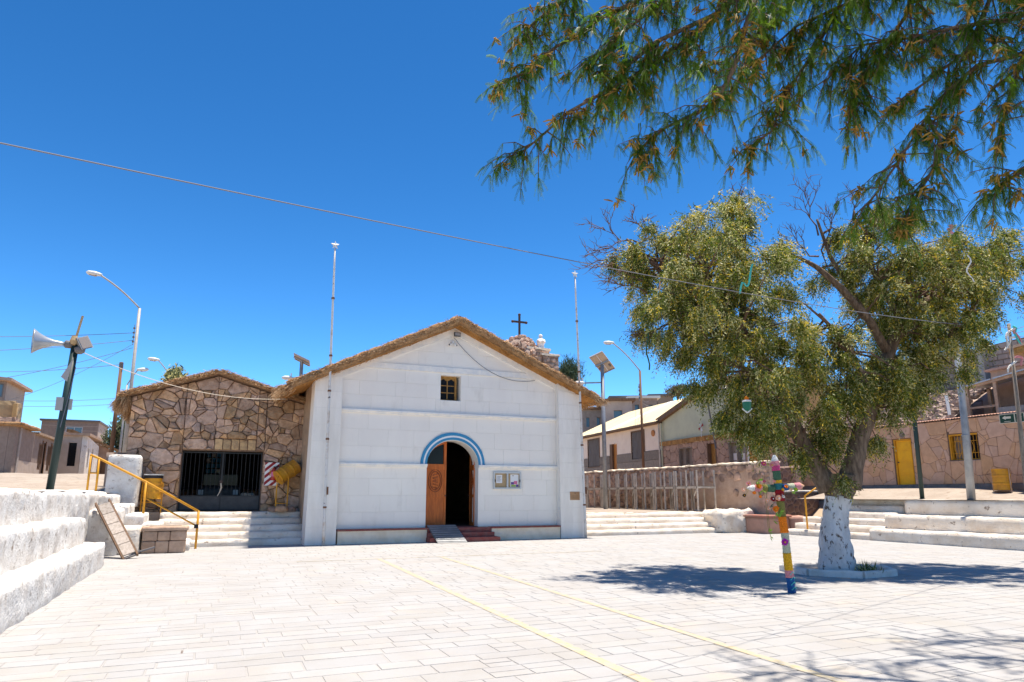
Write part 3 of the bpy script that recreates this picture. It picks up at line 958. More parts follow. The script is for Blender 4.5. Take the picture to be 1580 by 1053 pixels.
# pilasters, battered
for (a, c, s_) in ((XL, IL, 1), (IR, XR, -1)):
    bb = MB()
    zt0, zt1 = roof_under(a) + .04, roof_under(c) + .04
    spread = 0.08 if s_ > 0 else 0.04
    ao = a - (spread if s_ > 0 else 0); co = c + (spread if s_ < 0 else 0)
    ai = a - (0 if s_ > 0 else 0.0)
    vs = [(ao, CY - .33, -.02), (co, CY - .33, -.02), (co, 24.32, -.02), (ao, 24.32, -.02), (a, CY - .22, zt0), (c, CY - .22, zt1), (c, 24.32, zt1), (a, 24.32, zt0)]
    bb.add(vs, [(0, 1, 5, 4), (1, 2, 6, 5), (2, 3, 7, 6), (3, 0, 4, 7), (4, 5, 6, 7)])
    bb.build('pilaster', 'facade_core', church)
    # scored blocks facing the pilaster
    zz = 0.0; i = 0
    while zz < max(zt0, zt1):
        z1 = zz + 0.56
        t0, t1 = zz / zt0, min(z1, max(zt0, zt1)) / zt0
        def yf(z): return CY - .33 + .11 * z / zt0 - .012
        xa = lambda z: ao + (a - ao) * z / zt0
        xc = lambda z: co + (c - co) * z / zt1
        zl = min(z1 - .007, zt0); zr = min(z1 - .007, zt1)
        za = zz + .007
        if za < min(zl, zr) - .02:
            P = [(xa(za), yf(za), za), (xc(za), yf(za), za), (xc(zr), yf(zr), zr), (xa(zl), yf(zl), zl)]
            Q = [(p[0], p[1] + .016, p[2]) for p in P]
            MB().add(P + Q, [(0, 1, 2, 3), (0, 4, 5, 1), (1, 5, 6, 2), (2, 6, 7, 3), (3, 7, 4, 0)]).build('pilaster_block', 'pilaster', church)
        zz = z1; i += 1
# base benches
for (a, c) in ((IL + .06, DX - DA - .03), (DX + DA + .42, IR - .03)):
    MB().box(a, c, CY - .30, CY + .02, -.02, .415).build('base_bench', 'facade_base', church)
    rough_box(a - .03, c + .03, CY - .34, CY - .005, .413, .475, res=.14, r=.012, amp=.006, sc=3, seed=int(a)).build('bench_cap', 'red_paint', church, smooth=False)
# painted arch
def ring(a0, b0, a1, b1, d, m, name):
    bb = MB(); n = 32
    vs = []; fs = []
    for i in range(n + 1):
        th = math.pi * i / n
        for (aa, cc, dd) in ((a0, b0, -.02), (a0, b0, d), (a1, b1, d), (a1, b1, -.02)):
            vs.append(fr.pt(DX - aa * math.cos(th), DS + .02 + cc * math.sin(th), dd))
    for i in range(n):
        for k in range(3): fs.append((4 * i + k, 4 * i + k + 1, 4 * i + 4 + k + 1, 4 * i + 4 + k))
    fs.append((0, 1, 2, 3)); fs.append(tuple(4 * n + k for k in (3, 2, 1, 0)))
    return bb.add(vs, [f[::-1] for f in fs]).build(name, m, church)
ring(DA + .005, DB + .005, DA + .085, DB + .09, .030, 'blue_paint', 'arch_band')
ring(DA + .085, DB + .09, DA + .145, DB + .155, .028, 'white_paint', 'arch_band')
ring(DA + .145, DB + .155, BA, BB, .031, 'blue_paint', 'arch_band')
# door: recessed white reveal comes with the wall; two leaves
def leaf(hinge, ang, w, mirror):
    """door leaf with arched glazed top; ang swings it inwards"""
    hx, hy = hinge
    sgn = -1 if mirror else 1
    du = Vector((math.cos(ang) * sgn, math.sin(ang), 0)); dn = Vector((du.y * 1, -du.x, 0)) if not mirror else Vector((-du.y, du.x, 0))
    F = Frame((hx, hy, 0.48), du, (0, 0, 1), dn)
    sp = DS - .48 + .02
    def topz(a): 
        xx = (DA - a) / DA
        return sp + DB * .985 * math.sqrt(max(0, 1 - xx * xx))
    body = MB()
    th = .05
    body.prism([(0, 0), (w, 0), (w, sp - .1), (0, sp - .1)], F, -th, 0)
    lf = body.build('door_leaf', 'door_wood', church)
    fm = MB()
    st = .075
    fm.prism([(0, 0), (w, 0), (w, .13), (0, .13)], F, 0.0005, .022)
    fm.prism([(0, 1.02), (w, 1.02), (w, 1.13), (0, 1.13)], F, .0005, .022)
    fm.prism([(0, sp - .17), (w, sp - .17), (w, sp + .03), (0, sp + .03)], F, .0007, .024)
    fm.prism([(0, .131), (st, .131), (st, 1.019), (0, 1.019)], F, .0005, .02); fm.prism([(0, 1.131), (st, 1.131), (st, sp - .171), (0, sp - .171)], F, .0005, .02)
    fm.prism([(w - st, .131), (w, .131), (w, 1.019), (w - st, 1.019)], F, .0005, .02); fm.prism([(w - st, 1.131), (w, 1.131), (w, sp - .171), (w - st, sp - .171)], F, .0005, .02)
    fm.prism([(w - st - .03, sp + .03), (w, sp + .03), (w, topz(w)), (w - st - .03, topz(w - st - .03))], F, -.04, .02)
    n = 10
    for i in range(n):
        a0 = w * .0 + (w - st - .03) * i / n; a1 = (w - st - .03) * (i + 1) / n
        lo0 = max(sp + .03, topz(a0) - .09); lo1 = max(sp + .03, topz(a1) - .09)
        if topz(a1) > sp + .031: fm.prism([(a0, lo0), (a1, lo1), (a1, max(topz(a1), lo1 + .002)), (a0, max(topz(a0), lo0 + .002))], F, -.04, .021)
    fm.build('leaf_frame', 'door_wood', lf)
    gl = MB()
    gp = [(a, sp + .031) for a in (w - st - .03, 0.06)] + [(a, max(sp + .032, topz(a) - .06)) for a in lin(0.06, w - st - .03, 8)]
    gl.prism(gp, F, -.03, -.02)
    gl.build('leaf_glass', 'glass_dark', lf)
    cv = MB()
    for (aa, cc, dd) in ((.27, .40, .012), (.205, .325, .010)):
        pts = [F.pt(w / 2 + aa * math.cos(q), 1.62 + cc * math.sin(q), dd) for q in lin(0, 2 * math.pi, 28)]
        cv.tube(pts, .014, n=5, cap=False)
    for k in range(5):
        pts = [F.pt(w / 2 + .10 * math.sin(q * 3 + k), 1.32 + .12 * k + .05 * q, .008) for q in lin(0, 1.6, 8)]
        cv.tube(pts, .012, n=5)
    cv.build('carving', 'door_carved', lf)
    MB().lathe(F.pt(w - .04, 1.08, .02), [(0, .012), (.03, .012), (.035, .028), (.06, .028), (.065, .01)], 10, axis=dn).build('handle', 'iron_cross', lf)
leaf((DX - DA + .02, CY + .36), R(8), .86, False)
leaf((DX + DA - .02, CY + .36), R(99), .86, True)
# door jamb step and threshold
MB().box(DX - DA, DX + DA, CY - .02, CY + .6, .30, .478).build('threshold', 'red_paint', church)
for i, (w, d) in enumerate(((1.45, .82), (1.12, .56), (.80, .32))):
    rough_box(DX - DA - (.06, .04, .01)[i], DX + DA + (.55, .44, .40)[i] - .01 * i, CY - d, CY - .01, -.02 if i == 0 else .15 * i - .02, .155 * (i + 1), res=.12, r=.012, amp=.006, sc=3, seed=99 + i).build('entrance_step', 'red_paint', church)
# gable window
win = MB()
F = face_south(CY + .26)
x0, x1, z0, z1 = WX0, WX1 - .10, WZ0, WZ1
wf = MB()
wf.box(x0, x1, CY + .22, CY + .28, z0, z0 + .045); wf.box(x0, x1, CY + .22, CY + .28, z1 - .09, z1)
wf.box(x0, x0 + .045, CY + .221, CY + .279, z0 + .045, z1 - .09); wf.box(x1 - .07, x1, CY + .19, CY + .279, z0 + .045, z1 - .09)
wo = wf.build('window', 'honey_wood', church)
mu = MB()
xm = (x0 + x1 - .03) / 2
mu.box(xm - .018, xm + .018, CY + .228, CY + .268, z0 + .046, z1 - .091)
for k in (1, 2):
    zz = z0 + .045 + k * (z1 - z0 - .135) / 3
    mu.box(x0 + .046, x1 - .071, CY + .230, CY + .266, zz - .016, zz + .016)
for s_ in (-1, 1):
    c0, c1 = (x0 + .046, xm - .019) if s_ < 0 else (xm + .019, x1 - .071)
    pts = [(c0, z1 - .0915)] + [(c0 + (c1 - c0) * q, z1 - .0915 - .07 * abs(math.cos(math.pi * q)) ** 1.3 + .0) for q in lin(0, 1, 8)] + [(c1, z1 - .0915)]
    for a, c in zip(pts[1:-2], pts[2:-1]): mu.prism([(a[0], a[1] - .002), (c[0], c[1] - .002), (c[0], z1 - .0915), (a[0], z1 - .0915)], face_south(CY + .25), -.01, .012)
mu.build('glazing_bars', 'honey_wood', wo)
for r_ in range(3):
    for c_ in range(2):
        a0, a1 = ((x0 + .046, xm - .019), (xm + .019, x1 - .071))[c_]
        h = (z1 - z0 - .135) / 3
        MB().box(a0, a1, CY + .247, CY + .253, z0 + .062 + r_ * h, z0 + .028 + (r_ + 1) * h).build('pane', 'glass_dark', wo)
# ---- thatched roof
def roof_half(side):
    """slab with lumpy top; runs from ridge to eave"""
    tipx = 1.9 if side < 0 else 13.75
    bb = MB()
    n = 36; ys = [23.12] + lin(23.4, 42.6, 26)
    for y in ys:
        for i in range(n + 1):
            t = i / n
            x = AX + (tipx - AX) * t
            zu = roof_under(x)
            thick = 0.35 * (1 - .35 * t) * (1 if t < .94 else .75)
            nz = .05 * noise.noise(Vector((x * 2.2, y * 2.2, 3))) + .03 * noise.noise(Vector((x * 6, y * 6, 1)))
            bb.v.append((x, y + .05 * noise.noise(Vector((x * 4, 0, side))), zu + thick + nz))
    m_ = len(bb.v)
    for y in ys:
        for i in range(n + 1):
            x = AX + (tipx - AX) * i / n
            bb.v.append((x, y, roof_under(x) + .015))
    k = n + 1
    for j in range(len(ys) - 1):
        for i in range(n):
            q = (j * k + i, j * k + i + 1, (j + 1) * k + i + 1, (j + 1) * k + i)
            bb.f.append(q if side > 0 else q[::-1]); bb.mi.append(0)
            q = tuple(m_ + a for a in q)
            bb.f.append(q[::-1] if side > 0 else q); bb.mi.append(1)
    for i in range(n):
        bb.f.append((i, m_ + i, m_ + i + 1, i + 1)); bb.mi.append(0)
    for j in range(len(ys) - 1):
        bb.f.append((j * k + n, m_ + j * k + n, m_ + (j + 1) * k + n, (j + 1) * k + n)); bb.mi.append(0)
    return bb.build('thatch_slope', ['thatch', 'reed'], church)
for sd in (-1, 1): roof_half(sd)
# rolled verge along the gable front: lumpy bundles
for sd in (-1, 1):
    tipx = 2.0 if sd < 0 else 13.65
    pts, rad = [], []
    n = 150
    for i in range(n + 1):
        t = i / n
        x = AX + (tipx - AX) * t
        w = abs(math.sin(t * 34 + 1.3 * noise.noise(Vector((t * 9, 0, 0)))))
        pts.append(Vector((x, 23.16 + .03 * noise.noise(Vector((x * 3, 7, 0))), roof_under(x) + .205 * (1 - .2 * t) + .025 * w)))
        rad.append((.135 + .032 * w) * (1 - .22 * t))
    MB().tube(pts, rad, n=12, wob=.35).build('thatch_verge', 'thatch', church, smooth=True)
n = 11000
tt = RNG.random(n); sd = np.where(RNG.random(n) < .5, -1, 1)
tip = np.where(sd < 0, 2.0, 13.7)
X = AX + (tip - AX) * tt
ZU = np.where(sd < 0, AZ - (AX - X) * .468, AZ - (X - AX) * .443)
ang = RNG.random(n) * math.pi * 1.15 - .25
rr = .14 * (1 - .2 * tt)
P = np.stack([X, 23.16 - rr * np.cos(ang - .2), ZU + .21 * (1 - .2 * tt) + rr * np.sin(ang)], -1)
sl = np.where(sd < 0, .468, -.443)
D = np.stack([sd * (.5 + .4 * RNG.random(n)), -.35 + .25 * RNG.normal(size=n), -.55 + .45 * RNG.normal(size=n)], -1)
blades('straw_fringe', P, D, .07 + .12 * RNG.random(n), .010 + .012 * RNG.random(n), ['straw', 'straw_dark'], (RNG.random(n) < .35).astype(int), church)
# hanging straw below the verge (wavy lower edge) and at both eaves
n = 5200
tt = RNG.random(n); sd = np.where(RNG.random(n) < .35, -1, 1)
tip = np.where(sd < 0, 2.0, 13.65)
X = AX + (tip - AX) * tt
ZU = np.where(sd < 0, AZ - (AX - X) * .468, AZ - (X - AX) * .443)
P = np.stack([X, 23.10 + .34 * RNG.random(n), ZU + .06 + .05 * RNG.normal(size=n)], -1)
D = np.stack([sd * (.8 + .5 * RNG.random(n)), -.25 + .2 * RNG.normal(size=n), -.62 + .15 * RNG.normal(size=n)], -1)
wave = .6 + .4 * np.sin(X * 7.3)
blades('underside_straw', P, D, (.08 + .10 * RNG.random(n)) * wave, .012 + .012 * RNG.random(n), ['reed', 'straw_dark'], (RNG.random(n) < .25).astype(int), church)
n = 4200
sd = np.where(RNG.random(n) < .5, -1, 1)
Y = 23.0 + RNG.random(n) ** 1.6 * 9
X = np.where(sd < 0, 1.98, 13.68) + .12 * RNG.normal(size=n)
Z = np.where(sd < 0, AZ - (AX - 1.98) * .468, AZ - (13.7 - AX) * .443) + .10 + .12 * RNG.random(n)
D = np.stack([sd * (.55 + .3 * RNG.random(n)), -.1 + .25 * RNG.normal(size=n), -.8 + .2 * RNG.normal(size=n)], -1)
blades('eave_straw', np.stack([X, Y, Z], -1), D, .16 + .18 * RNG.random(n), .012 + .014 * RNG.random(n), ['straw', 'straw_dark'], (RNG.random(n) < .4).astype(int), church)

# things fixed on or standing by the church front
t = thing('access_ramp', (7.5, 23.1, 0), 'grey ribbed metal ramp laid over the red church steps', 'ramp')
F = Frame((6.93, CY - .12, .56), (1, 0, 0), Vector((.10, -.98, -.535)).normalized(), Vector((0, -.535, .98)).normalized())
MB().prism([(0, 0), (1.05, 0), (1.05, 1.16), (0, 1.16)], F, -.03, 0).build('deck', 'ramp_steel', t)
for i in range(8):
    MB().prism([(.02,   .05 + i * .138), (1.03,   .05 + i * .138), (1.03, .10 + i * .138), (.02, .10 + i * .138)], F, .0005, .014).build('rib', 'galvanised', t)
t = thing('notice_board', (10.0, CY, 1.8), 'glazed aluminium notice board with papers on the white wall right of the church door', 'notice board')
Y0 = CY - .075
x0, x1, z0, z1 = 9.44, 10.55, 1.80, 2.43
f_ = MB(); f_.box(x0, x1, Y0, CY + .0, z0, z0 + .06); f_.box(x0, x1, Y0, CY, z1 - .06, z1)
f_.box(x0, x0 + .06, Y0 + .001, CY, z0 + .06, z1 - .06); f_.box(x1 - .06, x1, Y0 + .001, CY, z0 + .06, z1 - .06); f_.box(9.965, 10.03, Y0 - .004, CY, z0 + .06, z1 - .06)
f_.build('frame', 'aluminium', t)
MB().box(x0 + .06, x1 - .06, CY - .02, CY, z0 + .06, z1 - .06).build('cork_panel', 'cork', t)
MB().box(9.56, 9.80, CY - .026, CY - .021, 2.02, 2.32).build('paper', 'paper', t)
for i in range(6): MB().box(9.60, 9.76 - .02 * (i % 3), CY - .0285, CY - .0265, 2.26 - .035 * i, 2.27 - .035 * i).build('text_line', 'ink', t)
po = MB().box(10.13, 10.46, CY - .026, CY - .021, 1.88, 2.34).build('poster', 'paper', t)
for (a, c, d, e, m) in ((10.15, 10.27, 1.97, 2.06, 'poster_violet'), (10.27, 10.41, 1.98, 2.10, 'poster_pink'), (10.16, 10.35, 1.89, 1.965, 'poster_green'), (10.36, 10.455, 1.89, 1.97, 'poster_violet'), (10.20, 10.27, 2.28, 2.30, 'ink')):
    MB().box(a, c, CY - .0285, CY - .0265, d, e).build('poster_print', m, po)
for xx in (x0 + .05, x1 - .07): MB().box(xx, xx + .025, Y0 - .02, Y0 + .0, 2.06, 2.15).build('latch', 'black_metal', t)
YP = CY - .33
b = MB(); fp = face_south(YP + .03)
t = thing('plaque', (12.75, YP, 1.4), 'small wooden commemorative plaque on the right white pilaster of the church', 'plaque')
MB().prism([(12.47, 1.40), (12.88, 1.40), (12.88, 1.71), (12.47, 1.71)], fp, -.02, .028).build('plate', 'plaque', t)
MB().prism([(12.655, 1.645), (12.705, 1.645), (12.705, 1.675), (12.655, 1.675)], fp, .0285, .031).build('emblem', 'brown_wood', t)
for i in range(4): MB().prism([(12.55 + .02 * (i % 2), 1.47 + i * .035), (12.82 - .03 * (i % 2), 1.47 + i * .035), (12.82 - .03 * (i % 2), 1.478 + i * .035), (12.55 + .02 * (i % 2), 1.478 + i * .035)], fp, .0285, .030).build('text_line', 'brown_wood', t)
t = thing('floodlight', (7.92, 23.5, 7.5), 'small black floodlight under the peak of the church roof', 'floodlight')
MB().box(7.80, 8.04, 23.50, 23.58, 7.38, 7.53).build('housing', 'black_metal', t)
MB().box(7.82, 8.02, 23.494, 23.499, 7.40, 7.51).build('lens', 'glass_grey', t)
MB().bar((7.92, 23.57, 7.46), (7.92, 23.69, 7.5), .04).build('bracket', 'black_metal', t)
t = thing('security_camera', (7.8, CY, 7.1), 'small white dome camera high in the church gable', 'camera')
MB().lathe((7.78, CY + .0, 7.17), [(0, .07), (.05, .07), (.09, .05)], 12, axis=(0, -1, 0)).build('base', 'lamp_white', t)
for dx in (-.09, .08):
    MB().lathe((7.78 + dx, CY - .07, 7.10), [(0, .03), (.03, .055), (.07, .055), (.10, .02)], 12, axis=(dx, -.5, -.6)).build('eye', 'lamp_white', t)
    MB().lathe((7.78 + dx * 1.6, CY - .115, 7.05), [(0, .034), (.012, .03)], 10, axis=(dx, -.5, -.6)).build('lens', 'black_metal', t)
pts = []
for q in lin(0, 1, 36):
    x = 7.85 + (11.15 - 7.85) * q ** 0.85
    z = 7.33 - (7.33 - 5.95) * (1 - (1 - q) ** 1.9) - .85 * math.sin(math.pi * q ** 0.62) * .42
    pts.append((x, CY - .06, z))
b = MB().tube(pts, .011, n=5)
one(b, 'slack_cable', 'cable_mid', 'slack grey cable drooping from the gable camera to the right eave', 'cable')
# flagpoles
def flagpole(x, y, h, lean, label):
    t = thing('flagpole', (x, y, 0), label, 'flagpole', 'flagpoles before the church')
    seg = [(0, .052), (.34, .047), (.62, .040), (1, .032)]
    P_ = lambda q: Vector((x + lean * q, y, h * q))
    MB().tube([P_(q) for q in lin(0, 1, 16)], [np.interp(q, [s[0] for s in seg], [s[1] for s in seg]) for q in lin(0, 1, 16)], n=10).build('pole', 'flag_white', t, smooth=True)
    for q in (.12, .34, .5, .62, .82): MB().tube([P_(q - .003), P_(q + .003)], .058, n=10).build('clamp', 'rust', t)
    c = P_(1) + Vector((0, 0, .12))
    st = []
    for k in range(10):
        r_ = .15 if k % 2 == 0 else .06
        st.append((c.x + r_ * math.sin(k * math.pi / 5), c.z + r_ * math.cos(k * math.pi / 5)))
    s = MB(); vs = [(a, y - .02, d) for a, d in st] + [(a, y + .02, d) for a, d in st] + [(c.x, y - .05, c.z), (c.x, y + .05, c.z)]
    fs = []
    for k in range(10):
        j = (k + 1) % 10
        fs += [(k, 20, j), (10 + k, 10 + j, 21), (k, j, 10 + j, 10 + k)]
    s.add(vs, fs).build('star', 'lamp_white', t)
    MB().bar(P_(.16) + Vector((.06, -.05, 0)), P_(.185) + Vector((.06, -.05, 0)), .05).build('cleat', 'rust', t)
flagpole(3.38, 23.12, 10.0, -.12, 'left white flagpole with a star finial, before the church left pilaster')
flagpole(12.99, 23.15, 10.2, -.26, 'right white flagpole with a star finial, beside the plaque pilaster')
# ------------------------------------------------------------------ stone house left of the church
HY = 26.5
house = thing('stone_house', (0, HY, 1), 'brown rubble-stone house with thatched gable and a black barred gate', 'house')
HA = (-.10, 5.80)
def hroof(x): return HA[1] - (HA[0] - x) * .335 if x < HA[0] else HA[1] - (x - HA[0]) * .30
HL, HR = -2.78, 2.95
G0, G1, GZ0, GZ1 = -1.07, 1.58, 1.03, 3.13
hf = face_south(HY)
reg = [(HL, .8), (HR, .8), (HR, hroof(HR)), HA, (HL, hroof(HL))]
wall(reg, [(G0, G1, GZ0, GZ1)], hf, .55, 'front_wall', 'house_mortar', house)
MB().box(HL, HL + .5, HY + .56, 34, .8, hroof(HL) - .02).build('side_wall', 'street_stone', house)
MB().box(HL + .5, HR, 33.5, 34, .8, hroof(HR) - .02).build('rear_wall', 'interior_shade', house)  # near-black wall colour stands in for the shade inside the gateway
MB().box(HL + .5, HR - .01, HY + .56, 33.5, .8, 1.02).build('house_floor', 'plinth', house)
rnd = random.Random(3)
cs = cells(reg, .10, .31, rnd, sx=1.25, n_try=6000)
lint = [(-.08 + .28 * i, .2 + .28 * i, 3.17, 3.58) for i in range(5)]
lay_stones(cs, hf, house, 'house_stone', 'stone', (.035, .15), .006, 4, 300, [(G0 - .02, G1 + .02, GZ0, GZ1 + .03), (-.08, 1.32, 3.16, 3.56)], chamfer=.055, top=.9, rough=.55, split=.6)
for i in range(5):
    a = -.07 + .277 * i
    stone_mb([(a, 3.17), (a + .265, 3.17), (a + .265, 3.54 - .03 * (i % 2)), (a, 3.55)], hf, .05, .004, rnd, chamfer=.06, top=.94).build('lintel_block', 'lintel_stone', house)
# gate
g = MB()
for a, c in ((G0 + .01, G0 + .05), ((G0 + G1) / 2 - .03, (G0 + G1) / 2 + .03), (G1 - .05, G1 - .01)): g.box(a, c, HY + .20, HY + .24, GZ0 + .02, GZ1 - .02)
for z in (GZ0 + .05, GZ0 + .52, GZ1 - .06): g.box(G0 + .01, G1 - .01, HY + .202, HY + .238, z - .02, z + .02)
gate = g.build('gate', 'black_metal', house)
for i in range(18):
    x = G0 + .14 + i * (G1 - G0 - .28) / 17
    MB().tube([(x, HY + .22, GZ0 + .5), (x, HY + .22, GZ1 - .05)], .011, n=6).build('bar', 'black_metal', gate)
for a, c in ((G0 + .05, (G0 + G1) / 2 - .03), ((G0 + G1) / 2 + .03, G1 - .05)): MB().box(a, c, HY + .214, HY + .226, GZ0 + .06, GZ0 + .5).build('sheet', 'gate_sheet', gate)
MB().box(.20, .29, HY + .16, HY + .2, 1.95, 2.10).build('lock', 'iron_cross', gate)
b = MB().tube([(.24, HY + .15, 2.0), (.27, HY + .14, 1.85), (.22, HY + .14, 1.68), (.16, HY + .15, 1.55)], [.02, .03, .02, .012], n=6)
one(b, 'rag', 'rope_cream', 'pale knotted rag tied to the middle of the black gate', 'rag')
# what shows inside
t = thing('parked_buggy', (.3, 29.2, 1.02), 'dark small vehicle with square headlights parked behind the black gate', 'vehicle')
rough_box(-.55, 1.05, 28.6, 31.2, 1.35, 1.95, res=.2, r=.1, amp=.02, sc=2, seed=3, drop_bottom=False).build('body', 'black_metal', t, smooth=True)
MB().box(-.35, .85, 28.9, 30.2, 1.95, 2.35).build('cab', 'glass_dark', t)
for x in (-.42, .80): MB().box(x - .09, x + .09, 28.54, 28.62, 1.60, 1.78).build('headlight', 'pale_panel', t)
MB().box(-.45, .95, 28.5, 28.6, 1.30, 1.45).build('bumper', 'galvanised', t)
for x in (-.5, 1.0):
    for y in (29.0, 30.8): MB().lathe((x - .08, y, 1.32), [(0, .3), (.16, .3)], 16, axis=(1, 0, 0)).build('wheel', 'bin_black', t)
t = thing('glass_blocks', (-.1, 33.4, 2.5), 'blue patterned window glowing at the back of the stone house', 'window')
for i in range(3):
    for j in range(7):
        MB().box(-.35 + .2 * i, -.19 + .2 * i, 33.42, 33.46, 2.05 + .24 * j, 2.23 + .24 * j).build('glass_block', 'blue_paint' if (i * 3 + j) % 4 else 'lamp_white', t)
b = rough_box(.95, 1.45, 27.3, 27.6, 1.4, 1.66, res=.08, r=.05, amp=.03, sc=4, seed=8)
one(b, 'sack', 'planter_stone', 'pale lumpy sack lying inside the gate at its right', 'sack', smooth=True)
# thatch
for sd in (-1, 1):
    tipx = -3.10 if sd < 0 else 2.95
    bb = MB(); n = 22; ys = [HY - .42] + lin(HY - .3, 34.2, 18); k = n + 1
    for lay in (0, 1):
        for y in ys:
            for i in range(k):
                x = HA[0] + (tipx - HA[0]) * i / n
                z = hroof(x) + (.015 if lay else .16 * (1 - .25 * i / n) + .035 * noise.noise(Vector((x * 3, y * 3, 2))))
                bb.v.append((x, y + (.03 * noise.noise(Vector((x * 5, 1, 1))) if y == ys[0] else 0), z))
    m_ = len(ys) * k
    for j in range(len(ys) - 1):
        for i in range(n):
            q = (j * k + i, j * k + i + 1, (j + 1) * k + i + 1, (j + 1) * k + i)
            bb.f.append(q if sd > 0 else q[::-1]); bb.mi.append(0)
            q = tuple(m_ + a for a in q); bb.f.append(q[::-1] if sd > 0 else q); bb.mi.append(1)
    for i in range(n): bb.f.append((i, m_ + i, m_ + i + 1, i + 1)); bb.mi.append(0)
    for j in range(len(ys) - 1): bb.f.append((j * k + n, m_ + j * k + n, m_ + (j + 1) * k + n, (j + 1) * k + n)); bb.mi.append(0)
    bb.build('thatch_slope', ['thatch', 'brown_wood'], house)
n = 6500
tt = RNG.random(n); sd = np.where(RNG.random(n) < .5, -1, 1)
tip = np.where(sd < 0, -3.1, 2.9); X = HA[0] + (tip - HA[0]) * tt
ZU = np.where(sd < 0, HA[1] - (HA[0] - X) * .335, HA[1] - (X - HA[0]) * .30)
P = np.stack([X, HY - .38 + .06 * RNG.normal(size=n), ZU + .05 + .16 * RNG.random(n)], -1)
D = np.stack([sd * (.7 + .5 * RNG.random(n)), -.5 + .35 * RNG.normal(size=n), -.35 + .35 * RNG.normal(size=n)], -1)
blades('straw_fringe', P, D, .07 + .12 * RNG.random(n), .010 + .012 * RNG.random(n), ['straw', 'straw_dark'], (RNG.random(n) < .4).astype(int), house)
n = 5200
Y = HY - .4 + RNG.random(n) ** 1.5 * 6
P = np.stack([-2.98 + .08 * RNG.normal(size=n), Y, 4.80 + .16 * RNG.random(n)], -1)
D = np.stack([-.35 + .25 * RNG.normal(size=n), -.05 + .2 * RNG.normal(size=n), -1 + .2 * RNG.normal(size=n)], -1)
blades('eave_straw', P, D, .28 + .36 * RNG.random(n), .012 + .014 * RNG.random(n), ['straw', 'straw_dark'], (RNG.random(n) < .45).astype(int), house)

# ---- at the house front
def barrel_bin(c, axis, length, r, label, stand, group='yellow drum bins'):
    """drum between two uprights"""
    t = thing('drum_bin', (c[0], c[1], stand[0][2]), label, 'bin', group)
    prof = []
    for i in range(25):
        h = length * i / 24
        rr = r + (.012 if i in (7, 8, 16, 17) else 0) + (.01 if i in (0, 24) else 0)
        prof.append((h, rr))
    ax = Vector(axis).normalized()
    base = Vector(c) - ax * length / 2
    bb = MB()
    bb.lathe(base, prof + [(length, r * .9), (length * .06, r * .88)], 24, axis=ax)
    bb.build('drum', 'bin_yellow', t, smooth=False)
    return t
t = barrel_bin((-1.84, 25.85, 1.83), (0, 0, 1), .74, .27, 'yellow drum bin with a black liner against the stone house wall', [(0, 0, 1.1)])
MB().lathe((-1.84, 25.85, 2.13), [(0, .285), (.08, .288), (.10, .25)], 24).build('liner', 'bin_black', t)
rough_box(-2.13, -1.55, 25.6, 26.1, 2.23, 2.26, res=.08, r=.01, amp=.015, sc=5, seed=2).build('lid', 'pale_panel', t)
for x in (-2.14, -1.54): MB().tube([(x, 25.85, 1.0), (x, 25.85, 2.0)], .02, n=6).build('stand_leg', 'yellow_paint', t)
MB().tube([(-2.14, 25.85, 1.35), (-1.54, 25.85, 1.35)], .015, n=6).build('stand_bar', 'yellow_paint', t)
t = barrel_bin((2.40, 26.0, 2.40), (.78, .30, .55), .78, .27, 'yellow drum bin tipped on its stand in the corner by the church', [(0, 0, 1.02)])
for x in (2.06, 2.44): MB().tube([(x, 25.72, 1.0), (x, 25.74, 2.2)], .022, n=8).build('stand_leg', 'yellow_paint', t)
MB().tube([(2.06, 25.72, 1.30), (2.44, 25.72, 1.30)], .015, n=6).build('stand_bar', 'yellow_paint', t)
MB().tube([(2.06, 25.74, 2.2), (2.5, 26.0, 2.42), (2.44, 25.74, 2.2)], .018, n=6).build('pivot', 'yellow_paint', t)
rnd = random.Random(12)
for i, (x, y, s) in enumerate(((1.98, 25.72, .17), (2.25, 25.6, .22), (2.55, 25.75, .18), (2.38, 25.9, .15))):
    b = rough_box(x - s, x + s, y - s * .8, y + s * .8, .98, 1.03 + s * .9, res=.07, r=s * .6, amp=.04, sc=5, seed=200 + i)
    one(b, 'loose_stone', 'house_stone', ('loose brown stone left of the tipped bin stand, nearest to the gate', 'largest loose brown stone, right in front of the tipped bin stand', 'loose brown stone in the corner against the church wall', 'loose brown stone behind the tipped bin stand')[i], 'stone', 'stones under the tipped bin', smooth=True)
t = thing('hazard_board', (1.92, HY - .22, 2.3), 'red and white striped board mounted right of the gate', 'board')
hb = face_south(HY - .22)
a0, a1, c0, c1 = 1.66, 2.14, 1.92, 2.74
MB().prism([(a0, c0), (a1, c0), (a1, c1), (a0, c1)], hb, -.16, 0).build('panel', 'white_paint', t)
for i in range(-3, 8):
    s = c0 + i * .24
    q = [(a0, s), (a1, s + .42), (a1, s + .54), (a0, s + .12)]
    q = clip_convex(q, [(a0, c0), (a1, c0), (a1, c1), (a0, c1)])
    if len(q) > 2: MB().prism(q, hb, .0004, .003).build('stripe', 'sign_red', t)
t = thing('fire_extinguisher', (1.95, HY - .2, 2.3), 'red fire extinguisher hanging on the striped board', 'extinguisher')
MB().lathe((1.96, HY - .31, 2.10), [(0, .07), (.02, .085), (.36, .085), (.42, .04), (.46, .03)], 16).build('cylinder', 'ext_red', t, smooth=True)
MB().lathe((1.96, HY - .31, 2.24), [(0, .087), (.16, .087)], 16).build('label', 'poster_pink', t)
MB().box(1.94, 2.10, HY - .33, HY - .29, 2.56, 2.60).build('handle', 'black_metal', t)
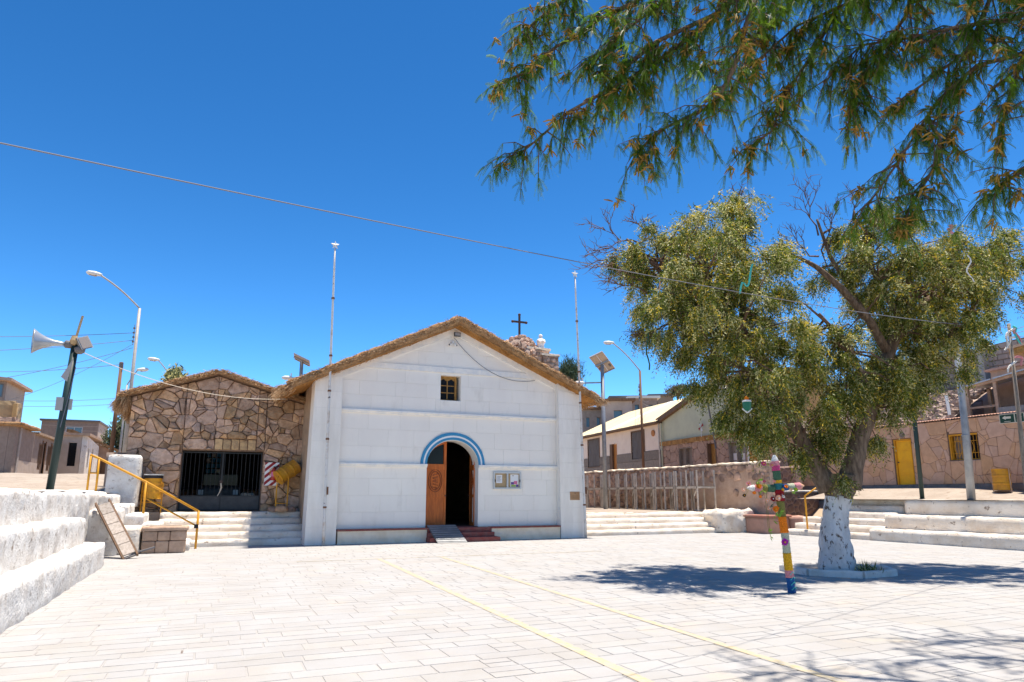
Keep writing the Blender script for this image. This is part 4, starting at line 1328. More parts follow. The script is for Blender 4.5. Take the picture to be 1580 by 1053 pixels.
MB().tube([(1.94, HY - .32, 2.55), (1.83, HY - .34, 2.48), (1.84, HY - .34, 2.25)], .014, n=6).build('hose', 'yellow_paint', t)
# handrail
t = thing('handrail', (-1.8, 23.3, 0), 'long yellow tube handrail climbing left from the front steps to the upper street', 'handrail')
A, B_, C, Dp = Vector((-.35, 23.3, 1.10)), Vector((-1.86, 23.3, 1.98)), Vector((-3.12, 23.3, 2.64)), Vector((-3.36, 23.3, 2.74))
MB().tube([A, B_, C, Dp], .034, n=8).build('top_rail', 'yellow_paint', t, smooth=True)
MB().tube([(-.36, 23.3, .66), (-1.82, 23.3, 1.50)], .024, n=8).build('lower_rail', 'yellow_paint', t, smooth=True)
for x, z0, z1 in ((-.35, 0, 1.12), (-1.84, .4, 1.98), (-3.12, 1.6, 2.64), (-3.34, 1.6, 2.74)): MB().tube([(x, 23.3, z0), (x, 23.3, z1)], .034 if z0 < 1 else .03, n=8).build('post', 'yellow_paint', t, smooth=True)
MB().tube([(-3.12, 23.3, 2.22), (-3.34, 23.3, 2.22)], .024, n=8).build('crossbar', 'yellow_paint', t)
MB().box(-.44, -.32, 23.25, 23.35, .60, .72).build('joint_box', 'bin_black', t)
# leaning bench top
t = thing('leaning_bench', (-1.8, 20.2, 0), 'grey weathered bench top of planks leaning against the whitewashed steps', 'bench')
p0 = Vector((-1.95, 20.3, .06)); p1 = Vector((-2.78, 21.42, 1.30))
ax = (p1 - p0).normalized(); wd = Vector((.895, .31, .324)); wd = (wd - ax * wd.dot(ax)).normalized(); nn = ax.cross(wd).normalized()
if nn.z < 0: nn = -nn
Fb = Frame(p0, wd, ax, nn); LB = (p1 - p0).length
nb = 5
for i in range(nb):
    z0 = LB * i / nb + .01; z1 = LB * (i + 1) / nb - .01
    MB().prism([(0, z0), (.28, z0), (.28, z1), (0, z1)], Fb, .0, .04).build('plank', 'bench_wood', t)
for a in (-.04, .285):
    MB().prism([(a, -.08), (a + .045, -.08), (a + .045, LB + .12), (a, LB + .12)], Fb, -.07, .03).build('side_rail', 'brown_wood', t)
MB().prism([(-.03, -.06), (.33, -.06), (.33, -.01), (-.03, -.01)], Fb, -.06, -.01).build('end_rail', 'tin_dark', t)
MB().bar(p0 + wd * .2, p0 + wd * .62 + Vector((.1, .35, -.02)), .04).build('foot_bar', 'tin_dark', t)

# ------------------------------------------------------------------ street furniture on the left
t = thing('speaker_post', (-4.0, 22.04, 1.7), 'leaning dark green post carrying a horn loudspeaker and a floodlight', 'speaker post')
s0, s1 = Vector((-4.03, 22.04, 1.6)), Vector((-3.86, 22.06, 5.75))
MB().tube([s0, s1], .095, n=10).build('post', 'dark_green', t, smooth=True)
MB().bar(s1 + Vector((-.02, -.1, -.05)), Vector((-3.76, 22.0, 6.56)), .10, .05).build('wood_batten', 'cork', t)
MB().prism([(-3.84, 5.32), (-4.08, 4.78), (-3.92, 4.66)], face_south(21.92), -.012, .012).build('sheet_flap', 'box_grey', t)
c = Vector((-4.50, 21.93, 5.72))
ax = Vector((-.92, -.25, -.02)).normalized()
hn = MB().lathe(c - ax * .42, [(0, .05), (.10, .06), (.28, .09), (.46, .15), (.62, .24), (.74, .335), (.76, .345), (.745, .32), (.6, .21), (.4, .10), (.2, .03)], 28, axis=ax)
hn.build('horn', 'horn_grey', t, smooth=True)
MB().lathe(c - ax * .42, [(-.20, .06), (-.18, .11), (0, .11), (.03, .06)], 16, axis=ax).build('horn_driver', 'tin_dark', t, smooth=True)
MB().bar(c - ax * .45, s1 + Vector((0, 0, -.05)), .06).build('horn_bracket', 'galvanised', t)
F = Frame(Vector((-3.62, 21.9, 5.78)), Vector((.75, .35, .35)).normalized(), Vector((-.45, .1, .85)).normalized(), Vector((.45, -.85, -.05)).normalized())
MB().prism([(-.15, -.19), (.15, -.19), (.15, .19), (-.15, .19)], F, -.10, .04).build('floodlight_housing', 'galvanised', t)
MB().prism([(-.12, -.16), (.12, -.16), (.12, .16), (-.12, .16)], F, .0405, .05).build('floodlight_glass', 'glass_grey', t)
MB().lathe((-3.72, 21.95, 5.46), [(0, .05), (.05, .12), (.16, .14), (.2, .08)], 14).build('round_lamp', 'tin_dark', t, smooth=True)
MB().lathe((-3.88, 21.95, 5.72), [(0, .07), (.1, .11), (.24, .07)], 12).build('insulator', 'cork', t)
MB().box(-4.12, -3.95, 21.90, 21.96, 3.86, 4.22).build('back_plate', 'box_grey', t)
MB().box(-3.86, -3.76, 22.04, 22.1, 3.9, 4.2).build('meter_box', 'box_grey', t)
MB().tube([(-3.78, 22.02, 5.1), (-3.83, 21.96, 4.4), (-3.95, 21.93, 3.4)], .012, n=5).build('conduit', 'cable_mid', t)

def street_lamp(x, y, z0, zt, arm, head_dir, label, r=.09, m='lamp_grey', group='tall street lamps', ins=True):
    t = thing('street_lamp', (x, y, z0), label, 'street lamp', group)
    MB().tube([(x, y, z0), (x, y, zt)], [r * 1.15, r * .8], n=10).build('pole', m, t, smooth=True)
    a = Vector((x, y, zt)); e = a + Vector(arm)
    pts = []
    for q in lin(0, 1, 12):
        pts.append(a.lerp(e, q) + Vector((0, 0, .22 * math.sin(math.pi * min(1, q * 1.0)) * (1 if q < 1 else 0) * arm[2] * .35)))
    MB().tube(pts, r * .48, n=8).build('arm', 'lamp_grey', t, smooth=True)
    hd = Vector(head_dir).normalized()
    MB().lathe(e - hd * .12, [(0, .05), (.1, .09), (.35, .13), (.62, .11), (.72, .03)], 14, axis=hd).build('lamp_head', 'lamp_white', t, smooth=True)
    MB().lathe(e + hd * .12 - Vector((0, 0, .06)), [(0, .09), (.34, .07)], 12, axis=hd).build('lens', 'glass_grey', t, smooth=True)
    if ins:
        for i in range(4):
            MB().lathe((x - .14, y - .05, zt - 1.15 - .24 * i), [(0, .035), (.05, .06), (.10, .035)], 8).build('insulator', 'tin_dark', t)
        MB().bar((x - .13, y - .05, zt - 2.0), (x - .13, y - .05, zt - .9), .03).build('insulator_rack', 'galvanised', t)
    return t
street_lamp(-4.28, 39.76, 2.0, 11.25, (-1.95, -.32, 1.52), (-1, -.15, .05), 'tall grey street lamp whose long arm reaches left above the stone house eave')
street_lamp(-3.0, 50.0, 2.0, 9.0, (-1.0, -.1, 1.35), (-1, -.1, .05), 'distant street lamp seen just above the thatched stone house roof', r=.07, ins=False)
street_lamp(-5.6, 49.8, 2.0, 8.55, (.55, .05, 1.05), (1, .1, .12), 'distant street lamp bending right, low behind the tall left lamp', r=.07, ins=False)
t = thing('wooden_pole', (-4.1, 33.75, 2.2), 'thin dark brown wooden utility pole left of the stone house', 'utility pole')
MB().tube([(-4.12, 33.75, 1.9), (-4.10, 33.75, 7.3)], [.10, .065], n=10).build('pole', 'pole_wood', t, smooth=True)
MB().tube([(-4.10, 33.75, 7.0), (-4.10, 33.7, 7.28)], .085, n=8).build('cap', 'tin_dark', t)
# ------------------------------------------------------------------ houses along the upper street (left background)
def pane_window(parent, fr, a0, a1, b0, b1, fm='brown_wood', gm='glass_grey', d=-.06, name='window', bars=1):
    w = MB()
    w.prism([(a0, b0), (a1, b0), (a1, b0 + .06), (a0, b0 + .06)], fr, d, .02); w.prism([(a0, b1 - .06), (a1, b1 - .06), (a1, b1), (a0, b1)], fr, d, .02)
    w.prism([(a0, b0 + .06), (a0 + .06, b0 + .06), (a0 + .06, b1 - .06), (a0, b1 - .06)], fr, d, .02); w.prism([(a1 - .06, b0 + .06), (a1, b0 + .06), (a1, b1 - .06), (a1 - .06, b1 - .06)], fr, d, .02)
    for i in range(bars):
        m = a0 + (a1 - a0) * (i + 1) / (bars + 1)
        w.prism([(m - .03, b0 + .06), (m + .03, b0 + .06), (m + .03, b1 - .06), (m - .03, b1 - .06)], fr, d + .001, .018)
    o = w.build(name, fm, parent)
    for i in range(bars + 1):
        p = a0 + .06 + (a1 - a0 - .12) * i / (bars + 1); q = a0 + .06 + (a1 - a0 - .12) * (i + 1) / (bars + 1)
        MB().prism([(p + .002, b0 + .061), (q - .002, b0 + .061), (q - .002, b1 - .061), (p + .002, b1 - .061)], fr, d + .02, d + .03).build('pane', gm, o)
    return o
def house_box(x0, x1, y0, y1, z0, z1, m, t, name='wall'):
    return MB().box(x0, x1, y0, y1, z0, z1).build(name, m, t)

GL = 2.5
t = thing('adobe_house', (-11, 45, GL), 'long low brick house with a thatch edge and two doors on the upper street', 'house')
fe = face_east(-9.35)
reg = [(41.6, GL - .2), (51.6, GL - .2), (51.6, 4.88), (41.6, 5.02)]
op = [(46.9, 47.6, 3.0, 4.5), (47.75, 48.45, GL - .2, 4.6), (49.2, 49.9, 3.0, 4.5), (50.1, 50.8, GL - .2, 4.6)]
wall(reg, op, fe, .3, 'wall', 'brick_far', t)
for q in cut_holes([(42.6, GL - .2), (51.6, GL - .2), (51.6, 3.35), (42.6, 3.35)], op): MB().prism(q, fe, .0, .022).build('plaster_band', 'brick_plaster', t)
MB().prism([(42.2, GL - .2), (42.55, GL - .2), (42.55, 5.0), (42.2, 5.0)], fe, .0, .06).build('corner_post', 'grey_block', t)
for a, c, b0, b1 in (op[0], op[2]): pane_window(t, fe, a, c, b0, b1)
for a, c, b0, b1 in (op[1], op[3]):
    MB().prism([(a, b0), (c, b0), (c, b1), (a, b1)], fe, -.2, -.12).build('door', 'brick_plaster', t)
    for p in (a - .1, c): MB().prism([(p, b0), (p + .1, b0), (p + .1, b1 + .1), (p, b1 + .1)], fe, -.05, .05).build('door_post', 'pole_wood', t)
house_box(-15, -9.66, 41.6, 41.9, GL - .2, 5.1, 'brick_far', t, 'end_wall')
rough_box(-15, -9.05, 41.3, 45.5, 5.0, 5.22, res=.3, r=.08, amp=.06, sc=2, seed=3, drop_bottom=False).build('thatch_edge', 'thatch', t, smooth=True)
MB().box(-15, -9.15, 45.6, 51.8, 4.92, 5.04).build('roof', 'adobe', t)
t = thing('plastered_house', (-9.5, 55, GL), 'small patchy white plastered house with dark doorways between two brown houses', 'house')
fs_ = face_south(51.9); fe = face_east(-7.75)
wall([(51.9, GL - .2), (57.0, GL - .2), (57.0, 5.0), (51.9, 5.35)], [(52.6, 53.2, 3.3, 4.6), (54.2, 54.8, GL - .2, 4.7)], fe, .3, 'wall', 'whitewash_step', t)
wall([(-9.3, GL - .2), (-8.07, GL - .2), (-8.07, 5.36), (-9.3, 5.66)], [(-8.75, -8.3, 3.4, 4.9)], fs_, .3, 'wall', 'brick_plaster', t)
MB().box(-9.5, -7.6, 51.7, 57.1, 5.36, 5.52).build('roof_slab', 'planter_stone', t)
MB().prism([(-8.74, 3.41), (-8.31, 3.41), (-8.31, 4.89), (-8.74, 4.89)], fs_, -.25, -.15).build('pane', 'glass_dark', t)
MB().prism([(52.61, 3.31), (53.19, 3.31), (53.19, 4.59), (52.61, 4.59)], fe, -.25, -.15).build('pane', 'glass_dark', t)
MB().prism([(54.21, GL - .2), (54.79, GL - .2), (54.79, 4.69), (54.21, 4.69)], fe, -.25, -.15).build('door', 'brown_wood', t)
t = thing('gabled_adobe_house', (-9, 58, GL), 'brown stone house with a sloping reed roof left of the wooden pole', 'house')
wall([(-10.2, GL - .2), (-6.4, GL - .2), (-6.4, 4.5), (-9.6, 6.0), (-10.2, 5.8)], [(-7.7, -7.2, GL - .2, 4.1)], face_south(58.2), .4, 'wall', 'street_stone', t)
MB().prism([(-7.69, GL - .2), (-7.21, GL - .2), (-7.21, 4.09), (-7.69, 4.09)], face_south(58.2), -.3, -.2).build('door', 'pole_wood', t)
MB().prism([(-10.0, 6.25), (-9.6, 6.22), (-6.1, 4.62), (-6.1, 4.42), (-9.6, 6.0), (-10.0, 6.05)][::-1], face_south(57.8), -5, .0).build('roof', 'thatch', t)
for x in (-6.9, -8.3): MB().box(x, x + .12, 57.9, 58.02, GL - .2, 4.6).build('post', 'pole_wood', t)
t = thing('brick_block_house', (-12, 70, GL), 'flat-roofed grey brick house with a blue window beyond the low houses', 'house')
fs_ = face_south(69.0)
wall([(-13.8, 2), (-9.62, 2), (-9.62, 7.8), (-13.8, 7.8)], [(-12.0, -10.75, 6.3, 7.35)], fs_, .3, 'wall', 'brick_far', t)
for i in range(9): MB().prism([(-13.79, 4.2 + i * .4), (-9.63, 4.2 + i * .4), (-9.63, 4.24 + i * .4), (-13.79, 4.24 + i * .4)] if i not in (6, 7) else [(-10.7, 4.2 + i * .4), (-9.63, 4.2 + i * .4), (-9.63, 4.24 + i * .4), (-10.7, 4.24 + i * .4)], fs_, -.01, .012).build('course', 'brick_plaster', t)
pane_window(t, fs_, -12.0, -10.75, 6.3, 7.35, 'pale_panel', 'glass_blue')
house_box(-9.92, -9.62, 69.32, 75, 2, 7.8, 'brick_plaster', t, 'side_wall')
MB().box(-13.95, -9.5, 68.85, 75, 7.8, 7.95).build('roof_slab', 'tin_dark', t)
t = thing('brick_tower_house', (-15, 62, GL), 'two-storey brick house with a shadowed upper window at the left edge', 'house')
fs_ = face_south(60.3)
wall([(-18, 2), (-14.6, 2), (-14.6, 9.8), (-18, 9.8)], [(-15.4, -14.7, 8.6, 9.6)], fs_, .3, 'wall', 'brick_far', t)
house_box(-14.9, -14.6, 60.62, 66, 2, 9.8, 'brick_plaster', t, 'side_wall')
pane_window(t, fs_, -15.4, -14.7, 8.6, 9.6, 'tin_dark', 'glass_blue', bars=0)
MB().prism([(-18, 9.8), (-14.15, 9.8), (-14.15, 10.0), (-18, 10.25)], fs_, -6, .5).build('roof', 'planter_stone', t)
t = thing('ochre_shed', (-12.6, 54, GL), 'ochre shed with a ragged wall top below the brick tower house', 'shed')
rough_box(-14.5, -12.3, 53.4, 55.5, 5.0, 7.6, res=.3, r=.06, amp=.12, sc=2, seed=4).build('wall', 'ochre_far', t)
rough_box(-13.5, -12.0, 53.0, 53.8, 5.0, 6.5, res=.25, r=.1, amp=.14, sc=3, seed=6).build('broken_wall', 'street_stone', t)
MB().box(-12.32, -12.1, 53.2, 53.42, 4.8, 7.4).build('post', 'ochre_wall', t)

# ------------------------------------------------------------------ alley right of the church
t = thing('rubble_wall', (22.2, 30, .8), 'brown mud and rubble boundary wall running along the alley', 'wall')
rough_box(21.95, 22.5, 22.9, 40, .6, 2.98, res=.16, r=.08, amp=.05, sc=1.8, seed=4).build('wall', 'alley_mud', t, smooth=True)
fw = face_west(21.97)
rnd = random.Random(9)
cs = cells([(-40, .9), (-22.95, .9), (-22.95, 2.95), (-40, 2.95)], .09, .22, rnd, sx=1.35, n_try=3800)
def in_wall(p):
    cy = sum(q[1] for q in p) / len(p); cx = sum(q[0] for q in p) / len(p)
    n_ = noise.noise(Vector((cx * .5, cy * .8, 3)))
    keep = cy > 2.3 + .5 * n_ or cx < -28.0 - 2 * n_ or (cx > -23.6) or n_ > .42
    return keep
cs = [p for p in cs if in_wall(p)]
lay_stones(cs, fw, t, 'alley_stone', 'stone', (.03, .08), .018, 6, 300, chamfer=.25)
fs_ = face_south(22.92)
cs = cells([(21.98, .7), (22.5, .7), (22.5, 2.95), (21.98, 2.95)], .07, .14, rnd, sx=1.2, n_try=900)
lay_stones(cs, fs_, t, 'alley_stone', 'stone', (.03, .07), .014, 8, 60, chamfer=.25)
rough_box(21.9, 22.55, 22.85, 40, 2.93, 3.05, res=.14, r=.05, amp=.07, sc=3, seed=14).build('coping', 'facade_base', t, smooth=True)
b = rough_box(20.9, 21.9, 25.4, 26.9, .80, .93, res=.12, r=.05, amp=.06, sc=4, seed=15)
one(b, 'rubble_heap', 'facade_base', 'few flat pale stones lying at the foot of the alley wall', 'rubble', smooth=True)

def stall_frame(y0, y1, label, x0=20.45, x1=21.45):
    t = thing('stall_frame', (x0, y0, .84), label, 'stall frame', 'steel stall frames in the alley')
    h, zt = 2.72, 1.98
    for x in (x0, x1):
        for y in (y0 + .05, (y0 + y1) / 2, y1 - .05): MB().box(x - .03, x + .03, y - .03, y + .03, .82, h).build('upright', 'frame_steel', t)
    for x in (x0, x1): MB().box(x - .03, x + .03, y0, y1, zt - .1, zt).build('long_rail', 'frame_steel', t)
    for y in (y0 + .05, y1 - .05): MB().box(x0 + .03, x1 - .03, y - .025, y + .025, zt - .08, zt - .01).build('cross_rail', 'frame_steel', t)
    MB().box(x0, x1, y0 + .02, y1 - .02, zt + .001, zt + .03).build('counter', 'grey_wood', t)
    MB().bar((x0, y0 + .08, zt - .1), (x0, y0 + .3, zt - .45), .035).build('brace', 'frame_steel', t)
names = ['empty grey steel stall frame nearest to the square, at the right end of the row', 'second steel stall frame from the right in the alley row',
         'third steel stall frame from the right in the alley row', 'steel stall frame in the middle of the alley row, beside the lamp pole',
         'third steel stall frame from the church wall', 'steel stall frame just beyond the solar lamp pole', 'steel stall frame farthest back, nearest to the church wall']
for i, lb in enumerate(names): stall_frame(25.9 + 1.72 * i, 25.9 + 1.72 * i + 1.66, lb)

# ------------------------------------------------------------------ street front behind: green gabled house and cream house
sd_ = Vector((.106, .994, 0)).normalized()
SN = Vector((-sd_.y, sd_.x, 0))     # towards the alley
P0 = Vector((27.4, 38.3, 0))
sf = Frame(P0, -sd_, (0, 0, 1), SN)        # a = metres towards the camera from the corner
GA = (-.0, 12.4)
t = thing('green_gabled_house', (26.8, 32, 2), 'sage green gabled house on a stone base with a timber fascia', 'house')
reg = [(0, 1.2), (12.4, 1.2), (12.4, 4.78), (0, 4.78)]
op = [(2.2, 3.75, 3.2, 4.5), (5.5, 6.3, 2.4, 4.55), (7.55, 9.1, 3.1, 4.52)]
wall(reg, op, sf, .4, 'stone_base', 'pink_mortar', t)
rnd = random.Random(31)
cs = cells(reg, .16, .36, rnd, sx=1.2, n_try=3200)
lay_stones(cs, sf, t, 'street_stone', 'stone', (.02, .04), .012, 5, 160, op, minarea=.02)
reg = [(0, 5.02), (12.4, 5.02), (12.4, 5.3), (7.0, 8.1), (0, 6.5)]
wall([(0, 5.02), (12.0, 5.02), (12.0, 5.25), (6.6, 8.1), (0, 6.45)][::1], [], sf, .4, 'green_gable', 'sage_wall', t, d1=-.02)
MB().prism([(-.2, 6.42), (0, 6.35), (6.6, 8.0), (6.6, 8.22), (-.2, 6.62)], sf, -.3, .25).build('verge', 'brown_wood', t)
MB().prism([(6.6, 8.0), (12.4, 4.95), (12.4, 5.17), (6.6, 8.22)], sf, -.3, .25).build('verge', 'white_sheet', t)
for i in range(44):
    a = .0 + i * .282
    MB().prism([(a, 4.77 + .02 * rnd.random()), (a + .27, 4.76 + .02 * rnd.random()), (a + .27, 5.06), (a, 5.06)], sf, .03, .1 + .03 * rnd.random()).build('shingle', 'shingle', t)
pane_window(t, sf, 2.2, 3.75, 3.2, 4.5, 'grey_wood', 'glass_grey', d=-.25)
w = pane_window(t, sf, 7.55, 9.1, 3.1, 4.52, 'grey_wood', 'glass_grey', d=-.25)
MB().prism([(5.52, 2.4), (6.28, 2.4), (6.28, 4.54), (5.52, 4.54)], sf, -.3, -.2).build('door', 'honey_wood', t)
for p in (5.42, 6.3): MB().prism([(p, 2.4), (p + .09, 2.4), (p + .09, 4.6), (p, 4.6)], sf, -.2, .05).build('door_frame', 'brown_wood', t)
b = MB().prism([(6.02, 3.45), (6.22, 3.45), (6.22, 3.82), (6.02, 3.82)], sf, -.19, -.18)
one(b, 'notice', 'paper', 'white sheet of paper pinned on the honey wooden door of the green house', 'notice')
for i, (a, z, w_, h_) in enumerate(((7.66, 3.5, .3, .38), (8.0, 3.52, .26, .4), (8.42, 3.48, .28, .36), (8.74, 3.5, .28, .4), (7.66, 3.15, .62, .28), (8.44, 3.15, .6, .28))):
    b = MB().prism([(a, z), (a + w_, z), (a + w_, z + h_), (a, z + h_)], sf, -.215, -.205)
    one(b, 'window_notice', 'paper', ('top left white sheet in the right window of the green house', 'second white sheet from the left in the top row of the green house window', 'third white sheet from the left in the top row of the green house window', 'top right white sheet in the right window of the green house', 'lower left wide white sheet in the green house window', 'lower right wide white sheet in the green house window')[i], 'notice', 'sheets stuck in the window of the green house')
t2 = thing('poster_wall', (26.4, 29, 3), 'white wall section covered with rows of dark lettering beside the green house window', 'poster')
MB().prism([(9.3, 3.0), (10.6, 3.0), (10.6, 4.7), (9.3, 4.7)], sf, .045, .07).build('sheet', 'paper', t2)
for i in range(6):
    for j in range(5):
        a = 9.42 + j * .23; z = 3.18 + i * .25
        if (i * 5 + j) % 7: MB().prism([(a, z), (a + .12, z), (a + .12, z + .07), (a, z + .07)], sf, .0705, .074).build('mark', 'ink', t2)
MB().tube([sf.pt(-.05, 1.5, .1), sf.pt(-.05, 6.4, .12)], .06, n=8).build('downpipe', 'frame_steel', t)
MB().tube([sf.pt(.25, 1.5, .1), sf.pt(.25, 6.3, .12)], .05, n=8).build('downpipe', 'sage_wall', t)
t = thing('mast', tuple(sf.pt(6.7, 4.2, .3)), 'thin dark leaning mast fixed to the front of the green gabled house', 'mast')
MB().tube([sf.pt(6.75, 4.2, .3), sf.pt(6.2, 7.2, .35)], .05, n=8).build('pole', 'tin_dark', t)
t = thing('pinwheel', tuple(sf.pt(5.1, 5.0, .2)), 'small white pinwheel ornament above the honey wooden door', 'ornament')
MB().tube([sf.pt(5.1, 5.0, .15), sf.pt(5.1, 5.6, .15)], .02, n=6).build('stem', 'lamp_white', t)
for k in range(4):
    c, s = math.cos(k * math.pi / 2 + .4), math.sin(k * math.pi / 2 + .4)
    MB().prism([(5.1, 5.6), (5.1 + .28 * c - .1 * s, 5.6 + .28 * s + .1 * c), (5.1 + .26 * c + .06 * s, 5.6 + .26 * s - .06 * c)], sf, .15, .17).build('vane', 'lamp_white' if k % 2 else 'sign_red', t)

t = thing('cream_house', (28, 45, 2), 'long cream house with a pale corrugated roof and tall grey shutters', 'house')
op = [(-12.2, -9.95, 3.85, 6.05), (-8.05, -6.75, 2.2, 5.45), (-4.25, -2.35, 4.1, 6.05)]
wall([(-14.5, 4.58), (-.05, 4.58), (-.05, 6.5), (-14.5, 6.5)], op, sf, .4, 'wall', 'cream_wall', t)
for z0, z1 in ((1.2, 2.6), (2.6, 3.3), (3.3, 3.95), (3.95, 4.57)):
    for p in cut_holes([(-14.5, z0), (-.05, z0), (-.05, z1 - .02), (-14.5, z1 - .02)], op): MB().prism(p, sf, -.4, .02 + .015 * ((z0 * 10) % 2)).build('plank', 'grey_wood', t)
for (a, c, z0, z1) in (op[0], op[2]):
    sh = MB().prism([(a, z0), (c, z0), (c, z1), (a, z1)], sf, -.12, -.05).build('shutter', 'shutter', t)
    nn_ = 9
    for i in range(nn_):
        p = a + .08 + i * (c - a - .16) / nn_
        MB().prism([(p, z0 + .05), (p + (c - a - .16) / nn_ * .6, z0 + .05), (p + (c - a - .16) / nn_ * .6, z1 - .05), (p, z1 - .05)], sf, -.049, .0).build('slat', 'shutter', sh)
    f_ = MB()
    for q in ([(a - .08, z0 - .08), (c + .08, z0 - .08), (c + .08, z0), (a - .08, z0)], [(a - .08, z1), (c + .08, z1), (c + .08, z1 + .08), (a - .08, z1 + .08)], [(a - .08, z0), (a, z0), (a, z1), (a - .08, z1)], [(c, z0), (c + .08, z0), (c + .08, z1), (c, z1)]): f_.prism(q, sf, -.05, .04)
    f_.build('shutter_frame', 'brown_wood', t)
MB().prism([(-7.6, 2.2), (-6.8, 2.2), (-6.8, 5.4), (-7.6, 5.4)], sf, -.25, -.15).build('door', 'orange_wood', t)
MB().prism([(-8.05, 2.2), (-7.62, 2.2), (-7.62, 5.45), (-8.05, 5.45)], sf, -.2, .0).build('door_jamb', 'brown_wood', t)
# roof of sheets
rf = 15
zr0, zr1 = 6.42, 8.95
for i in range(rf):
    a0 = -14.8 + i * 1.0; a1 = a0 + .985
    bb = MB(); n = 8
    lo = .5; hi = -5.2
    for k, (nn_, z) in enumerate(((lo, zr0), ((lo + hi) / 2, (zr0 + zr1) / 2 + .02), (hi, zr1))):
        for j in range(n + 1):
            wv = .022 * math.sin(j * math.pi)
            bb.v.append(tuple(sf.pt(a0 + (a1 - a0) * j / n, z + (.025 if j % 2 else 0) + .01 * (i % 2), nn_)))
    for k in range(2):
        for j in range(n):
            bb.f.append((k * (n + 1) + j, (k + 1) * (n + 1) + j, (k + 1) * (n + 1) + j + 1, k * (n + 1) + j + 1)); bb.mi.append(0)
    bb.build('roof_sheet', 'white_sheet' if i == 7 else 'cream_roof', t)
MB().prism([(-14.8, 6.3), (.2, 6.3), (.2, 6.41), (-14.8, 6.41)], sf, -.4, .5).build('eave_board', 'brown_wood', t)
MB().lathe(sf.pt(-1.0, 5.75, .02), [(0, .22), (.05, .22)], 16, axis=SN).build('round_vent', 'orange_wood', t)

# hill houses and the church tower behind
def hill_house(x, y, w, h, z, m, label, rm='tin_dark', win=2):
    t = thing('hill_house', (x, y, z), label, 'house', 'houses on the hill')
    F = Frame((x - w / 2 * .9, y, 0), Vector((.9, -.43, 0)).normalized(), (0, 0, 1), Vector((-.43, -.9, 0)).normalized())
    ops = [(w * (i + .35) / win, w * (i + .35) / win + w / win * .3, z + h * .45, z + h * .75) for i in range(win)]
    wall([(0, z - 3), (w, z - 3), (w, z + h), (0, z + h)], ops, F, 4, 'wall', m, t)
    for o_ in ops: MB().prism([(o_[0], o_[2]), (o_[1], o_[2]), (o_[1], o_[3]), (o_[0], o_[3])], F, -.4, -.3).build('window', 'glass_blue', t)
    MB().prism([(-.3, z + h), (w + .3, z + h), (w + .3, z + h + .25), (-.3, z + h + .2)], F, -4.3, .3).build('roof', rm, t)
hz = [(32.9, 57.2, 2.0, 3.0, 6.6, 'grey_block', 'grey hill house with two blue windows just right of the thatched church eave', 'brown_wood', 2),
      (33.8, 54.3, 2.6, 3.4, 6.7, 'hill_house', 'plain brown hill house behind the solar lamp pole', 'brown_wood', 1),
      (41.2, 63.9, 4.0, 2.9, 9.1, 'brick_far', 'wide brown hill house with a dark flat roof and four windows behind the cream roof', 'tin_dark', 4),
      (40.3, 59.7, 2.8, 2.6, 8.8, 'brick_far', 'brown stone hill house with a pale roof edge right of the lamp post', 'white_sheet', 2),
      (46.5, 65.1, 2.6, 2.6, 10.1, 'hill_house', 'small dark-roofed hill house half hidden by the cream roof ridge', 'tin_dark', 2)]
for a in hz: hill_house(*a)

t = thing('bell_tower', (16.3, 36.6, 4), 'rough stone tower dome carrying an iron cross behind the church roof', 'tower')
tc = Vector((16.25, 36.6, 0))
MB().box(14.6, 18.2, 35.3, 38.6, 1, 8.9).build('tower_body', 'street_stone', t)
core = MB().lathe((tc.x, tc.y, 8.6), [(0, 1.32), (.6, 1.3), (1.3, 1.12), (1.9, .78), (2.25, .3), (2.3, .02)], 20)
core.build('dome', 'rubble', t, smooth=True)
rnd = random.Random(77)
for k in range(170):
    th = rnd.uniform(-2.9, .6) - .3; h = rnd.uniform(.2, 2.3)
    r_ = float(np.interp(h, [0, .6, 1.3, 1.9, 2.25, 2.35], [1.32, 1.3, 1.12, .78, .35, .08]))
    c = Vector((tc.x + r_ * math.cos(th), tc.y + r_ * math.sin(th), 8.6 + h))
    s = rnd.uniform(.11, .22)
    sb = rough_box(-s, s, -s * .7, s * .7, -s * .6, s * .6, res=s, r=s * .4, amp=s * .35, sc=6, seed=k, drop_bottom=False)
    sb.v = [tuple(Matrix.Rotation(th + rnd.uniform(-.2, .2), 3, 'Z') @ Matrix.Rotation(rnd.uniform(-.4, .4), 3, 'Y') @ Vector(v) + c) for v in sb.v]
    sb.build('stone', 'alley_stone', t)
for (x0, x1, z0, z1, y) in ((16.3, 17.75, 8.8, 10.0, 35.6), (17.2, 18.25, 8.4, 9.65, 35.4)):
    MB().box(x0, x1, y, y + 1.5, z0 - 1, z1).build('shoulder_core', 'rubble', t)
    cs = cells([(x0, z0 - .6), (x1, z0 - .6), (x1, z1), (x0, z1)], .10, .2, rnd, sx=1.3, n_try=900)
    lay_stones(cs, face_south(y), t, 'alley_stone', 'stone', (.04, .10), .015, 3, 60, chamfer=.25)
    rough_box(x0 - .08, x1 + .08, y - .1, y + 1.5, z1 - .02, z1 + .13, res=.15, r=.03, amp=.04, sc=4, seed=3).build('ledge', 'facade_base', t)
xc = MB()
xc.box(tc.x - .055, tc.x + .055, tc.y - .05, tc.y + .05, 10.85, 12.28); xc.box(tc.x - .43, tc.x + .43, tc.y - .049, tc.y + .049, 11.79, 11.90)
for p in ((tc.x, tc.y, 12.3), (tc.x - .45, tc.y, 11.845), (tc.x + .45, tc.y, 11.845)): xc.lathe((p[0], p[1], p[2] - .08), [(0, .05), (.05, .09), (.11, .09), (.16, .04)], 8)
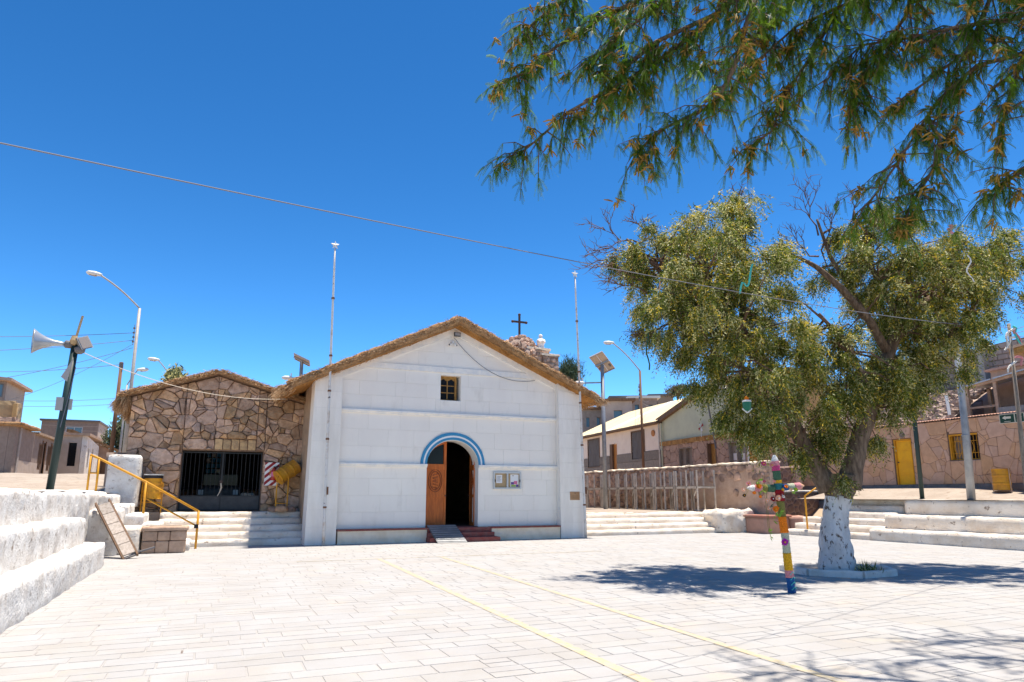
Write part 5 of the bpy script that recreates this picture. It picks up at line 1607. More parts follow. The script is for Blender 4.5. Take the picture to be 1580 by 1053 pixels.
xc.box(tc.x - .14, tc.x + .14, tc.y - .14, tc.y + .14, 10.80, 10.9)
xc.build('iron_cross', 'iron_cross', t)
t = thing('statue', (17.35, 35.9, 10.05), 'small white robed statue standing beside the stone dome', 'statue')
sm = MB().lathe((17.35, 35.95, 10.13), [(0, .24), (.06, .25), (.09, .20), (.30, .22), (.48, .25), (.60, .20), (.66, .09), (.70, .085), (.74, .12), (.82, .125), (.90, .07), (.92, .01)], 16)
sm.tube([(17.18, 35.85, 10.66), (17.20, 35.70, 10.50), (17.33, 35.66, 10.60)], [.07, .06, .045], n=8); sm.tube([(17.52, 35.85, 10.66), (17.50, 35.70, 10.50), (17.37, 35.66, 10.60)], [.07, .06, .045], n=8)
sm.build('figure', 'statue', t, smooth=True)

# solar street lights
def solar_light(x, y, z0, zt, label, face, arm, panel=(.62, .98)):
    t = thing('solar_light', (x, y, z0), label, 'solar light', 'solar street lights')
    MB().tube([(x, y, z0), (x, y, zt)], [.13, .10], n=10).build('pole', 'galvanised', t, smooth=True)
    u = Vector(face[0]).normalized(); n_ = Vector(face[1]).normalized(); v = n_.cross(u)
    F = Frame(Vector((x, y, zt + .12)), u, v, n_)
    a, c = panel
    for i in (-1, 1):
        pn = MB().prism([(min(0.01 * i, a * i), -c), (max(.01 * i, a * i), -c), (max(.01 * i, a * i), c), (min(.01 * i, a * i), c)], F, 0, .04).build('panel', 'solar_back', t)
        for q in (-c, c - .05): MB().prism([(min(.01 * i, a * i), q), (max(.01 * i, a * i), q), (max(.01 * i, a * i), q + .05), (min(.01 * i, a * i), q + .05)], F, -.045, -.0005).build('panel_frame', 'solar_frame', pn)
        MB().prism([(a * i * .7 - .05, c * .35), (a * i * .7 + .05, c * .35), (a * i * .7 + .05, c * .6), (a * i * .7 - .05, c * .6)], F, -.05, -.001).build('junction_box', 'tin_dark', pn)
    MB().bar(F.pt(-a, 0, -.05), F.pt(a, 0, -.05), .09).build('beam', 'solar_frame', t)
    if arm:
        e = Vector((x, y, zt - 1.0)); q = e + Vector(arm)
        MB().bar(e, q, .07).build('arm', 'galvanised', t)
        d = Vector(arm).normalized()
        MB().lathe(q - d * .1, [(0, .05), (.1, .11), (.45, .13), (.62, .05)], 10, axis=d).build('lamp_head', 'lamp_white', t, smooth=True)
        MB().bar(q + Vector((0, 0, .05)), q + Vector((0, 0, .28)), .06).build('sensor', 'lamp_white', t)
solar_light(19.55, 32.59, .84, 8.75, 'tall solar street light with a tilted twin panel right of the church', (tuple(Vector((.918, -.3955, 0)) * .6 + Vector((0, 0, .24)) - Vector((.3955, .918, 0)) * .35), tuple((Vector((.918, -.3955, 0)) * .6 + Vector((0, 0, .24)) - Vector((.3955, .918, 0)) * .35).cross(Vector((.918, -.3955, 0)) * .74 - Vector((0, 0, .71)) + Vector((.3955, .918, 0)) * .78))), (-1.0, .48, -.02), (.42, .72))
solar_light(4.3, 41.78, 3, 9.4, 'solar street light whose panel edge shows above the left church eave', ((.88, -.2, -.42), (.42, .05, .9)), (-.55, .1, -.0), (.50, .5))
street_lamp(25.22, 37.27, 1.0, 9.6, (-1.6, .72, 1.9), (-1, .45, .02), 'tall lamp post with a long upward arm before the cream house', r=.085, m='pole_wood')
# ------------------------------------------------------------------ right-hand stone house
t = thing('tan_stone_house', (26.4, 19, 1.6), 'tan crazy-paved stone house with a yellow door behind the right terrace', 'house')
fw = face_west(26.2)
TZ = 4.50
reg = [(-27.9, 1.0), (-8, 1.0), (-8, TZ + .02), (-27.9, TZ - .1)]
op = [(-20.2, -19.38, 1.86, 3.87), (-17.80, -16.68, 2.91, 3.89), (-26.3, -25.3, 3.1, 4.02)]
wall(reg, op, fw, .4, 'wall', 'pink_mortar', t)
rnd = random.Random(44)
reg2 = [(-27.9, 2.0), (-9, 2.0), (-9, TZ), (-27.9, TZ - .12)]
cs = cells(reg2, .15, .44, rnd, sx=1.1, n_try=3600)
lay_stones(cs, fw, t, 'pink_stone', 'stone', (.022, .034), .0045, 7, 300, [(a - .03, c + .03, b0 - .03, b1 + .03) for a, c, b0, b1 in op], minarea=.012, chamfer=.05, top=.95, rough=.1, split=.45)
rough_box(26.10, 26.3, 8, 27.9, 1.2, 2.0, res=.25, r=.02, amp=.015, sc=3, seed=9).build('plinth', 'plinth', t, smooth=True)
# door
a, c, b0, b1 = op[0]
d = MB().prism([(a + .07, b0), (c - .01, b0), (c - .01, b1 - .06), (a + .07, b1 - .06)], fw, -.14, -.08).build('door', 'door_yellow', t)
for z0, z1 in ((b0 + .08, b0 + .52), (b0 + .60, b0 + 1.05), (b0 + 1.13, b0 + 1.52), (b0 + 1.58, b1 - .14)): MB().prism([(a + .15, z0), (c - .08, z0), (c - .08, z1), (a + .15, z1)], fw, -.0795, -.062).build('door_panel', 'door_yellow', d)
MB().lathe(fw.pt(a + .13, b0 + 1.06, -.06), [(0, .02), (.03, .03), (.05, .03)], 10, axis=(-1, 0, 0)).build('handle', 'iron_cross', d)
f_ = MB(); f_.prism([(a, b0), (a + .065, b0), (a + .065, b1), (a, b1)], fw, -.2, -.02); f_.prism([(a + .065, b1 - .055), (c, b1 - .055), (c, b1), (a + .065, b1)], fw, -.2, -.02)
f_.build('door_frame', 'yellow_paint', t)
# window with grille
a, c, b0, b1 = op[1]
w = MB()
w.prism([(a, b0), (a + .05, b0), (a + .05, b1), (a, b1)], fw, -.25, -.02); w.prism([(a + .05, b1 - .06), (c, b1 - .06), (c, b1), (a + .05, b1)], fw, -.25, -.02)
w.prism([(c - .03, b0), (c, b0), (c, b1 - .06), (c - .03, b1 - .06)], fw, -.25, -.1); w.prism([(a + .05, b0), (c - .03, b0), (c - .03, b0 + .03), (a + .05, b0 + .03)], fw, -.25, -.1)
wo = w.build('window', 'yellow_paint', t)
MB().prism([(a + .05, b0 + .03), (c - .03, b0 + .03), (c - .03, b1 - .06), (a + .05, b1 - .06)], fw, -.24, -.22).build('pane', 'glass_dark', wo)
MB().prism([(a + .08, b0 + .04), ((a + c) / 2 - .1, b0 + .04), ((a + c) / 2 - .1, b1 - .08), (a + .08, b1 - .08)], fw, -.218, -.21).build('curtain', 'plinth', wo)
gr = MB()
for k in range(9):
    x = a + .09 + k * (c - a - .16) / 8
    gr.tube([fw.pt(x, b0 + .02, -.05), fw.pt(x, b1 - .07, -.05)], .009, n=5)
for z in (b0 + .25, b1 - .28): gr.tube([fw.pt(a + .05, z, -.05), fw.pt(c - .02, z, -.05)], .009, n=5)
for xm in (a + .32, c - .36):
    for s in (-1, 1): gr.tube([fw.pt(xm + s * .15 * math.sin(q * math.pi), b0 + .1 + q * (b1 - b0 - .26), -.045) for q in lin(0, 1, 10)], .009, n=5)
gr.build('grille', 'yellow_paint', wo)
a, c, b0, b1 = op[2]
pane_window(t, fw, a, c, b0, b1, 'pink_stone', 'glass_dark', d=-.3, bars=0)
# eave and roof
for k in range(44):
    y = 8.1 + k * .45
    bb = MB()
    zz = TZ - .1 * (y - 8) / 20
    for j in range(9):
        for (dx, dz) in ((-.12, 0), (.16, .04)): bb.v.append((26.2 + dx, y + j * .056, zz + .03 + dz + (.028 if j % 2 else 0)))
    for j in range(8): bb.f.append((2 * j, 2 * j + 1, 2 * j + 3, 2 * j + 2)); bb.mi.append(0)
    bb.f = [f[::-1] for f in bb.f]
    bb.build('roof_sheet', 'planter_red', t)
MB().box(26.62, 34, 8, 27.8, 1, 4.3).build('rear_block', 'street_stone', t)
rb = MB()
rnd = random.Random(5)
for k in range(2200):
    y = rnd.uniform(17.9, 26.5); u = rnd.random()
    x = 26.4 + u * 3.0; z = 4.52 + .5 * u * 3.0
    s = rnd.uniform(.05, .13)
    M3 = Matrix.Rotation(rnd.uniform(0, 6), 3, 'Z') @ Matrix.Rotation(rnd.uniform(-.6, .6), 3, 'X')
    vs = [Vector((x, y, z)) + M3 @ Vector((sx * s * rnd.uniform(.7, 1.2), sy * s * rnd.uniform(.6, 1), sz * s * .55)) for sx in (-1, 1) for sy in (-1, 1) for sz in (-1, 1)]
    rb.add(vs, [(0, 1, 3, 2), (4, 6, 7, 5), (0, 4, 5, 1), (2, 3, 7, 6), (0, 2, 6, 4), (1, 5, 7, 3)])
rb.build('roof_stones', 'rubble', t, kind='stuff')
bb = MB(); bb.add([(26.3, 17.8, 4.42), (26.3, 26.6, 4.42), (29.5, 26.6, 6.0), (29.5, 17.8, 6.0)], [(3, 2, 1, 0)]); bb.build('roof_bed', 'rubble', t)
MB().lathe((26.19, 19.72, 4.03), [(0, .12), (.05, .12), (.06, .1)], 16, axis=(-1, 0, 0)).build('round_vent', 'plinth', t)
t = thing('house_number', (26.15, 19.3, 3.55), 'small white number plate beside the yellow door', 'sign')
MB().prism([(-19.22, 3.45), (-19.02, 3.45), (-19.02, 3.66), (-19.22, 3.66)], fw, .03, .045).build('plate', 'lamp_white', t)
for i, (x0, x1, z0, z1) in enumerate(((-19.18, -19.16, 3.50, 3.61), (-19.13, -19.115, 3.50, 3.61), (-19.095, -19.08, 3.50, 3.61), (-19.115, -19.095, 3.595, 3.61), (-19.115, -19.095, 3.50, 3.515))):
    MB().prism([(x0, z0), (x1, z0), (x1, z1), (x0, z1)], fw, .0455, .047).build('digit', 'ink', t)
b = MB().prism([(-19.17, 3.18), (-19.06, 3.18), (-19.06, 3.33), (-19.17, 3.33)], fw, .03, .06)
one(b, 'doorbell', 'lamp_white', 'tiny pale doorbell box under the number plate', 'doorbell')
b = MB().prism([(-15.15, 3.52), (-14.9, 3.52), (-14.9, 3.60), (-15.15, 3.60)], fw, .03, .045)
one(b, 'white_tag', 'lamp_white', 'small blank white tag on the tan stone wall below the exit sign', 'sign')
t = thing('exit_sign', (26.15, 15.3, 4.3), 'green evacuation sign with a white arrow and a running figure', 'sign')
MB().prism([(-15.78, 4.13), (-14.93, 4.13), (-14.93, 4.46), (-15.78, 4.46)], fw, .03, .05).build('board', 'sign_cream', t)
MB().prism([(-15.76, 4.15), (-15.27, 4.15), (-15.27, 4.44), (-15.76, 4.44)], fw, .0505, .053).build('green_field', 'sign_green', t)
MB().prism([(-15.235, 4.15), (-14.95, 4.15), (-14.95, 4.44), (-15.235, 4.44)], fw, .0505, .053).build('green_field', 'sign_green', t)
ar = MB(); ar.prism([(-15.68, 4.33), (-15.56, 4.255), (-15.56, 4.405)], fw, .0535, .056); ar.prism([(-15.56, 4.29), (-15.38, 4.29), (-15.38, 4.37), (-15.56, 4.37)], fw, .0535, .0555)
ar.build('arrow', 'sign_cream', t)
MB().prism([(-15.62, 4.185), (-15.40, 4.185), (-15.40, 4.20), (-15.62, 4.20)], fw, .0535, .055).build('text_line', 'sign_cream', t)
rf_ = MB(); F2 = fw
P2 = lambda x, z: F2.pt(-15.09 + x, 4.28 + z, .056)
rf_.lathe(P2(.03, .115), [(-.004, .024), (.004, .024)], 10, axis=(-1, 0, 0))
for q in (((.02, .08), (-.02, -.01)), ((-.02, -.01), (.04, -.05)), ((.04, -.05), (.02, -.115)), ((-.02, -.01), (-.04, -.06)), ((-.04, -.06), (-.10, -.07)), ((.01, .07), (.07, .03)), ((.01, .07), (-.06, .04))): rf_.bar(P2(*q[0]), P2(*q[1]), .022, .01, up=(-1, 0, 0))
rf_.build('running_figure', 'sign_cream', t)
t = barrel_bin((25.4, 15.53, 2.12), (0, 0, 1), .74, .27, 'yellow drum bin on a low stand before the tan stone wall', [(0, 0, 1.65)])
for y in (15.24, 15.84): MB().tube([(25.38, y, 1.6), (25.38, y, 2.55)], .02, n=6).build('stand_leg', 'planter_stone', t)
MB().tube([(25.38, 15.24, 1.72), (25.38, 15.84, 1.72)], .018, n=6).build('stand_bar', 'planter_stone', t)
t = thing('green_post', (23.6, 17.3, 1.45), 'slim dark green post standing on the right terrace', 'post')
MB().tube([(23.62, 17.28, 1.40), (23.66, 17.24, 5.95)], .075, n=10).build('pole', 'dark_green', t, smooth=True)
MB().lathe((23.62, 17.28, 1.42), [(0, .11), (.04, .11)], 12).build('base_plate', 'dark_green', t)
t = thing('grey_post', (23.3, 15.3, 1.45), 'thick galvanised lamp post disappearing into the tree crown', 'post')
MB().tube([(23.30, 15.3, 1.40), (23.36, 15.24, 3.6), (23.42, 15.2, 8.0)], [.13, .115, .09], n=12).build('pole', 'galvanised', t, smooth=True)
MB().lathe((23.35, 15.25, 3.55), [(0, .125), (.03, .13), (.06, .12)], 12).build('joint', 'galvanised', t)
# retaining wall with mosaic stones and the rail near it
t = thing('mosaic_wall', (24, 23.6, .8), 'low retaining wall of dark rounded stones in pale mortar', 'wall')
rough_box(22.3, 25.7, 23.9, 24.4, .3, 1.72, res=.2, r=.02, amp=.01, sc=3, seed=8).build('wall', 'mosaic_mortar', t, smooth=True)
rnd = random.Random(14)
fs_ = face_south(23.89)
cs = cells([(22.33, .5), (25.67, .5), (25.67, 1.66), (22.33, 1.66)], .11, .21, rnd, sx=1.1, n_try=2500)
lay_stones(cs, fs_, t, 'mosaic_stone', 'stone', (.02, .035), .035, 3, 120, chamfer=.28, minarea=.01)
rough_box(22.25, 25.75, 23.8, 24.5, 1.70, 1.80, res=.2, r=.03, amp=.02, sc=3, seed=18).build('coping', 'whitewash', t, smooth=True)
t = thing('mosaic_parapet', (26, 26, 2), 'upper mosaic stone parapet below a dark window behind the cross', 'wall')
rough_box(25.2, 25.5, 24.6, 27.6, 1.0, 2.95, res=.2, r=.02, amp=.01, sc=3, seed=28).build('wall', 'mosaic_mortar', t, smooth=True)
fw2 = face_west(25.19)
cs = cells([(-27.55, 1.2), (-24.65, 1.2), (-24.65, 2.9), (-27.55, 2.9)], .11, .2, rnd, sx=1.1, n_try=2200)
lay_stones(cs, fw2, t, 'mosaic_stone', 'stone', (.015, .025), .035, 4, 120, chamfer=.28, minarea=.01)
t = thing('orange_post', (24.4, 26.5, .9), 'square orange-brown wooden post behind the decorated cross', 'post')
MB().box(24.28, 24.62, 26.35, 26.65, .8, 4.2).build('post', 'orange_wood', t)
MB().box(24.2, 24.7, 26.27, 26.73, 4.2, 4.32).build('cap', 'brown_wood', t)
t = thing('bent_rail', (22.0, 21.0, .3), 'short bent yellow handrail on the stair left of the tree', 'handrail')
MB().tube([(21.95, 21.1, .2), (21.9, 21.05, 1.55), (22.02, 20.85, 1.72), (22.7, 20.85, 2.05), (22.85, 20.8, 1.95), (22.9, 20.8, 1.4)], .035, n=8).build('rail', 'yellow_paint', t, smooth=True)

# upper right buildings
t = thing('grey_block_house', (31, 20, 4), 'unplastered grey block house rising above the stony roof', 'house')
fq = face_west(30.6)
reg = [(-24, 4), (-14, 4), (-14, 8.2), (-24, 7.7)]
wall(reg, [], fq, .4, 'wall', 'plinth', t)
rnd = random.Random(19)
z = 5.4; r_ = 0
while z < 7.9:
    y = -23.9 + (.22 if r_ % 2 else 0)
    while y < -14.2:
        if min(y + .40, -14) - y > .1 and z + .2 < 7.7 + .05 * (y + 24):
            stone_mb([(y, z), (y + .43, z), (y + .43, z + .215), (y, z + .215)], fq, .035, .012, rnd, chamfer=.05, top=.95).build('block', 'grey_block', t)
        y += .44
    z += .235; r_ += 1
MB().box(30.2, 30.56, 18.55, 18.8, 4, 8.3).build('concrete_column', 'lamp_grey', t)
MB().box(29.9, 35, 19.0, 24.2, 7.75, 7.9).build('roof_slab', 'white_sheet', t)
t = thing('ochre_house', (32, 28, 4), 'ochre plastered house glimpsed through the tree crown', 'house')
wall([(27.0, 3), (31.5, 3), (31.5, 8.5), (27, 8.2)], [(28.6, 29.3, 6.0, 7.0)], face_south(28.2), 4, 'wall', 'ochre_wall', t)
MB().prism([(26.8, 8.2), (31.7, 8.5), (31.7, 8.65), (26.8, 8.35)], face_south(28.0), -4.5, .0).build('roof', 'planter_red', t)
MB().prism([(28.61, 6.01), (29.29, 6.01), (29.29, 6.99), (28.61, 6.99)], face_south(28.2), -.3, -.2).build('window', 'glass_dark', t)
t = thing('terrace_shed', (29.5, 15.5, 4), 'brown stone shed with a tin roof on the terrace above the exit sign', 'shed')
wall([(-17.6, 4.2), (-12, 4.2), (-12, 6.75), (-17.6, 6.55)], [(-15.6, -14.4, 4.9, 6.0)], face_west(29.0), .4, 'wall', 'street_stone', t)
MB().prism([(-17.7, 6.55), (-12, 6.75), (-12, 6.83), (-17.7, 6.63)], face_west(28.8), -3, .05).build('tin_roof', 'planter_red', t)
pane_window(t, face_west(29.0), -15.6, -14.4, 4.9, 6.0, 'galvanised', 'glass_dark', d=-.3, bars=2)
MB().box(27.2, 29, 12, 16.4, 4.55, 4.85).build('concrete_floor', 'lamp_grey', t)
t = thing('pergola', (27.6, 17, 4.6), 'rough timber pergola with tilted tin sheets on the stony roof', 'pergola')
for (x, y, h) in ((27.3, 17.55, 5.75), (27.3, 16.45, 5.85), (28.6, 17.5, 5.8), (28.6, 16.0, 6.0)): MB().box(x - .06, x + .06, y - .06, y + .06, 4.5, h).build('post', 'planter_stone', t)
MB().bar((27.25, 17.75, 5.72), (27.25, 15.3, 6.05), .1).build('beam', 'planter_stone', t)
MB().bar((27.3, 17.5, 4.95), (27.3, 16.45, 4.95), .08).build('crossbar', 'planter_stone', t)
for i, (y0, y1) in enumerate(((17.8, 16.5), (16.4, 15.0))): MB().add([(27.1, y0, 5.75 + .14 * (17.8 - y0)), (27.1, y1, 5.75 + .14 * (17.8 - y1)), (28.9, y1, 5.9 + .14 * (17.8 - y1)), (28.9, y0, 5.9 + .14 * (17.8 - y0)), (27.1, y0, 5.8 + .14 * (17.8 - y0)), (27.1, y1, 5.8 + .14 * (17.8 - y1)), (28.9, y1, 5.95 + .14 * (17.8 - y1)), (28.9, y0, 5.95 + .14 * (17.8 - y0))], [(0, 1, 2, 3), (7, 6, 5, 4), (0, 4, 5, 1), (1, 5, 6, 2), (2, 6, 7, 3), (3, 7, 4, 0)]).build('tin_sheet', 'aluminium', t)
MB().bar((26.6, 17.9, 4.6), (26.75, 18.05, 5.5), .1).build('white_pipe', 'lamp_white', t)
t = thing('corner_house', (26.5, 14, 1.6), 'brown stone house corner with a sloping timber eave at the right edge', 'house')
wall([(-14.75, 4.6), (-9, 4.6), (-9, 7.2), (-14.75, 6.7)], [], face_west(26.45), 2.2, 'wall', 'street_stone', t)
MB().prism([(-15.1, 6.55), (-9, 7.1), (-9, 7.3), (-15.1, 6.75)], face_west(26.2), -2.6, .1).build('eave', 'honey_wood', t)
MB().prism([(-15.15, 6.76), (-9, 7.31), (-9, 7.4), (-15.15, 6.85)], face_west(26.15), -2.7, .1).build('roof', 'planter_stone', t)

# ------------------------------------------------------------------ decorated cross
t = thing('decorated_cross', (8.97, 9.06, 0), 'tall cross wrapped in bright bands and paper flowers standing on the square', 'cross')
cb = Vector((8.97, 9.06, 0)); ct = Vector((8.85, 9.11, 2.25))
CP = lambda z: cb.lerp(ct, z / 2.25)
def wrap(pts, rads, m, name='wrapped_band'):
    n = max(4, int((Vector(pts[-1]) - Vector(pts[0])).length / .022))
    P_, R_ = [], []
    for i in range(n + 1):
        q = i / n
        P_.append(Vector(pts[0]).lerp(Vector(pts[-1]), q))
        R_.append(np.interp(q, lin(0, 1, len(rads) - 1), rads) * (1 + .05 * math.sin(i * 2.2) + .05 * noise.noise(Vector((q * 9, rads[0] * 30, 1)))))
    MB().tube(P_, R_, n=12, wob=.18).build(name, m, t, smooth=True)
zz = lambda y: (915 - y) / 211 * 2.25
bands = [(917, 892, 'yarn_blue', .066), (892, 881, 'yarn_pink', .07), (881, 855, 'yarn_yellow', .068), (855, 824, 'yarn_sage', .066), (824, 799, 'yarn_orange', .071), (799, 775, 'yarn_olive', .067),
         (775, 757, 'yarn_red', .074), (757, 747, 'yarn_teal', .07), (747, 742, 'yarn_yellow', .07), (742, 727, 'yarn_green', .066), (727, 719, 'yarn_magenta', .07), (719, 712, 'yarn_pink', .068)]
for y0, y1, m, r_ in bands: wrap([CP(max(0, zz(y0))), CP(zz(y1))], [r_, r_ * .97, r_], m)
wrap([CP(zz(712)), CP(zz(702))], [.062, .05, .02], 'yarn_white', 'tip')
J = CP(1.71); ld = Vector((.918, -.3955, 0))
for seg in ((-.07, -.20, 'yarn_green'), (-.20, -.29, 'yarn_olive'), (-.29, -.42, 'yarn_pink')): wrap([J + ld * seg[0] + Vector((0, 0, seg[0] * .02)), J + ld * seg[1]], [.06, .062, .06], seg[2])
wrap([J + ld * -.42, J + ld * -.54], [.062, .045, .012], 'yarn_white', 'tip')
for seg in ((.06, .15, 'yarn_blue'), (.15, .27, 'yarn_sage'), (.27, .37, 'yarn_pink')): wrap([J + ld * seg[0] + Vector((0, 0, seg[0] * .10)), J + ld * seg[1] + Vector((0, 0, seg[1] * .10))], [.058, .06, .058], seg[2])
wrap([J + ld * .37 + Vector((0, 0, .037)), J + ld * .44 + Vector((0, 0, .04))], [.06, .03, .012], 'yarn_peach', 'tip')
rnd = random.Random(8)
def flower(c, r_, m, m2='yarn_yellow', seed=0):
    c = Vector(c)
    nrm = Vector((-.5 + .4 * rnd.uniform(-1, 1), -.85, .25 * rnd.uniform(-1, 1.5))).normalized()
    a = nrm.cross(Vector((0, 0, 1))).normalized(); b_ = nrm.cross(a)
    fl = MB()
    for ring_, (rr, lift, n) in enumerate(((1.0, .15, 9), (.72, .4, 8), (.42, .6, 6))):
        for k in range(n):
            th = 2 * math.pi * (k + .5 * ring_) / n + rnd.uniform(-.1, .1)
            d = a * math.cos(th) + b_ * math.sin(th); s = nrm.cross(d)
            L_ = r_ * rr * rnd.uniform(.85, 1.1)
            fl.add([c + s * L_ * .18, c + d * L_ * .6 + s * L_ * .36 + nrm * r_ * lift * .7, c + d * L_ + nrm * r_ * lift, c + d * L_ * .6 - s * L_ * .36 + nrm * r_ * lift * .7, c - s * L_ * .18], [(0, 1, 2, 3, 4)])
    o = fl.build('paper_flower', m, t)
    MB().lathe(c + nrm * r_ * .35, [(0, r_ * .2), (r_ * .2, r_ * .22), (r_ * .35, r_ * .05)], 8, axis=nrm).build('flower_heart', m2, o)
front = Vector((-.62, -.78, 0)) * .09
def stem(c, to):
    MB().tube([c, c.lerp(to, .5) + Vector((0, -.01, -.012)), to], .0035, n=4).build('wire_stem', 'yarn_olive', t)
def cpix(x, y):   # offsets measured sideways / up from the pole foot, in metres
    return cb + ld * ((x - 1222) / 82.) + Vector((0, 0, zz(y)))
for (x, y, r_, m) in ((1186, 752, .055, 'yarn_orange'), (1179, 762, .035, 'yarn_orange'), (1164, 757, .04, 'yarn_peach'), (1172, 748, .045, 'yarn_pink'), (1194, 744, .028, 'yarn_magenta'), (1208, 744, .03, 'yarn_pink'),
                      (1224, 752, .04, 'yarn_orange'), (1219, 757, .032, 'yarn_yellow'), (1230, 757, .03, 'yarn_peach'), (1212, 770, .055, 'yarn_peach'), (1204, 772, .05, 'yarn_red'), (1196, 774, .04, 'yarn_peach'), (1219, 768, .03, 'yarn_white'),
                      (1217, 764, .03, 'yarn_red'), (1207, 787, .06, 'yarn_orange'), (1198, 786, .04, 'yarn_peach'), (1216, 838, .07, 'yarn_violet'), (1192, 733, .03, 'yarn_peach'), (1187, 768, .03, 'yarn_orange'), (1206, 718, .05, 'yarn_pink'), (1195, 716, .05, 'yarn_magenta'), (1165, 766, .035, 'yarn_dark'), (1237, 757, .04, 'yarn_lime')):
    c_ = cpix(x, y) + front
    zc = min(2.1, max(.1, c_.z)); pole_pt = CP(zc)
    s_ = max(-.5, min(.4, (c_ - front - J).dot(ld))); arm_pt = J + ld * s_
    stem(c_, pole_pt if (pole_pt - c_).length < (arm_pt - c_).length else arm_pt)
    flower(c_, r_, m, 'yarn_white' if m in ('yarn_peach', 'yarn_red') else 'yarn_yellow')
for (x, y) in ((1183, 745), (1186, 742), (1206, 797), (1213, 792), (1215, 796), (1200, 783), (1197, 830), (1195, 822), (1203, 806), (1190, 758), (1232, 761)):
    c = cpix(x, y) + front * .9
    stem(c, CP(min(2.1, c.z)) if abs((c - front * .9 - CP(min(2.1, c.z))).length) < .2 else J + ld * max(-.5, min(.4, (c - J).dot(ld))))
    lf = MB()
    for k in range(4):
        d = Vector((rnd.uniform(-1, 1), rnd.uniform(-.8, .1), rnd.uniform(-1, .8))).normalized(); s = d.cross(Vector((.3, -1, .2))).normalized()
        lf.add([c, c + d * .04 + s * .014, c + d * .085, c + d * .04 - s * .014], [(0, 1, 2, 3)])
    lf.build('paper_leaf', 'yarn_lime' if (x + y) % 3 else 'yarn_green', t)
for k in range(4):
    z = .05 + .08 * k
    MB().tube([CP(z) + Vector((-.05, -.055, 0)), CP(z + .05) + Vector((-.0, -.075, 0)), CP(z + .02) + Vector((.06, -.045, 0))], .007, n=5).build('blue_cord', 'yarn_aqua', t)
# ------------------------------------------------------------------ pepper tree
TB = Vector((12.03, 10.85, 0))
LAT = Vector((.918, -.3955, 0)); FWD2 = Vector((.3955, .918, 0))
def tp(l, f, z): return TB + LAT * l + FWD2 * f + Vector((0, 0, z))
tree = thing('pepper_tree', tuple(TB), 'old pepper tree with a whitewashed trunk and a broad drooping crown', 'tree')
def trunk_tube(name, m, pts, rads, n=26, lump=.16, steps=34):
    pts = [Vector(p) for p in pts]
    P_, R_ = [], []
    L_ = [0]
    for a, c in zip(pts[:-1], pts[1:]): L_.append(L_[-1] + (c - a).length)
    for i in range(steps + 1):
        s = L_[-1] * i / steps
        P_.append(Vector([float(np.interp(s, L_, [p[k] for p in pts])) for k in range(3)])); R_.append(float(np.interp(s, L_, rads)))
    b = MB(); b.tube(P_, R_, n=n, cap=True)
    for i, v in enumerate(b.v):
        v = Vector(v); k = min(steps, i // n); c = P_[k]; d = v - c
        th = math.atan2(d.y, d.x)
        w = 1 + lump * noise.noise(Vector((math.cos(th) * 1.6, math.sin(th) * 1.6, v.z * .9))) + lump * .6 * noise.noise(v * 4.2) + lump * .35 * noise.noise(v * 10)
        b.v[i] = tuple(c + d * w)
    return b.build(name, m, tree, smooth=True)
trunk_tube('trunk', 'bark_white', [tp(-.0, 0, -.05), tp(.0, 0, .35), tp(.02, 0, .9), tp(.08, 0, 1.35), tp(.15, 0, 1.56)], [.39, .325, .275, .235, .265], n=40, lump=.18, steps=44)
trunk_tube('bark_trunk', 'bark', [tp(.14, 0, 1.53), tp(.18, 0, 1.75), tp(.2, 0, 2.02)], [.26, .30, .32], n=32, lump=.26)
limbs = [
    [((.38, 0, 1.75), .30), ((.52, 0, 2.2), .27), ((.70, .05, 2.7), .235), ((.98, .1, 3.3), .20), ((1.35, .2, 4.0), .19), ((1.7, .3, 4.7), .17), ((2.1, .35, 5.4), .14), ((2.4, .4, 6.2), .11), ((2.5, .4, 7.2), .07)],
    [((-.02, 0, 1.72), .29), ((-.28, .05, 2.2), .24), ((-.55, .05, 2.8), .20), ((-.85, .0, 3.5), .18), ((-1.2, -.1, 4.3), .17), ((-1.7, -.1, 5.1), .15), ((-2.2, 0, 5.9), .12), ((-2.5, 0, 6.9), .07)],
    [((1.35, .2, 4.0), .15), ((1.9, .5, 4.4), .13), ((2.7, .7, 4.7), .11), ((3.5, .8, 5.2), .08), ((4.3, .9, 5.9), .05)],
    [((1.7, .3, 4.7), .12), ((1.2, .0, 5.4), .11), ((.6, -.1, 6.1), .10), ((.1, -.1, 6.6), .07), ((-.3, 0, 6.9), .04)],
    [((2.1, .35, 5.4), .12), ((3.0, .6, 6.1), .10), ((3.9, .8, 6.7), .07), ((4.9, .9, 7.3), .04)],
    [((-1.2, -.1, 4.3), .12), ((-1.7, -.4, 4.7), .10), ((-2.6, -.5, 5.4), .08), ((-3.4, -.4, 6.3), .06), ((-4.2, -.3, 7.2), .035)],
    [((-1.7, -.1, 5.1), .12), ((-1.5, .2, 6.0), .10), ((-1.4, .3, 7.0), .08), ((-1.5, .2, 8.1), .04)],
    [((-.85, 0, 3.5), .11), ((-1.3, -.5, 3.9), .09), ((-2.0, -.8, 4.2), .06), ((-2.6, -.9, 4.3), .035)],
    [((.98, .1, 3.3), .10), ((.7, -.5, 4.0), .08), ((.3, -.7, 4.7), .06), ((-.2, -.6, 5.4), .04)],
    [((1.7, .3, 4.7), .10), ((1.1, .3, 6.0), .08), ((.6, .3, 7.0), .06), ((.35, .25, 7.9), .03)],
    [((2.1, .3, 5.4), .1), ((1.6, .2, 6.4), .08), ((1.2, .1, 7.2), .05), ((1.1, 0, 8.0), .03)],
]
for lb in limbs:
    trunk_tube('limb', 'bark', [tp(*p) for p, r in lb], [r * .78 for p, r in lb], n=14, lump=.22, steps=26)
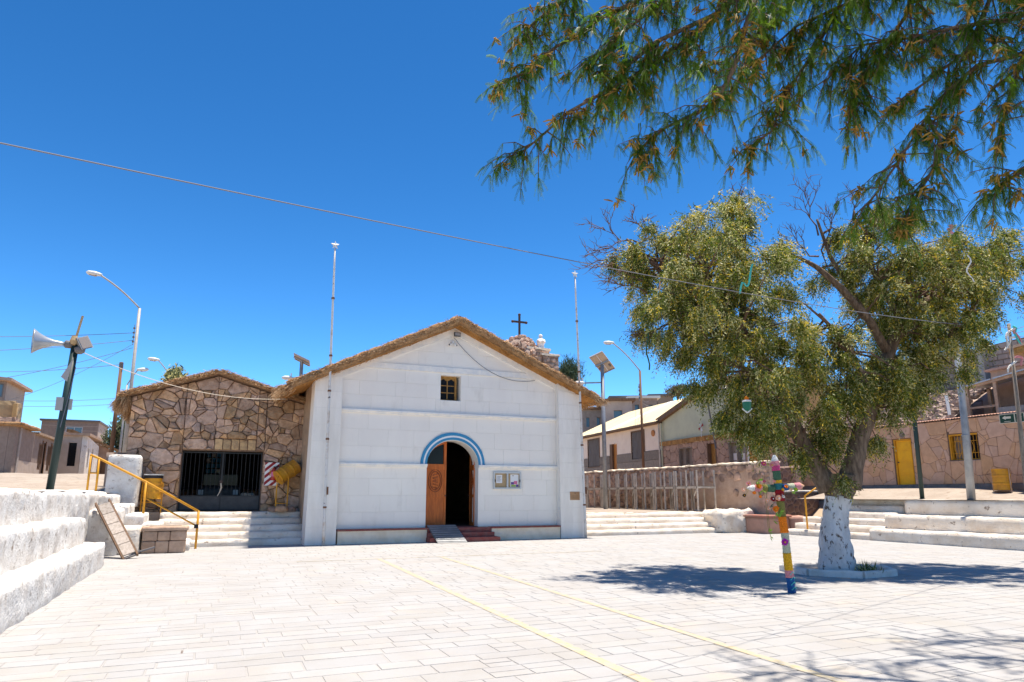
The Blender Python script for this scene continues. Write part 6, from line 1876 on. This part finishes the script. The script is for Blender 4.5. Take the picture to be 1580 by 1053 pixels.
# crown lobes: lateral, forward, height, radii, weight
lobes = [(-2.9, -.2, 6.6, 1.3, 2.6, 1.1, 10), (-2.0, .4, 7.55, 1.1, 1.9, .75, 6), (-3.9, -.2, 6.9, .75, 1.2, .6, 3), (-3.3, -.5, 5.5, .95, 2.3, .95, 7), (-2.0, -.3, 5.9, 1.1, 2.7, 1.0, 9),
         (-2.6, -.6, 4.5, .9, 2.0, .85, 6), (-1.9, -.7, 3.7, .8, 1.6, .8, 5), (-1.5, -.5, 4.7, .8, 1.9, .8, 5), (-1.5, -.3, 3.0, .45, .9, .65, 2.6), (-2.0, -.5, 3.3, .6, 1.0, .6, 2.2), (-.95, -.2, 6.4, .7, 1.7, .75, 3.6), (-1.5, .1, 8.05, .38, .7, .5, 1.5),
         (-.75, -.5, 4.6, .6, 1.4, .8, 3.4), (-.55, -.6, 3.7, .5, .9, .7, 2.2), (.1, -.2, 4.5, .6, 1.3, .7, 2.6), (.25, .3, 3.4, .4, .6, .6, 1.2), (.2, .1, 5.15, .55, 1.2, .4, 1.6), (.85, .3, 4.6, .55, .9, .6, 1.6),
         (.75, .3, 6.8, .6, 1.4, .45, 1.8), (1.15, .3, 7.55, .6, 1.2, .45, 1.8), (1.5, .5, 5.8, .75, 1.9, .75, 3.6), (2.0, .5, 6.9, .9, 2.3, .85, 6.5), (1.9, .4, 7.9, .7, 1.4, .42, 2.4), (2.9, .8, 6.5, 1.05, 2.6, .95, 7.5), (3.6, .9, 7.2, .95, 2.2, .7, 5.5), (4.6, 1.0, 7.2, .75, 1.7, .7, 4),
         (5.2, 1.1, 7.35, .5, .9, .42, 1.6), (2.6, .7, 5.4, .9, 2.2, .8, 6), (3.5, .9, 5.7, .75, 2.0, .75, 4.5), (4.2, 1.1, 6.2, .7, 1.7, .75, 4), (2.3, .5, 4.5, .7, 1.3, .65, 3.0), (3.0, .7, 4.6, .55, 1.1, .5, 1.8), (4.05, 1.1, 5.2, .35, .8, .42, 1.0), (1.55, .9, 4.3, .45, .6, .5, 1.0),
         (1.5, -.1, 3.75, .45, .7, .55, 1.5), (2.05, .2, 3.95, .5, .7, .55, 1.4), (1.3, .1, 3.05, .25, .35, .4, .4), (.3, -.2, 3.25, .4, .35, .5, .8), (.15, -.2, 2.6, .22, .25, .35, .35), (1.25, -.45, 4.15, .5, .5, .45, 1.5), (1.75, .1, 4.0, .42, .5, .45, 1.0), (.75, -.5, 4.0, .45, .5, .5, 1.2), (.2, -.5, 3.7, .5, .5, .6, 1.2), (-.62, -.2, 2.45, .2, .25, .5, .5), (.05, -.42, 2.0, .14, .12, .22, .2), (.0, -.3, 2.7, .25, .2, .4, .4), (-.2, .1, 3.1, .35, .4, .5, .8), (1.2, .35, 2.7, .2, .25, .45, .3)]
W = np.array([l[6] for l in lobes]); W = W / W.sum()
NSP = 38000
which = RNG.choice(len(lobes), NSP, p=W)
Lb = np.array([l[:6] for l in lobes])[which]
d = unit(RNG.normal(size=(NSP, 3))); rad = RNG.random(NSP) ** .42
rad = rad * (1 + .15 * RNG.normal(size=NSP))
loc = Lb[:, :3] + d * Lb[:, 3:6] * rad[:, None]
# clump: pull towards sub-centres so gaps open up
sub = RNG.normal(size=(430, 3)); sw = RNG.choice(len(lobes), 430, p=W)
sl = np.array([l[:6] for l in lobes])[sw]
sub = sl[:, :3] + unit(sub) * sl[:, 3:6] * (RNG.random(430) ** .4)[:, None]
for c0 in range(0, NSP, 2000):
    seg = loc[c0:c0 + 2000]
    dd = ((seg[:, None, :] - sub[None]) ** 2).sum(-1)
    nn_ = dd.argmin(1)
    loc[c0:c0 + 2000] = seg + (sub[nn_] - seg) * (.35 + .55 * RNG.random(len(seg)))[:, None]
BT = np.array(TB); LA = np.array(LAT); FW = np.array(FWD2)
base = BT + loc[:, :1] * LA + loc[:, 1:2] * FW + loc[:, 2:3] * np.array([0, 0, 1.])
outw = d[:, :1] * LA + d[:, 1:2] * FW + d[:, 2:3] * np.array([0, 0, .6])
hang = unit(outw * .7 + RNG.normal(size=(NSP, 3)) * .35 + np.array([0, 0, -1.0]) * (.55 + .6 * RNG.random(NSP))[:, None])
K = 11
Ls = .16 + .24 * RNG.random(NSP)
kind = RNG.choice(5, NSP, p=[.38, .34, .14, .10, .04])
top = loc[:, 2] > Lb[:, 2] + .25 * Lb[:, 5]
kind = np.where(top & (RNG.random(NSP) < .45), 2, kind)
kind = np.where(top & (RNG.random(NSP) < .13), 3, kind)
P, D, LL, WW, KK = [], [], [], [], []
side0 = unit(np.cross(hang, RNG.normal(size=(NSP, 3))))
for k in range(K):
    q = (k + .5) / K
    droop = np.array([0, 0, -1.0]) * (q * q * .35)
    p = base + (hang + droop) * (Ls * q)[:, None]
    dr = unit(side0 * (1 if k % 2 else -1) * .8 + hang * .75 + np.array([0, 0, -.3]) + RNG.normal(size=(NSP, 3)) * .45)
    P.append(p); D.append(dr); LL.append(.05 + .045 * RNG.random(NSP)); WW.append(.014 + .013 * RNG.random(NSP)); KK.append(np.where(RNG.random(NSP) < .3, RNG.choice(5, NSP, p=[.36, .30, .22, .09, .03]), kind))
V = diamonds(np.concatenate(P), np.concatenate(D), np.concatenate(LL), np.concatenate(WW))
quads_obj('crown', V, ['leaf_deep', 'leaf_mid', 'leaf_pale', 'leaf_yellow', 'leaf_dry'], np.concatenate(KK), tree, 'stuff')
# twigs: from sub-centres back toward limb points
lp = np.array([list(tp(*p).lerp(tp(*q), f_)) for lb in limbs for (p, r), (q, r2) in zip(lb[1:-1], lb[2:]) for f_ in (.0, .2, .4, .6, .8)])
rnd = random.Random(2)
tw = MB()
SB = BT + sub[:, :1] * LA + sub[:, 1:2] * FW + sub[:, 2:3] * np.array([0, 0, 1.])
for p in SB:
    q = lp[np.argsort(((lp - p) ** 2).sum(1))[rnd.randrange(9)]]
    a = Vector(q); c = Vector(p); m_ = a.lerp(c, .5) + Vector((rnd.uniform(-.12, .12), rnd.uniform(-.12, .12), rnd.uniform(0, .22)))
    tw.tube([a, m_, c], [.032, .018, .006], n=5, cap=False)
tw.build('twigs', 'twig', tree, kind='stuff')
# bare twigs sticking out
bt = MB()
def bare(p, dirs, L_, depth, r_):
    q = p
    pts = [p]
    for k in range(4):
        q = q + (dirs + Vector((rnd.uniform(-.5, .5), rnd.uniform(-.5, .5), rnd.uniform(-.4, .5)))).normalized() * L_ / 4
        pts.append(q)
        if depth > 0 and k > 0:
            for _ in range(2): bare(q, (dirs + Vector((rnd.uniform(-1, 1), rnd.uniform(-1, 1), rnd.uniform(-.8, .9)))).normalized(), L_ * .55, depth - 1, r_ * .6)
    bt.tube(pts, [r_, r_ * .8, r_ * .6, r_ * .45, r_ * .25], n=4, cap=False)
for (l, f, z, dl, dz, L_) in ((-3.9, -.3, 7.1, -1, .35, .9), (-3.8, -.3, 7.0, -1, .1, .9), (-3.9, -.4, 6.2, -1, .2, 1.0), (-3.8, -.4, 5.9, -1, .0, .8), (-3.6, -.3, 7.3, -.7, .8, .6), (.35, .25, 7.5, -.1, 1, 1.0), (.5, .2, 7.3, .4, 1, .8), (1.1, .1, 7.8, .1, 1, .6), (.2, 0, 6.9, -1, .5, .8), (0, -.1, 6.7, -1, .2, .6), (-1.5, .2, 8.1, .2, 1, .5), (-3.4, -.5, 5.2, -.8, -.4, .6), (.9, .2, 7.5, .5, .7, .6)):
    bare(tp(l, f, z), (LAT * dl + Vector((0, 0, dz))).normalized(), L_, 2, .022)
bt.build('bare_twigs', 'twig', tree, kind='stuff')
# kerb round the tree
kerb = thing('tree_kerb', tuple(TB), 'low whitewashed kerb ring round the foot of the pepper tree', 'kerb')
kp = [(-.95, .55), (-.75, -.35), (.10, -.82), (.95, -.40), (1.15, .45), (.3, 1.0)]
for i in range(6):
    a = TB + LAT * kp[i][0] + FWD2 * kp[i][1]; c = TB + LAT * kp[(i + 1) % 6][0] + FWD2 * kp[(i + 1) % 6][1]
    n = 10; dr = (c - a).normalized(); s = Vector((-dr.y, dr.x, 0)) * .06
    bb = MB()
    for k in range(n + 1):
        p = a.lerp(c, k / n)
        j = noise.noise_vector(p * 4) * .012
        for off in ((-1, -.05), (-1, .10), (-.7, .125), (.7, .125), (1, .10), (1, -.05)): bb.v.append(tuple(p + s * off[0] + Vector((0, 0, off[1])) + j))
    for k in range(n):
        for q in range(5): bb.f.append((6 * k + q, 6 * k + q + 1, 6 * k + 7 + q, 6 * k + 6 + q)); bb.mi.append(0)
    bb.f.append(tuple(range(6))); bb.f.append(tuple(6 * n + q for q in range(6))[::-1]); bb.mi += [0, 0]
    bb.build('kerb_stone', 'whitewash', kerb, smooth=False)
bb = MB(); bb.v = [tuple(TB + LAT * a * .98 + FWD2 * c * .98 + Vector((0, 0, .035))) for a, c in kp]; bb.f = [tuple(range(6))]; bb.mi = [0]
bb.build('soil', 'dust', kerb)
# tuft of weeds at the trunk foot
n = 140
P = np.array(tp(.42, -.42, .05)) + RNG.normal(size=(n, 3)) * np.array([.10, .08, .01])
D = unit(RNG.normal(size=(n, 3)) * .5 + np.array([0, 0, 1.]))
o = quads_obj('weeds', diamonds(P, D, .10 + .22 * RNG.random(n), .012 + .01 * RNG.random(n)), ['leaf_deep', 'leaf_pale'], (RNG.random(n) < .4).astype(int))
props(o, 'tuft of green weeds at the right foot of the whitewashed trunk', 'weeds', kind='stuff')
# small things caught in the tree
def ribbon(name, pts, w, m, label):
    b = MB(); pts = [Vector(p) for p in pts]
    for i, p in enumerate(pts):
        s = Vector((.05 * math.sin(i * 1.9), 0, .3 * math.cos(i * 1.3))) + LAT
        s = s.normalized() * w / 2
        b.v += [tuple(p - s), tuple(p + s), tuple(p + s + FWD2 * .006), tuple(p - s + FWD2 * .006)]
    for i in range(len(pts) - 1):
        for k in range(4): b.f.append((4 * i + k, 4 * i + (k + 1) % 4, 4 * i + 4 + (k + 1) % 4, 4 * i + 4 + k)); b.mi.append(0)
    b.f += [(3, 2, 1, 0), tuple(4 * (len(pts) - 1) + k for k in range(4))]; b.mi += [0, 0]
    return one(b, name, m, label, 'ribbon')
ribbon('ribbon', [tp(-2.6 + .05 * i * .6, -2.75, 5.2 + .12 * math.sin(i * .9) + .05 * i) for i in range(10)], .035, 'yarn_aqua', 'pale turquoise ribbon tangled in the left side of the crown')
ribbon('ribbon', [tp(-3.95 + .03 * math.sin(i * 1.1), -.9, 5.0 - .11 * i) for i in range(9)], .03, 'yarn_green', 'dark green streamer dangling below the left end of the crown')
ribbon('ribbon', [tp(2.45 + .06 * math.sin(i), -1.6, 6.35 - .07 * i) for i in range(9)], .03, 'yarn_white', 'white ribbon caught high in the right half of the crown')
ribbon('ribbon', [tp(2.25 + .05 * math.sin(2 * i), -1.5, 7.05 - .05 * i) for i in range(5)], .09, 'yarn_pink', 'pink scrap of ribbon near the top right of the crown')
t = thing('hanging_lantern', tuple(tp(-2.1, -1.55, 3.4)), 'green lantern with a white rim and an orange cap hanging in the left foliage', 'lantern')
c = tp(-2.42, -2.2, 3.12)
MB().lathe(c, [(0, .04), (.025, .068), (.15, .08), (.16, .08)], 16).build('body', 'green_tank', t, smooth=True)
MB().lathe(c + Vector((0, 0, .16)), [(0, .084), (.025, .08), (.04, .05)], 16).build('rim', 'lamp_white', t, smooth=True)
MB().lathe(c + Vector((0, 0, .20)), [(0, .045), (.04, .04), (.065, .016)], 12).build('cap', 'yarn_orange', t, smooth=True)
for s in (-1, 1): MB().bar(c + LAT * .09 * s + Vector((0, 0, .04)), c + Vector((0, 0, -.04)), .02).build('hanger', 'lamp_white', t)
MB().tube([c + Vector((0, 0, .25)), c + Vector((0, .3, 1.3))], .006, n=4).build('cord', 'twig', t)

# ------------------------------------------------------------------ mesquite tree whose boughs hang over the camera
BR = [
   [(4.28, 3.61, 6.48), (4.07, 4.27, 6.08), (4.02, 4.46, 6.05), (3.7, 4.98, 6.01), (3.53, 5.22, 5.86), (3.36, 5.45, 5.64), (3.1, 5.71, 5.51), (2.86, 5.95, 5.27), (2.67, 6.03, 5.09)],
   [(4.02, 4.46, 6.05), (3.77, 4.8, 5.82), (3.52, 5.1, 5.67), (3.36, 5.45, 5.64)],
   [(4.05, 3.87, 6.03), (3.99, 4.07, 5.64), (3.9, 4.16, 5.25), (3.84, 4.34, 5.01), (3.62, 4.79, 4.96), (3.42, 5.05, 4.77)],
   [(3.96, 4.77, 6.85), (3.59, 5.18, 6.56), (3.35, 5.45, 6.5), (3.18, 5.67, 6.39), (3.04, 5.86, 6.35), (2.71, 6.13, 6.07), (2.51, 6.21, 5.98)],
   [(3.5, 5.6, 7.37), (3.23, 5.87, 7.04), (2.96, 6.12, 6.85), (2.76, 6.22, 6.65)],
   [(4.21, 3.06, 5.67), (4.07, 3.23, 5.19), (4.02, 3.46, 4.94), (3.95, 3.69, 4.72), (3.95, 3.83, 4.5), (3.8, 3.98, 4.37)],
   [(4.16, 2.59, 5.31), (4.09, 2.7, 4.81), (4.07, 2.9, 4.65), (4.06, 3.09, 4.55), (4.01, 3.16, 4.32)],
   [(3.82, 1.74, 3.89), (3.83, 1.96, 3.94), (3.83, 2.17, 4.01), (3.83, 2.36, 3.95), (3.77, 2.45, 3.83), (3.74, 2.68, 3.59), (3.72, 2.87, 3.42)],
   [(3.77, 2.45, 3.83), (3.72, 2.36, 3.62), (3.69, 2.4, 3.45), (3.61, 2.51, 3.25), (3.58, 2.56, 3.14)],
   [(3.64, 1.66, 3.4), (3.66, 1.86, 3.26), (3.62, 1.92, 3.2), (3.65, 2.08, 3.17)],
   [(3.94, 1.95, 4.73), (3.95, 2.15, 4.38), (3.89, 2.25, 4.17), (3.89, 2.46, 4.13), (3.8, 2.6, 4.05)],
   [(3.66, 1.61, 4.19), (3.68, 1.81, 3.9), (3.63, 1.91, 3.65), (3.69, 2.01, 3.5)],
   [(3.99, 3.33, 5.93), (3.89, 3.6, 5.58), (3.82, 3.81, 5.29), (3.72, 4.05, 5.21), (3.62, 4.27, 5.26)],
   [(4.01, 2.25, 5.11), (3.98, 2.68, 5.07), (3.94, 3.07, 5.09), (3.9, 3.44, 5.18), (3.76, 3.88, 5.02), (3.7, 4.07, 4.82)],
   [(3.89, 4.3, 6.73), (3.76, 4.54, 6.32), (3.53, 4.85, 6.19), (3.32, 5.12, 6.03), (3.12, 5.36, 5.77)],
   [(3.74, 1.68, 4.04), (3.83, 1.96, 4.16), (3.89, 2.27, 4.35), (3.91, 2.6, 4.5), (3.92, 2.94, 4.68), (3.91, 3.27, 4.58)],
]
BR2 = []
for b_ in BR:
    o_ = []
    for p in b_:
        v = Vector(p) - CAM; D_ = math.hypot(v.x, v.y)
        o_.append(CAM + v * ((5.2 + .3 * D_) * (.84 if len(BR2) in (0, 1, 2, 3, 4, 14) else 1) / D_))
    BR2.append(o_)
MT = Vector((9.6, 1.2, 0))
mesq = thing('mesquite_tree', tuple(MT), 'leafy mesquite tree with yellow catkins hanging into the top of the view', 'tree')
MB().tube([MT, MT + Vector((-.1, .1, 1.2)), MT + Vector((-.3, .3, 2.4)), MT + Vector((-.7, .6, 4.6))], [.34, .27, .24, .2], n=16, wob=.3).build('trunk', 'bark', mesq, smooth=True)
HUB = MT + Vector((-.7, .6, 4.6))
HIGH = [[Vector((9.2, 3.0, 7.2)), Vector((8.8, 5.0, 8.8)), Vector((8.2, 6.3, 9.2)), Vector((7.2, 6.6, 9.2))], [Vector((8.2, 3.6, 8.4)), Vector((7.2, 5.4, 9.0)), Vector((6.2, 6.4, 9.2)), Vector((5.6, 6.8, 9.1))],
        [Vector((9.6, 4.0, 7.8)), Vector((9.8, 5.8, 9.0)), Vector((9.2, 6.8, 9.3)), Vector((8.4, 7.1, 9.4))]]
HIGH = [[p + Vector((.5, -1.3, 0)) for p in b_] for b_ in HIGH]
limb_pts = []
lim = MB()
EXTRA = []
for i, b_ in enumerate(BR2):
    lim.tube(b_, [(.016 if i >= 5 else .022) * (1 - .8 * k / (len(b_) - 1)) + .004 for k in range(len(b_))], n=6)
    if i not in (1, 8):
        mid = HUB.lerp(b_[0], .55) + Vector((0, 0, .55))
        lim.tube([HUB, HUB.lerp(mid, .5) + Vector((.06 * math.sin(i * 2.1), .06 * math.cos(i * 1.3), .12)), mid, b_[0]], [.05, .04, .032, .024], n=8)
        EXTRA.append([mid, b_[0]])
for b_ in HIGH:
    lim.tube([HUB, HUB.lerp(b_[0], .5) + Vector((0, 0, .3)), b_[0]], [.12, .09, .06], n=8); lim.tube(b_, [.06, .045, .03, .01], n=6)
lim.build('limbs', 'bark', mesq, smooth=True)
rnd = random.Random(23)
tips, dirs = [], []
twb = MB()
def spawn(b_, n_tw, Lr=(.15, .75), drop=.55):
    seg = [(b_[k + 1] - b_[k]).length for k in range(len(b_) - 1)]
    tot = sum(seg)
    for _ in range(n_tw):
        s = tot * (rnd.random() ** .8)
        k = 0
        while k < len(seg) - 1 and s > seg[k]: s -= seg[k]; k += 1
        a = b_[k].lerp(b_[k + 1], min(1, s / seg[k])); dr = (b_[k + 1] - b_[k]).normalized()
        d_ = (dr * rnd.uniform(-.1, .9) + Vector((rnd.uniform(-1, 1), rnd.uniform(-1, 1), rnd.uniform(-.9, .65) - drop * .3))).normalized()
        L_ = rnd.uniform(*Lr)
        m_ = a + d_ * L_ * .5; e = a + d_ * L_ + Vector((0, 0, -drop * L_ * .45))
        twb.tube([a, m_, e], [.008, .005, .002], n=4, cap=False)
        for q in lin(.25, 1, int(L_ / .05)):
            if rnd.random() < .25: continue
            p = a.lerp(m_, q * 2) if q < .5 else m_.lerp(e, q * 2 - 1)
            tips.append(p); dirs.append(d_)
for i, b_ in enumerate(BR2): spawn(b_, (28 if 7 <= i <= 11 else 44 if i >= 5 else 34) + int((12 if 7 <= i <= 11 else 18) * sum((b_[k + 1] - b_[k]).length for k in range(len(b_) - 1))), (.12, .42) if 7 <= i <= 11 else (.12, .46))
nvis = len(tips)
for b_ in EXTRA: spawn(b_, 34, (.2, .6), .4)
for b_ in HIGH: spawn(b_, 70, (.4, 1.0), .3)
twb.build('twigs', 'twig', mesq, kind='stuff')
T = np.array([list(p) for p in tips]); DD = np.array([list(p) for p in dirs])
n0 = len(T)
rep = RNG.integers(2, 5, n0)
T = np.repeat(T, rep, 0); DD = np.repeat(DD, rep, 0); n = len(T)
ax = unit(DD * .35 + RNG.normal(size=(n, 3)) * .55 + np.array([0, 0, -.95]))
sd0 = unit(np.cross(ax, RNG.normal(size=(n, 3))))
LP = .085 + .06 * RNG.random(n)
kindm = (RNG.random(n) < .30).astype(int)
P, D, LL, WW, KK = [], [], [], [], []
K = 15
for k in range(K):
    q = (k + .6) / K
    c = T + (ax + np.array([0, 0, -.35]) * q) * (LP * q)[:, None]
    for s in (-1, 1):
        dr = unit(sd0 * s * .9 + ax * .5 + np.array([0, 0, -.25]))
        P.append(c); D.append(dr); LL.append(np.full(n, .0165) * (1.15 - .5 * abs(q - .4))); WW.append(np.full(n, .0062)); KK.append(kindm)
V = diamonds(np.concatenate(P), np.concatenate(D), np.concatenate(LL), np.concatenate(WW), roll=np.concatenate([np.cross(sd0, ax) + .3 * RNG.normal(size=(n, 3))] * (2 * K)))
quads_obj('foliage', V, ['mesq_leaf', 'mesq_pale'], np.concatenate(KK), mesq, 'stuff')
# catkins in clusters
ct_ = MB()
idx = [rnd.randrange(nvis) for _ in range(460)]
for i in idx:
    p = tips[i]
    for _ in range(rnd.randint(4, 9)):
        d_ = Vector((rnd.uniform(-.8, .8), rnd.uniform(-.8, .8), rnd.uniform(-1.2, .25))).normalized()
        L_ = rnd.uniform(.05, .095)
        a = p + Vector((rnd.uniform(-.03, .03), rnd.uniform(-.03, .03), rnd.uniform(-.03, .03)))
        ct_.tube([a, a + d_ * L_ * .5, a + d_ * L_ + Vector((0, 0, -.01))], [.006, .0085, .004], n=5)
ct_.build('catkins', 'catkin', mesq, kind='stuff')

# ------------------------------------------------------------------ bushes and trees in the background
def bush(name, c, r3, n, mats, label, cat, L_=.28, w=.09, up=.3, trunk=True, group=None):
    t = thing(name, (c[0], c[1], c[2] - r3[2] * 2.2), label, cat, group)
    cl = RNG.normal(size=(26, 3)); cl = unit(cl) * (RNG.random((26, 1)) ** .5) * np.array(r3) * .8
    k = RNG.integers(0, 26, n)
    p = np.array(c) + cl[k] + RNG.normal(size=(n, 3)) * np.array(r3) * .22
    d_ = unit(RNG.normal(size=(n, 3)) + np.array([0, 0, up]) * 2)
    quads_obj('crown', diamonds(p, d_, L_ * (.6 + .8 * RNG.random(n)), w * (.7 + .6 * RNG.random(n))), mats, RNG.integers(0, len(mats), n), t, 'stuff')
    if trunk:
        b = MB(); b.tube([(c[0], c[1], c[2] - r3[2] * 2.2), (c[0] + .1, c[1], c[2])], [.18, .08], n=8); b.build('trunk', 'bark', t, smooth=True)
bush('pepper_bush', (-6.7, 59.6, 6.0), (1.3, 1.2, 1.5), 5200, ['bush_leaf', 'bush_pale'], 'grey-green bushy tree left of the stone house corner', 'tree')
bush('roof_tree', (-2.6, 44.0, 8.05), (.8, .8, .75), 2200, ['bush_leaf', 'leaf_pale'], 'yellow-green treetop showing just above the thatched stone house', 'tree')
bush('pine_tree', (19.9, 37.2, 8.6), (.95, .9, 1.25), 5200, ['pine_leaf', 'bush_leaf'], 'dark green pine treetop behind the right side of the church roof', 'tree', .34, .035, .9)
bush('distant_tree', (-18.6, 66, 12.6), (1.3, 1.2, .9), 1500, ['bush_leaf', 'bush_pale'], 'thin grey-green treetop at the far left edge', 'tree')
bush('hill_tree', (45.3, 60, 12.6), (1.4, 1.2, .8), 2200, ['bush_leaf', 'leaf_dry'], 'scrubby tree on the hill just above the cream roof', 'tree')

# ------------------------------------------------------------------ cables and the ribbon pole
t = thing('ribbon_pole', (19.2, 11.2, 0), 'thin wooden pole with knotted ribbons at its top near the right edge', 'pole')
MB().tube([(19.2, 11.2, 0), (19.22, 11.12, 3.0), (19.26, 11.05, 6.1)], [.065, .055, .04], n=8).build('pole', 'grey_wood', t, smooth=True)
for k, (dz, m, L_) in enumerate(((6.0, 'yarn_aqua', .5), (5.95, 'yarn_white', .55), (5.9, 'yarn_pink', .4), (5.7, 'yarn_white', .35), (5.15, 'yarn_pink', .22), (5.05, 'yarn_white', .3))):
    pts = [Vector((19.25, 11.0, dz)) + LAT * ((-.28 if k % 2 else .12) * q + .05 * math.sin(7 * q + k)) + Vector((0, -.05, -L_ * q + .12 * math.sin(3.1 * q))) for q in lin(0, 1, 8)]
    MB().tube(pts, [.035, .03, .035, .03, .035, .03, .025, .025, .02], n=5).build('ribbon', m, t)
LA_ = Vector((-3.2, 2.75, 3.05))
cab = [Vector((-7.2, 1.65, 2.55))] + sag((-1.85, 3.59, 3.24), (19.25, 11.05, 6.0), .22, 60)
one(MB().tube(cab, [.0042] * 20 + [.0042 + .0042 * k / 41 for k in range(42)], n=6), 'cable', 'cable_mid', 'long bunting cable crossing the sky from the left edge to the ribbon pole', 'cable')
for k in range(9):
    pass
b = MB().tube(sag((-3.86, 22.0, 5.62), (2.05, 24.4, 4.82), .42, 36), .011, n=5)
one(b, 'cable', 'rope_cream', 'pale cable sagging from the speaker post across the stone house to the church eave', 'cable')
wires = [((-4.4, 39.7, 9.9), (-30, 36, 8.6), .9), ((-4.4, 39.7, 9.5), (-30, 35, 7.7), 1.2), ((-4.4, 39.7, 9.1), (-22, 48, 6.9), .9), ((-4.1, 33.75, 7.2), (-26, 70, 12.5), .7), ((-4.4, 39.7, 9.3), (-16, 62, 8.2), .5), ((-16, 62, 8.6), (-3, 50, 8.2), .3), ((-16, 62, 8.2), (-3, 50, 7.8), .3)]
for i, (a, c, s) in enumerate(wires):
    one(MB().tube(sag(a, c, s, 20), .013, n=4), 'power_line', 'cable_mid', ('topmost dark wire running left from the tall lamp insulators', 'second dark wire running left from the tall lamp insulators', 'slanting dark wire crossing down behind the speaker post', 'wire rising left from the wooden pole top', 'long thin wire from the tall lamp to the far left houses', 'upper of the two faint wires behind the wooden pole', 'lower of the two faint wires behind the wooden pole')[i], 'wire', 'overhead wires on the left')
for i, z in enumerate((9.3, 8.95, 8.6, 8.25)):
    one(MB().tube(sag((25.1, 37.3, z - .6), (44 + i, 66, 13.5 - .4 * i), .5, 16), .012, n=4), 'power_line', 'cable_mid', ('topmost', 'second highest', 'third highest', 'lowest')[i] + ' of the thin wires above the cream roof', 'wire', 'overhead wires on the right')
for i in range(3):
    one(MB().tube(sag((19.26, 11.05, 5.9 - .1 * i), (34, 14 + i, 10.5 - .5 * i), .2, 10), .008, n=4), 'power_line', 'cable_mid', ('top', 'middle', 'bottom')[i] + ' thin wire running right from the ribbon pole', 'wire', 'wires at the ribbon pole')
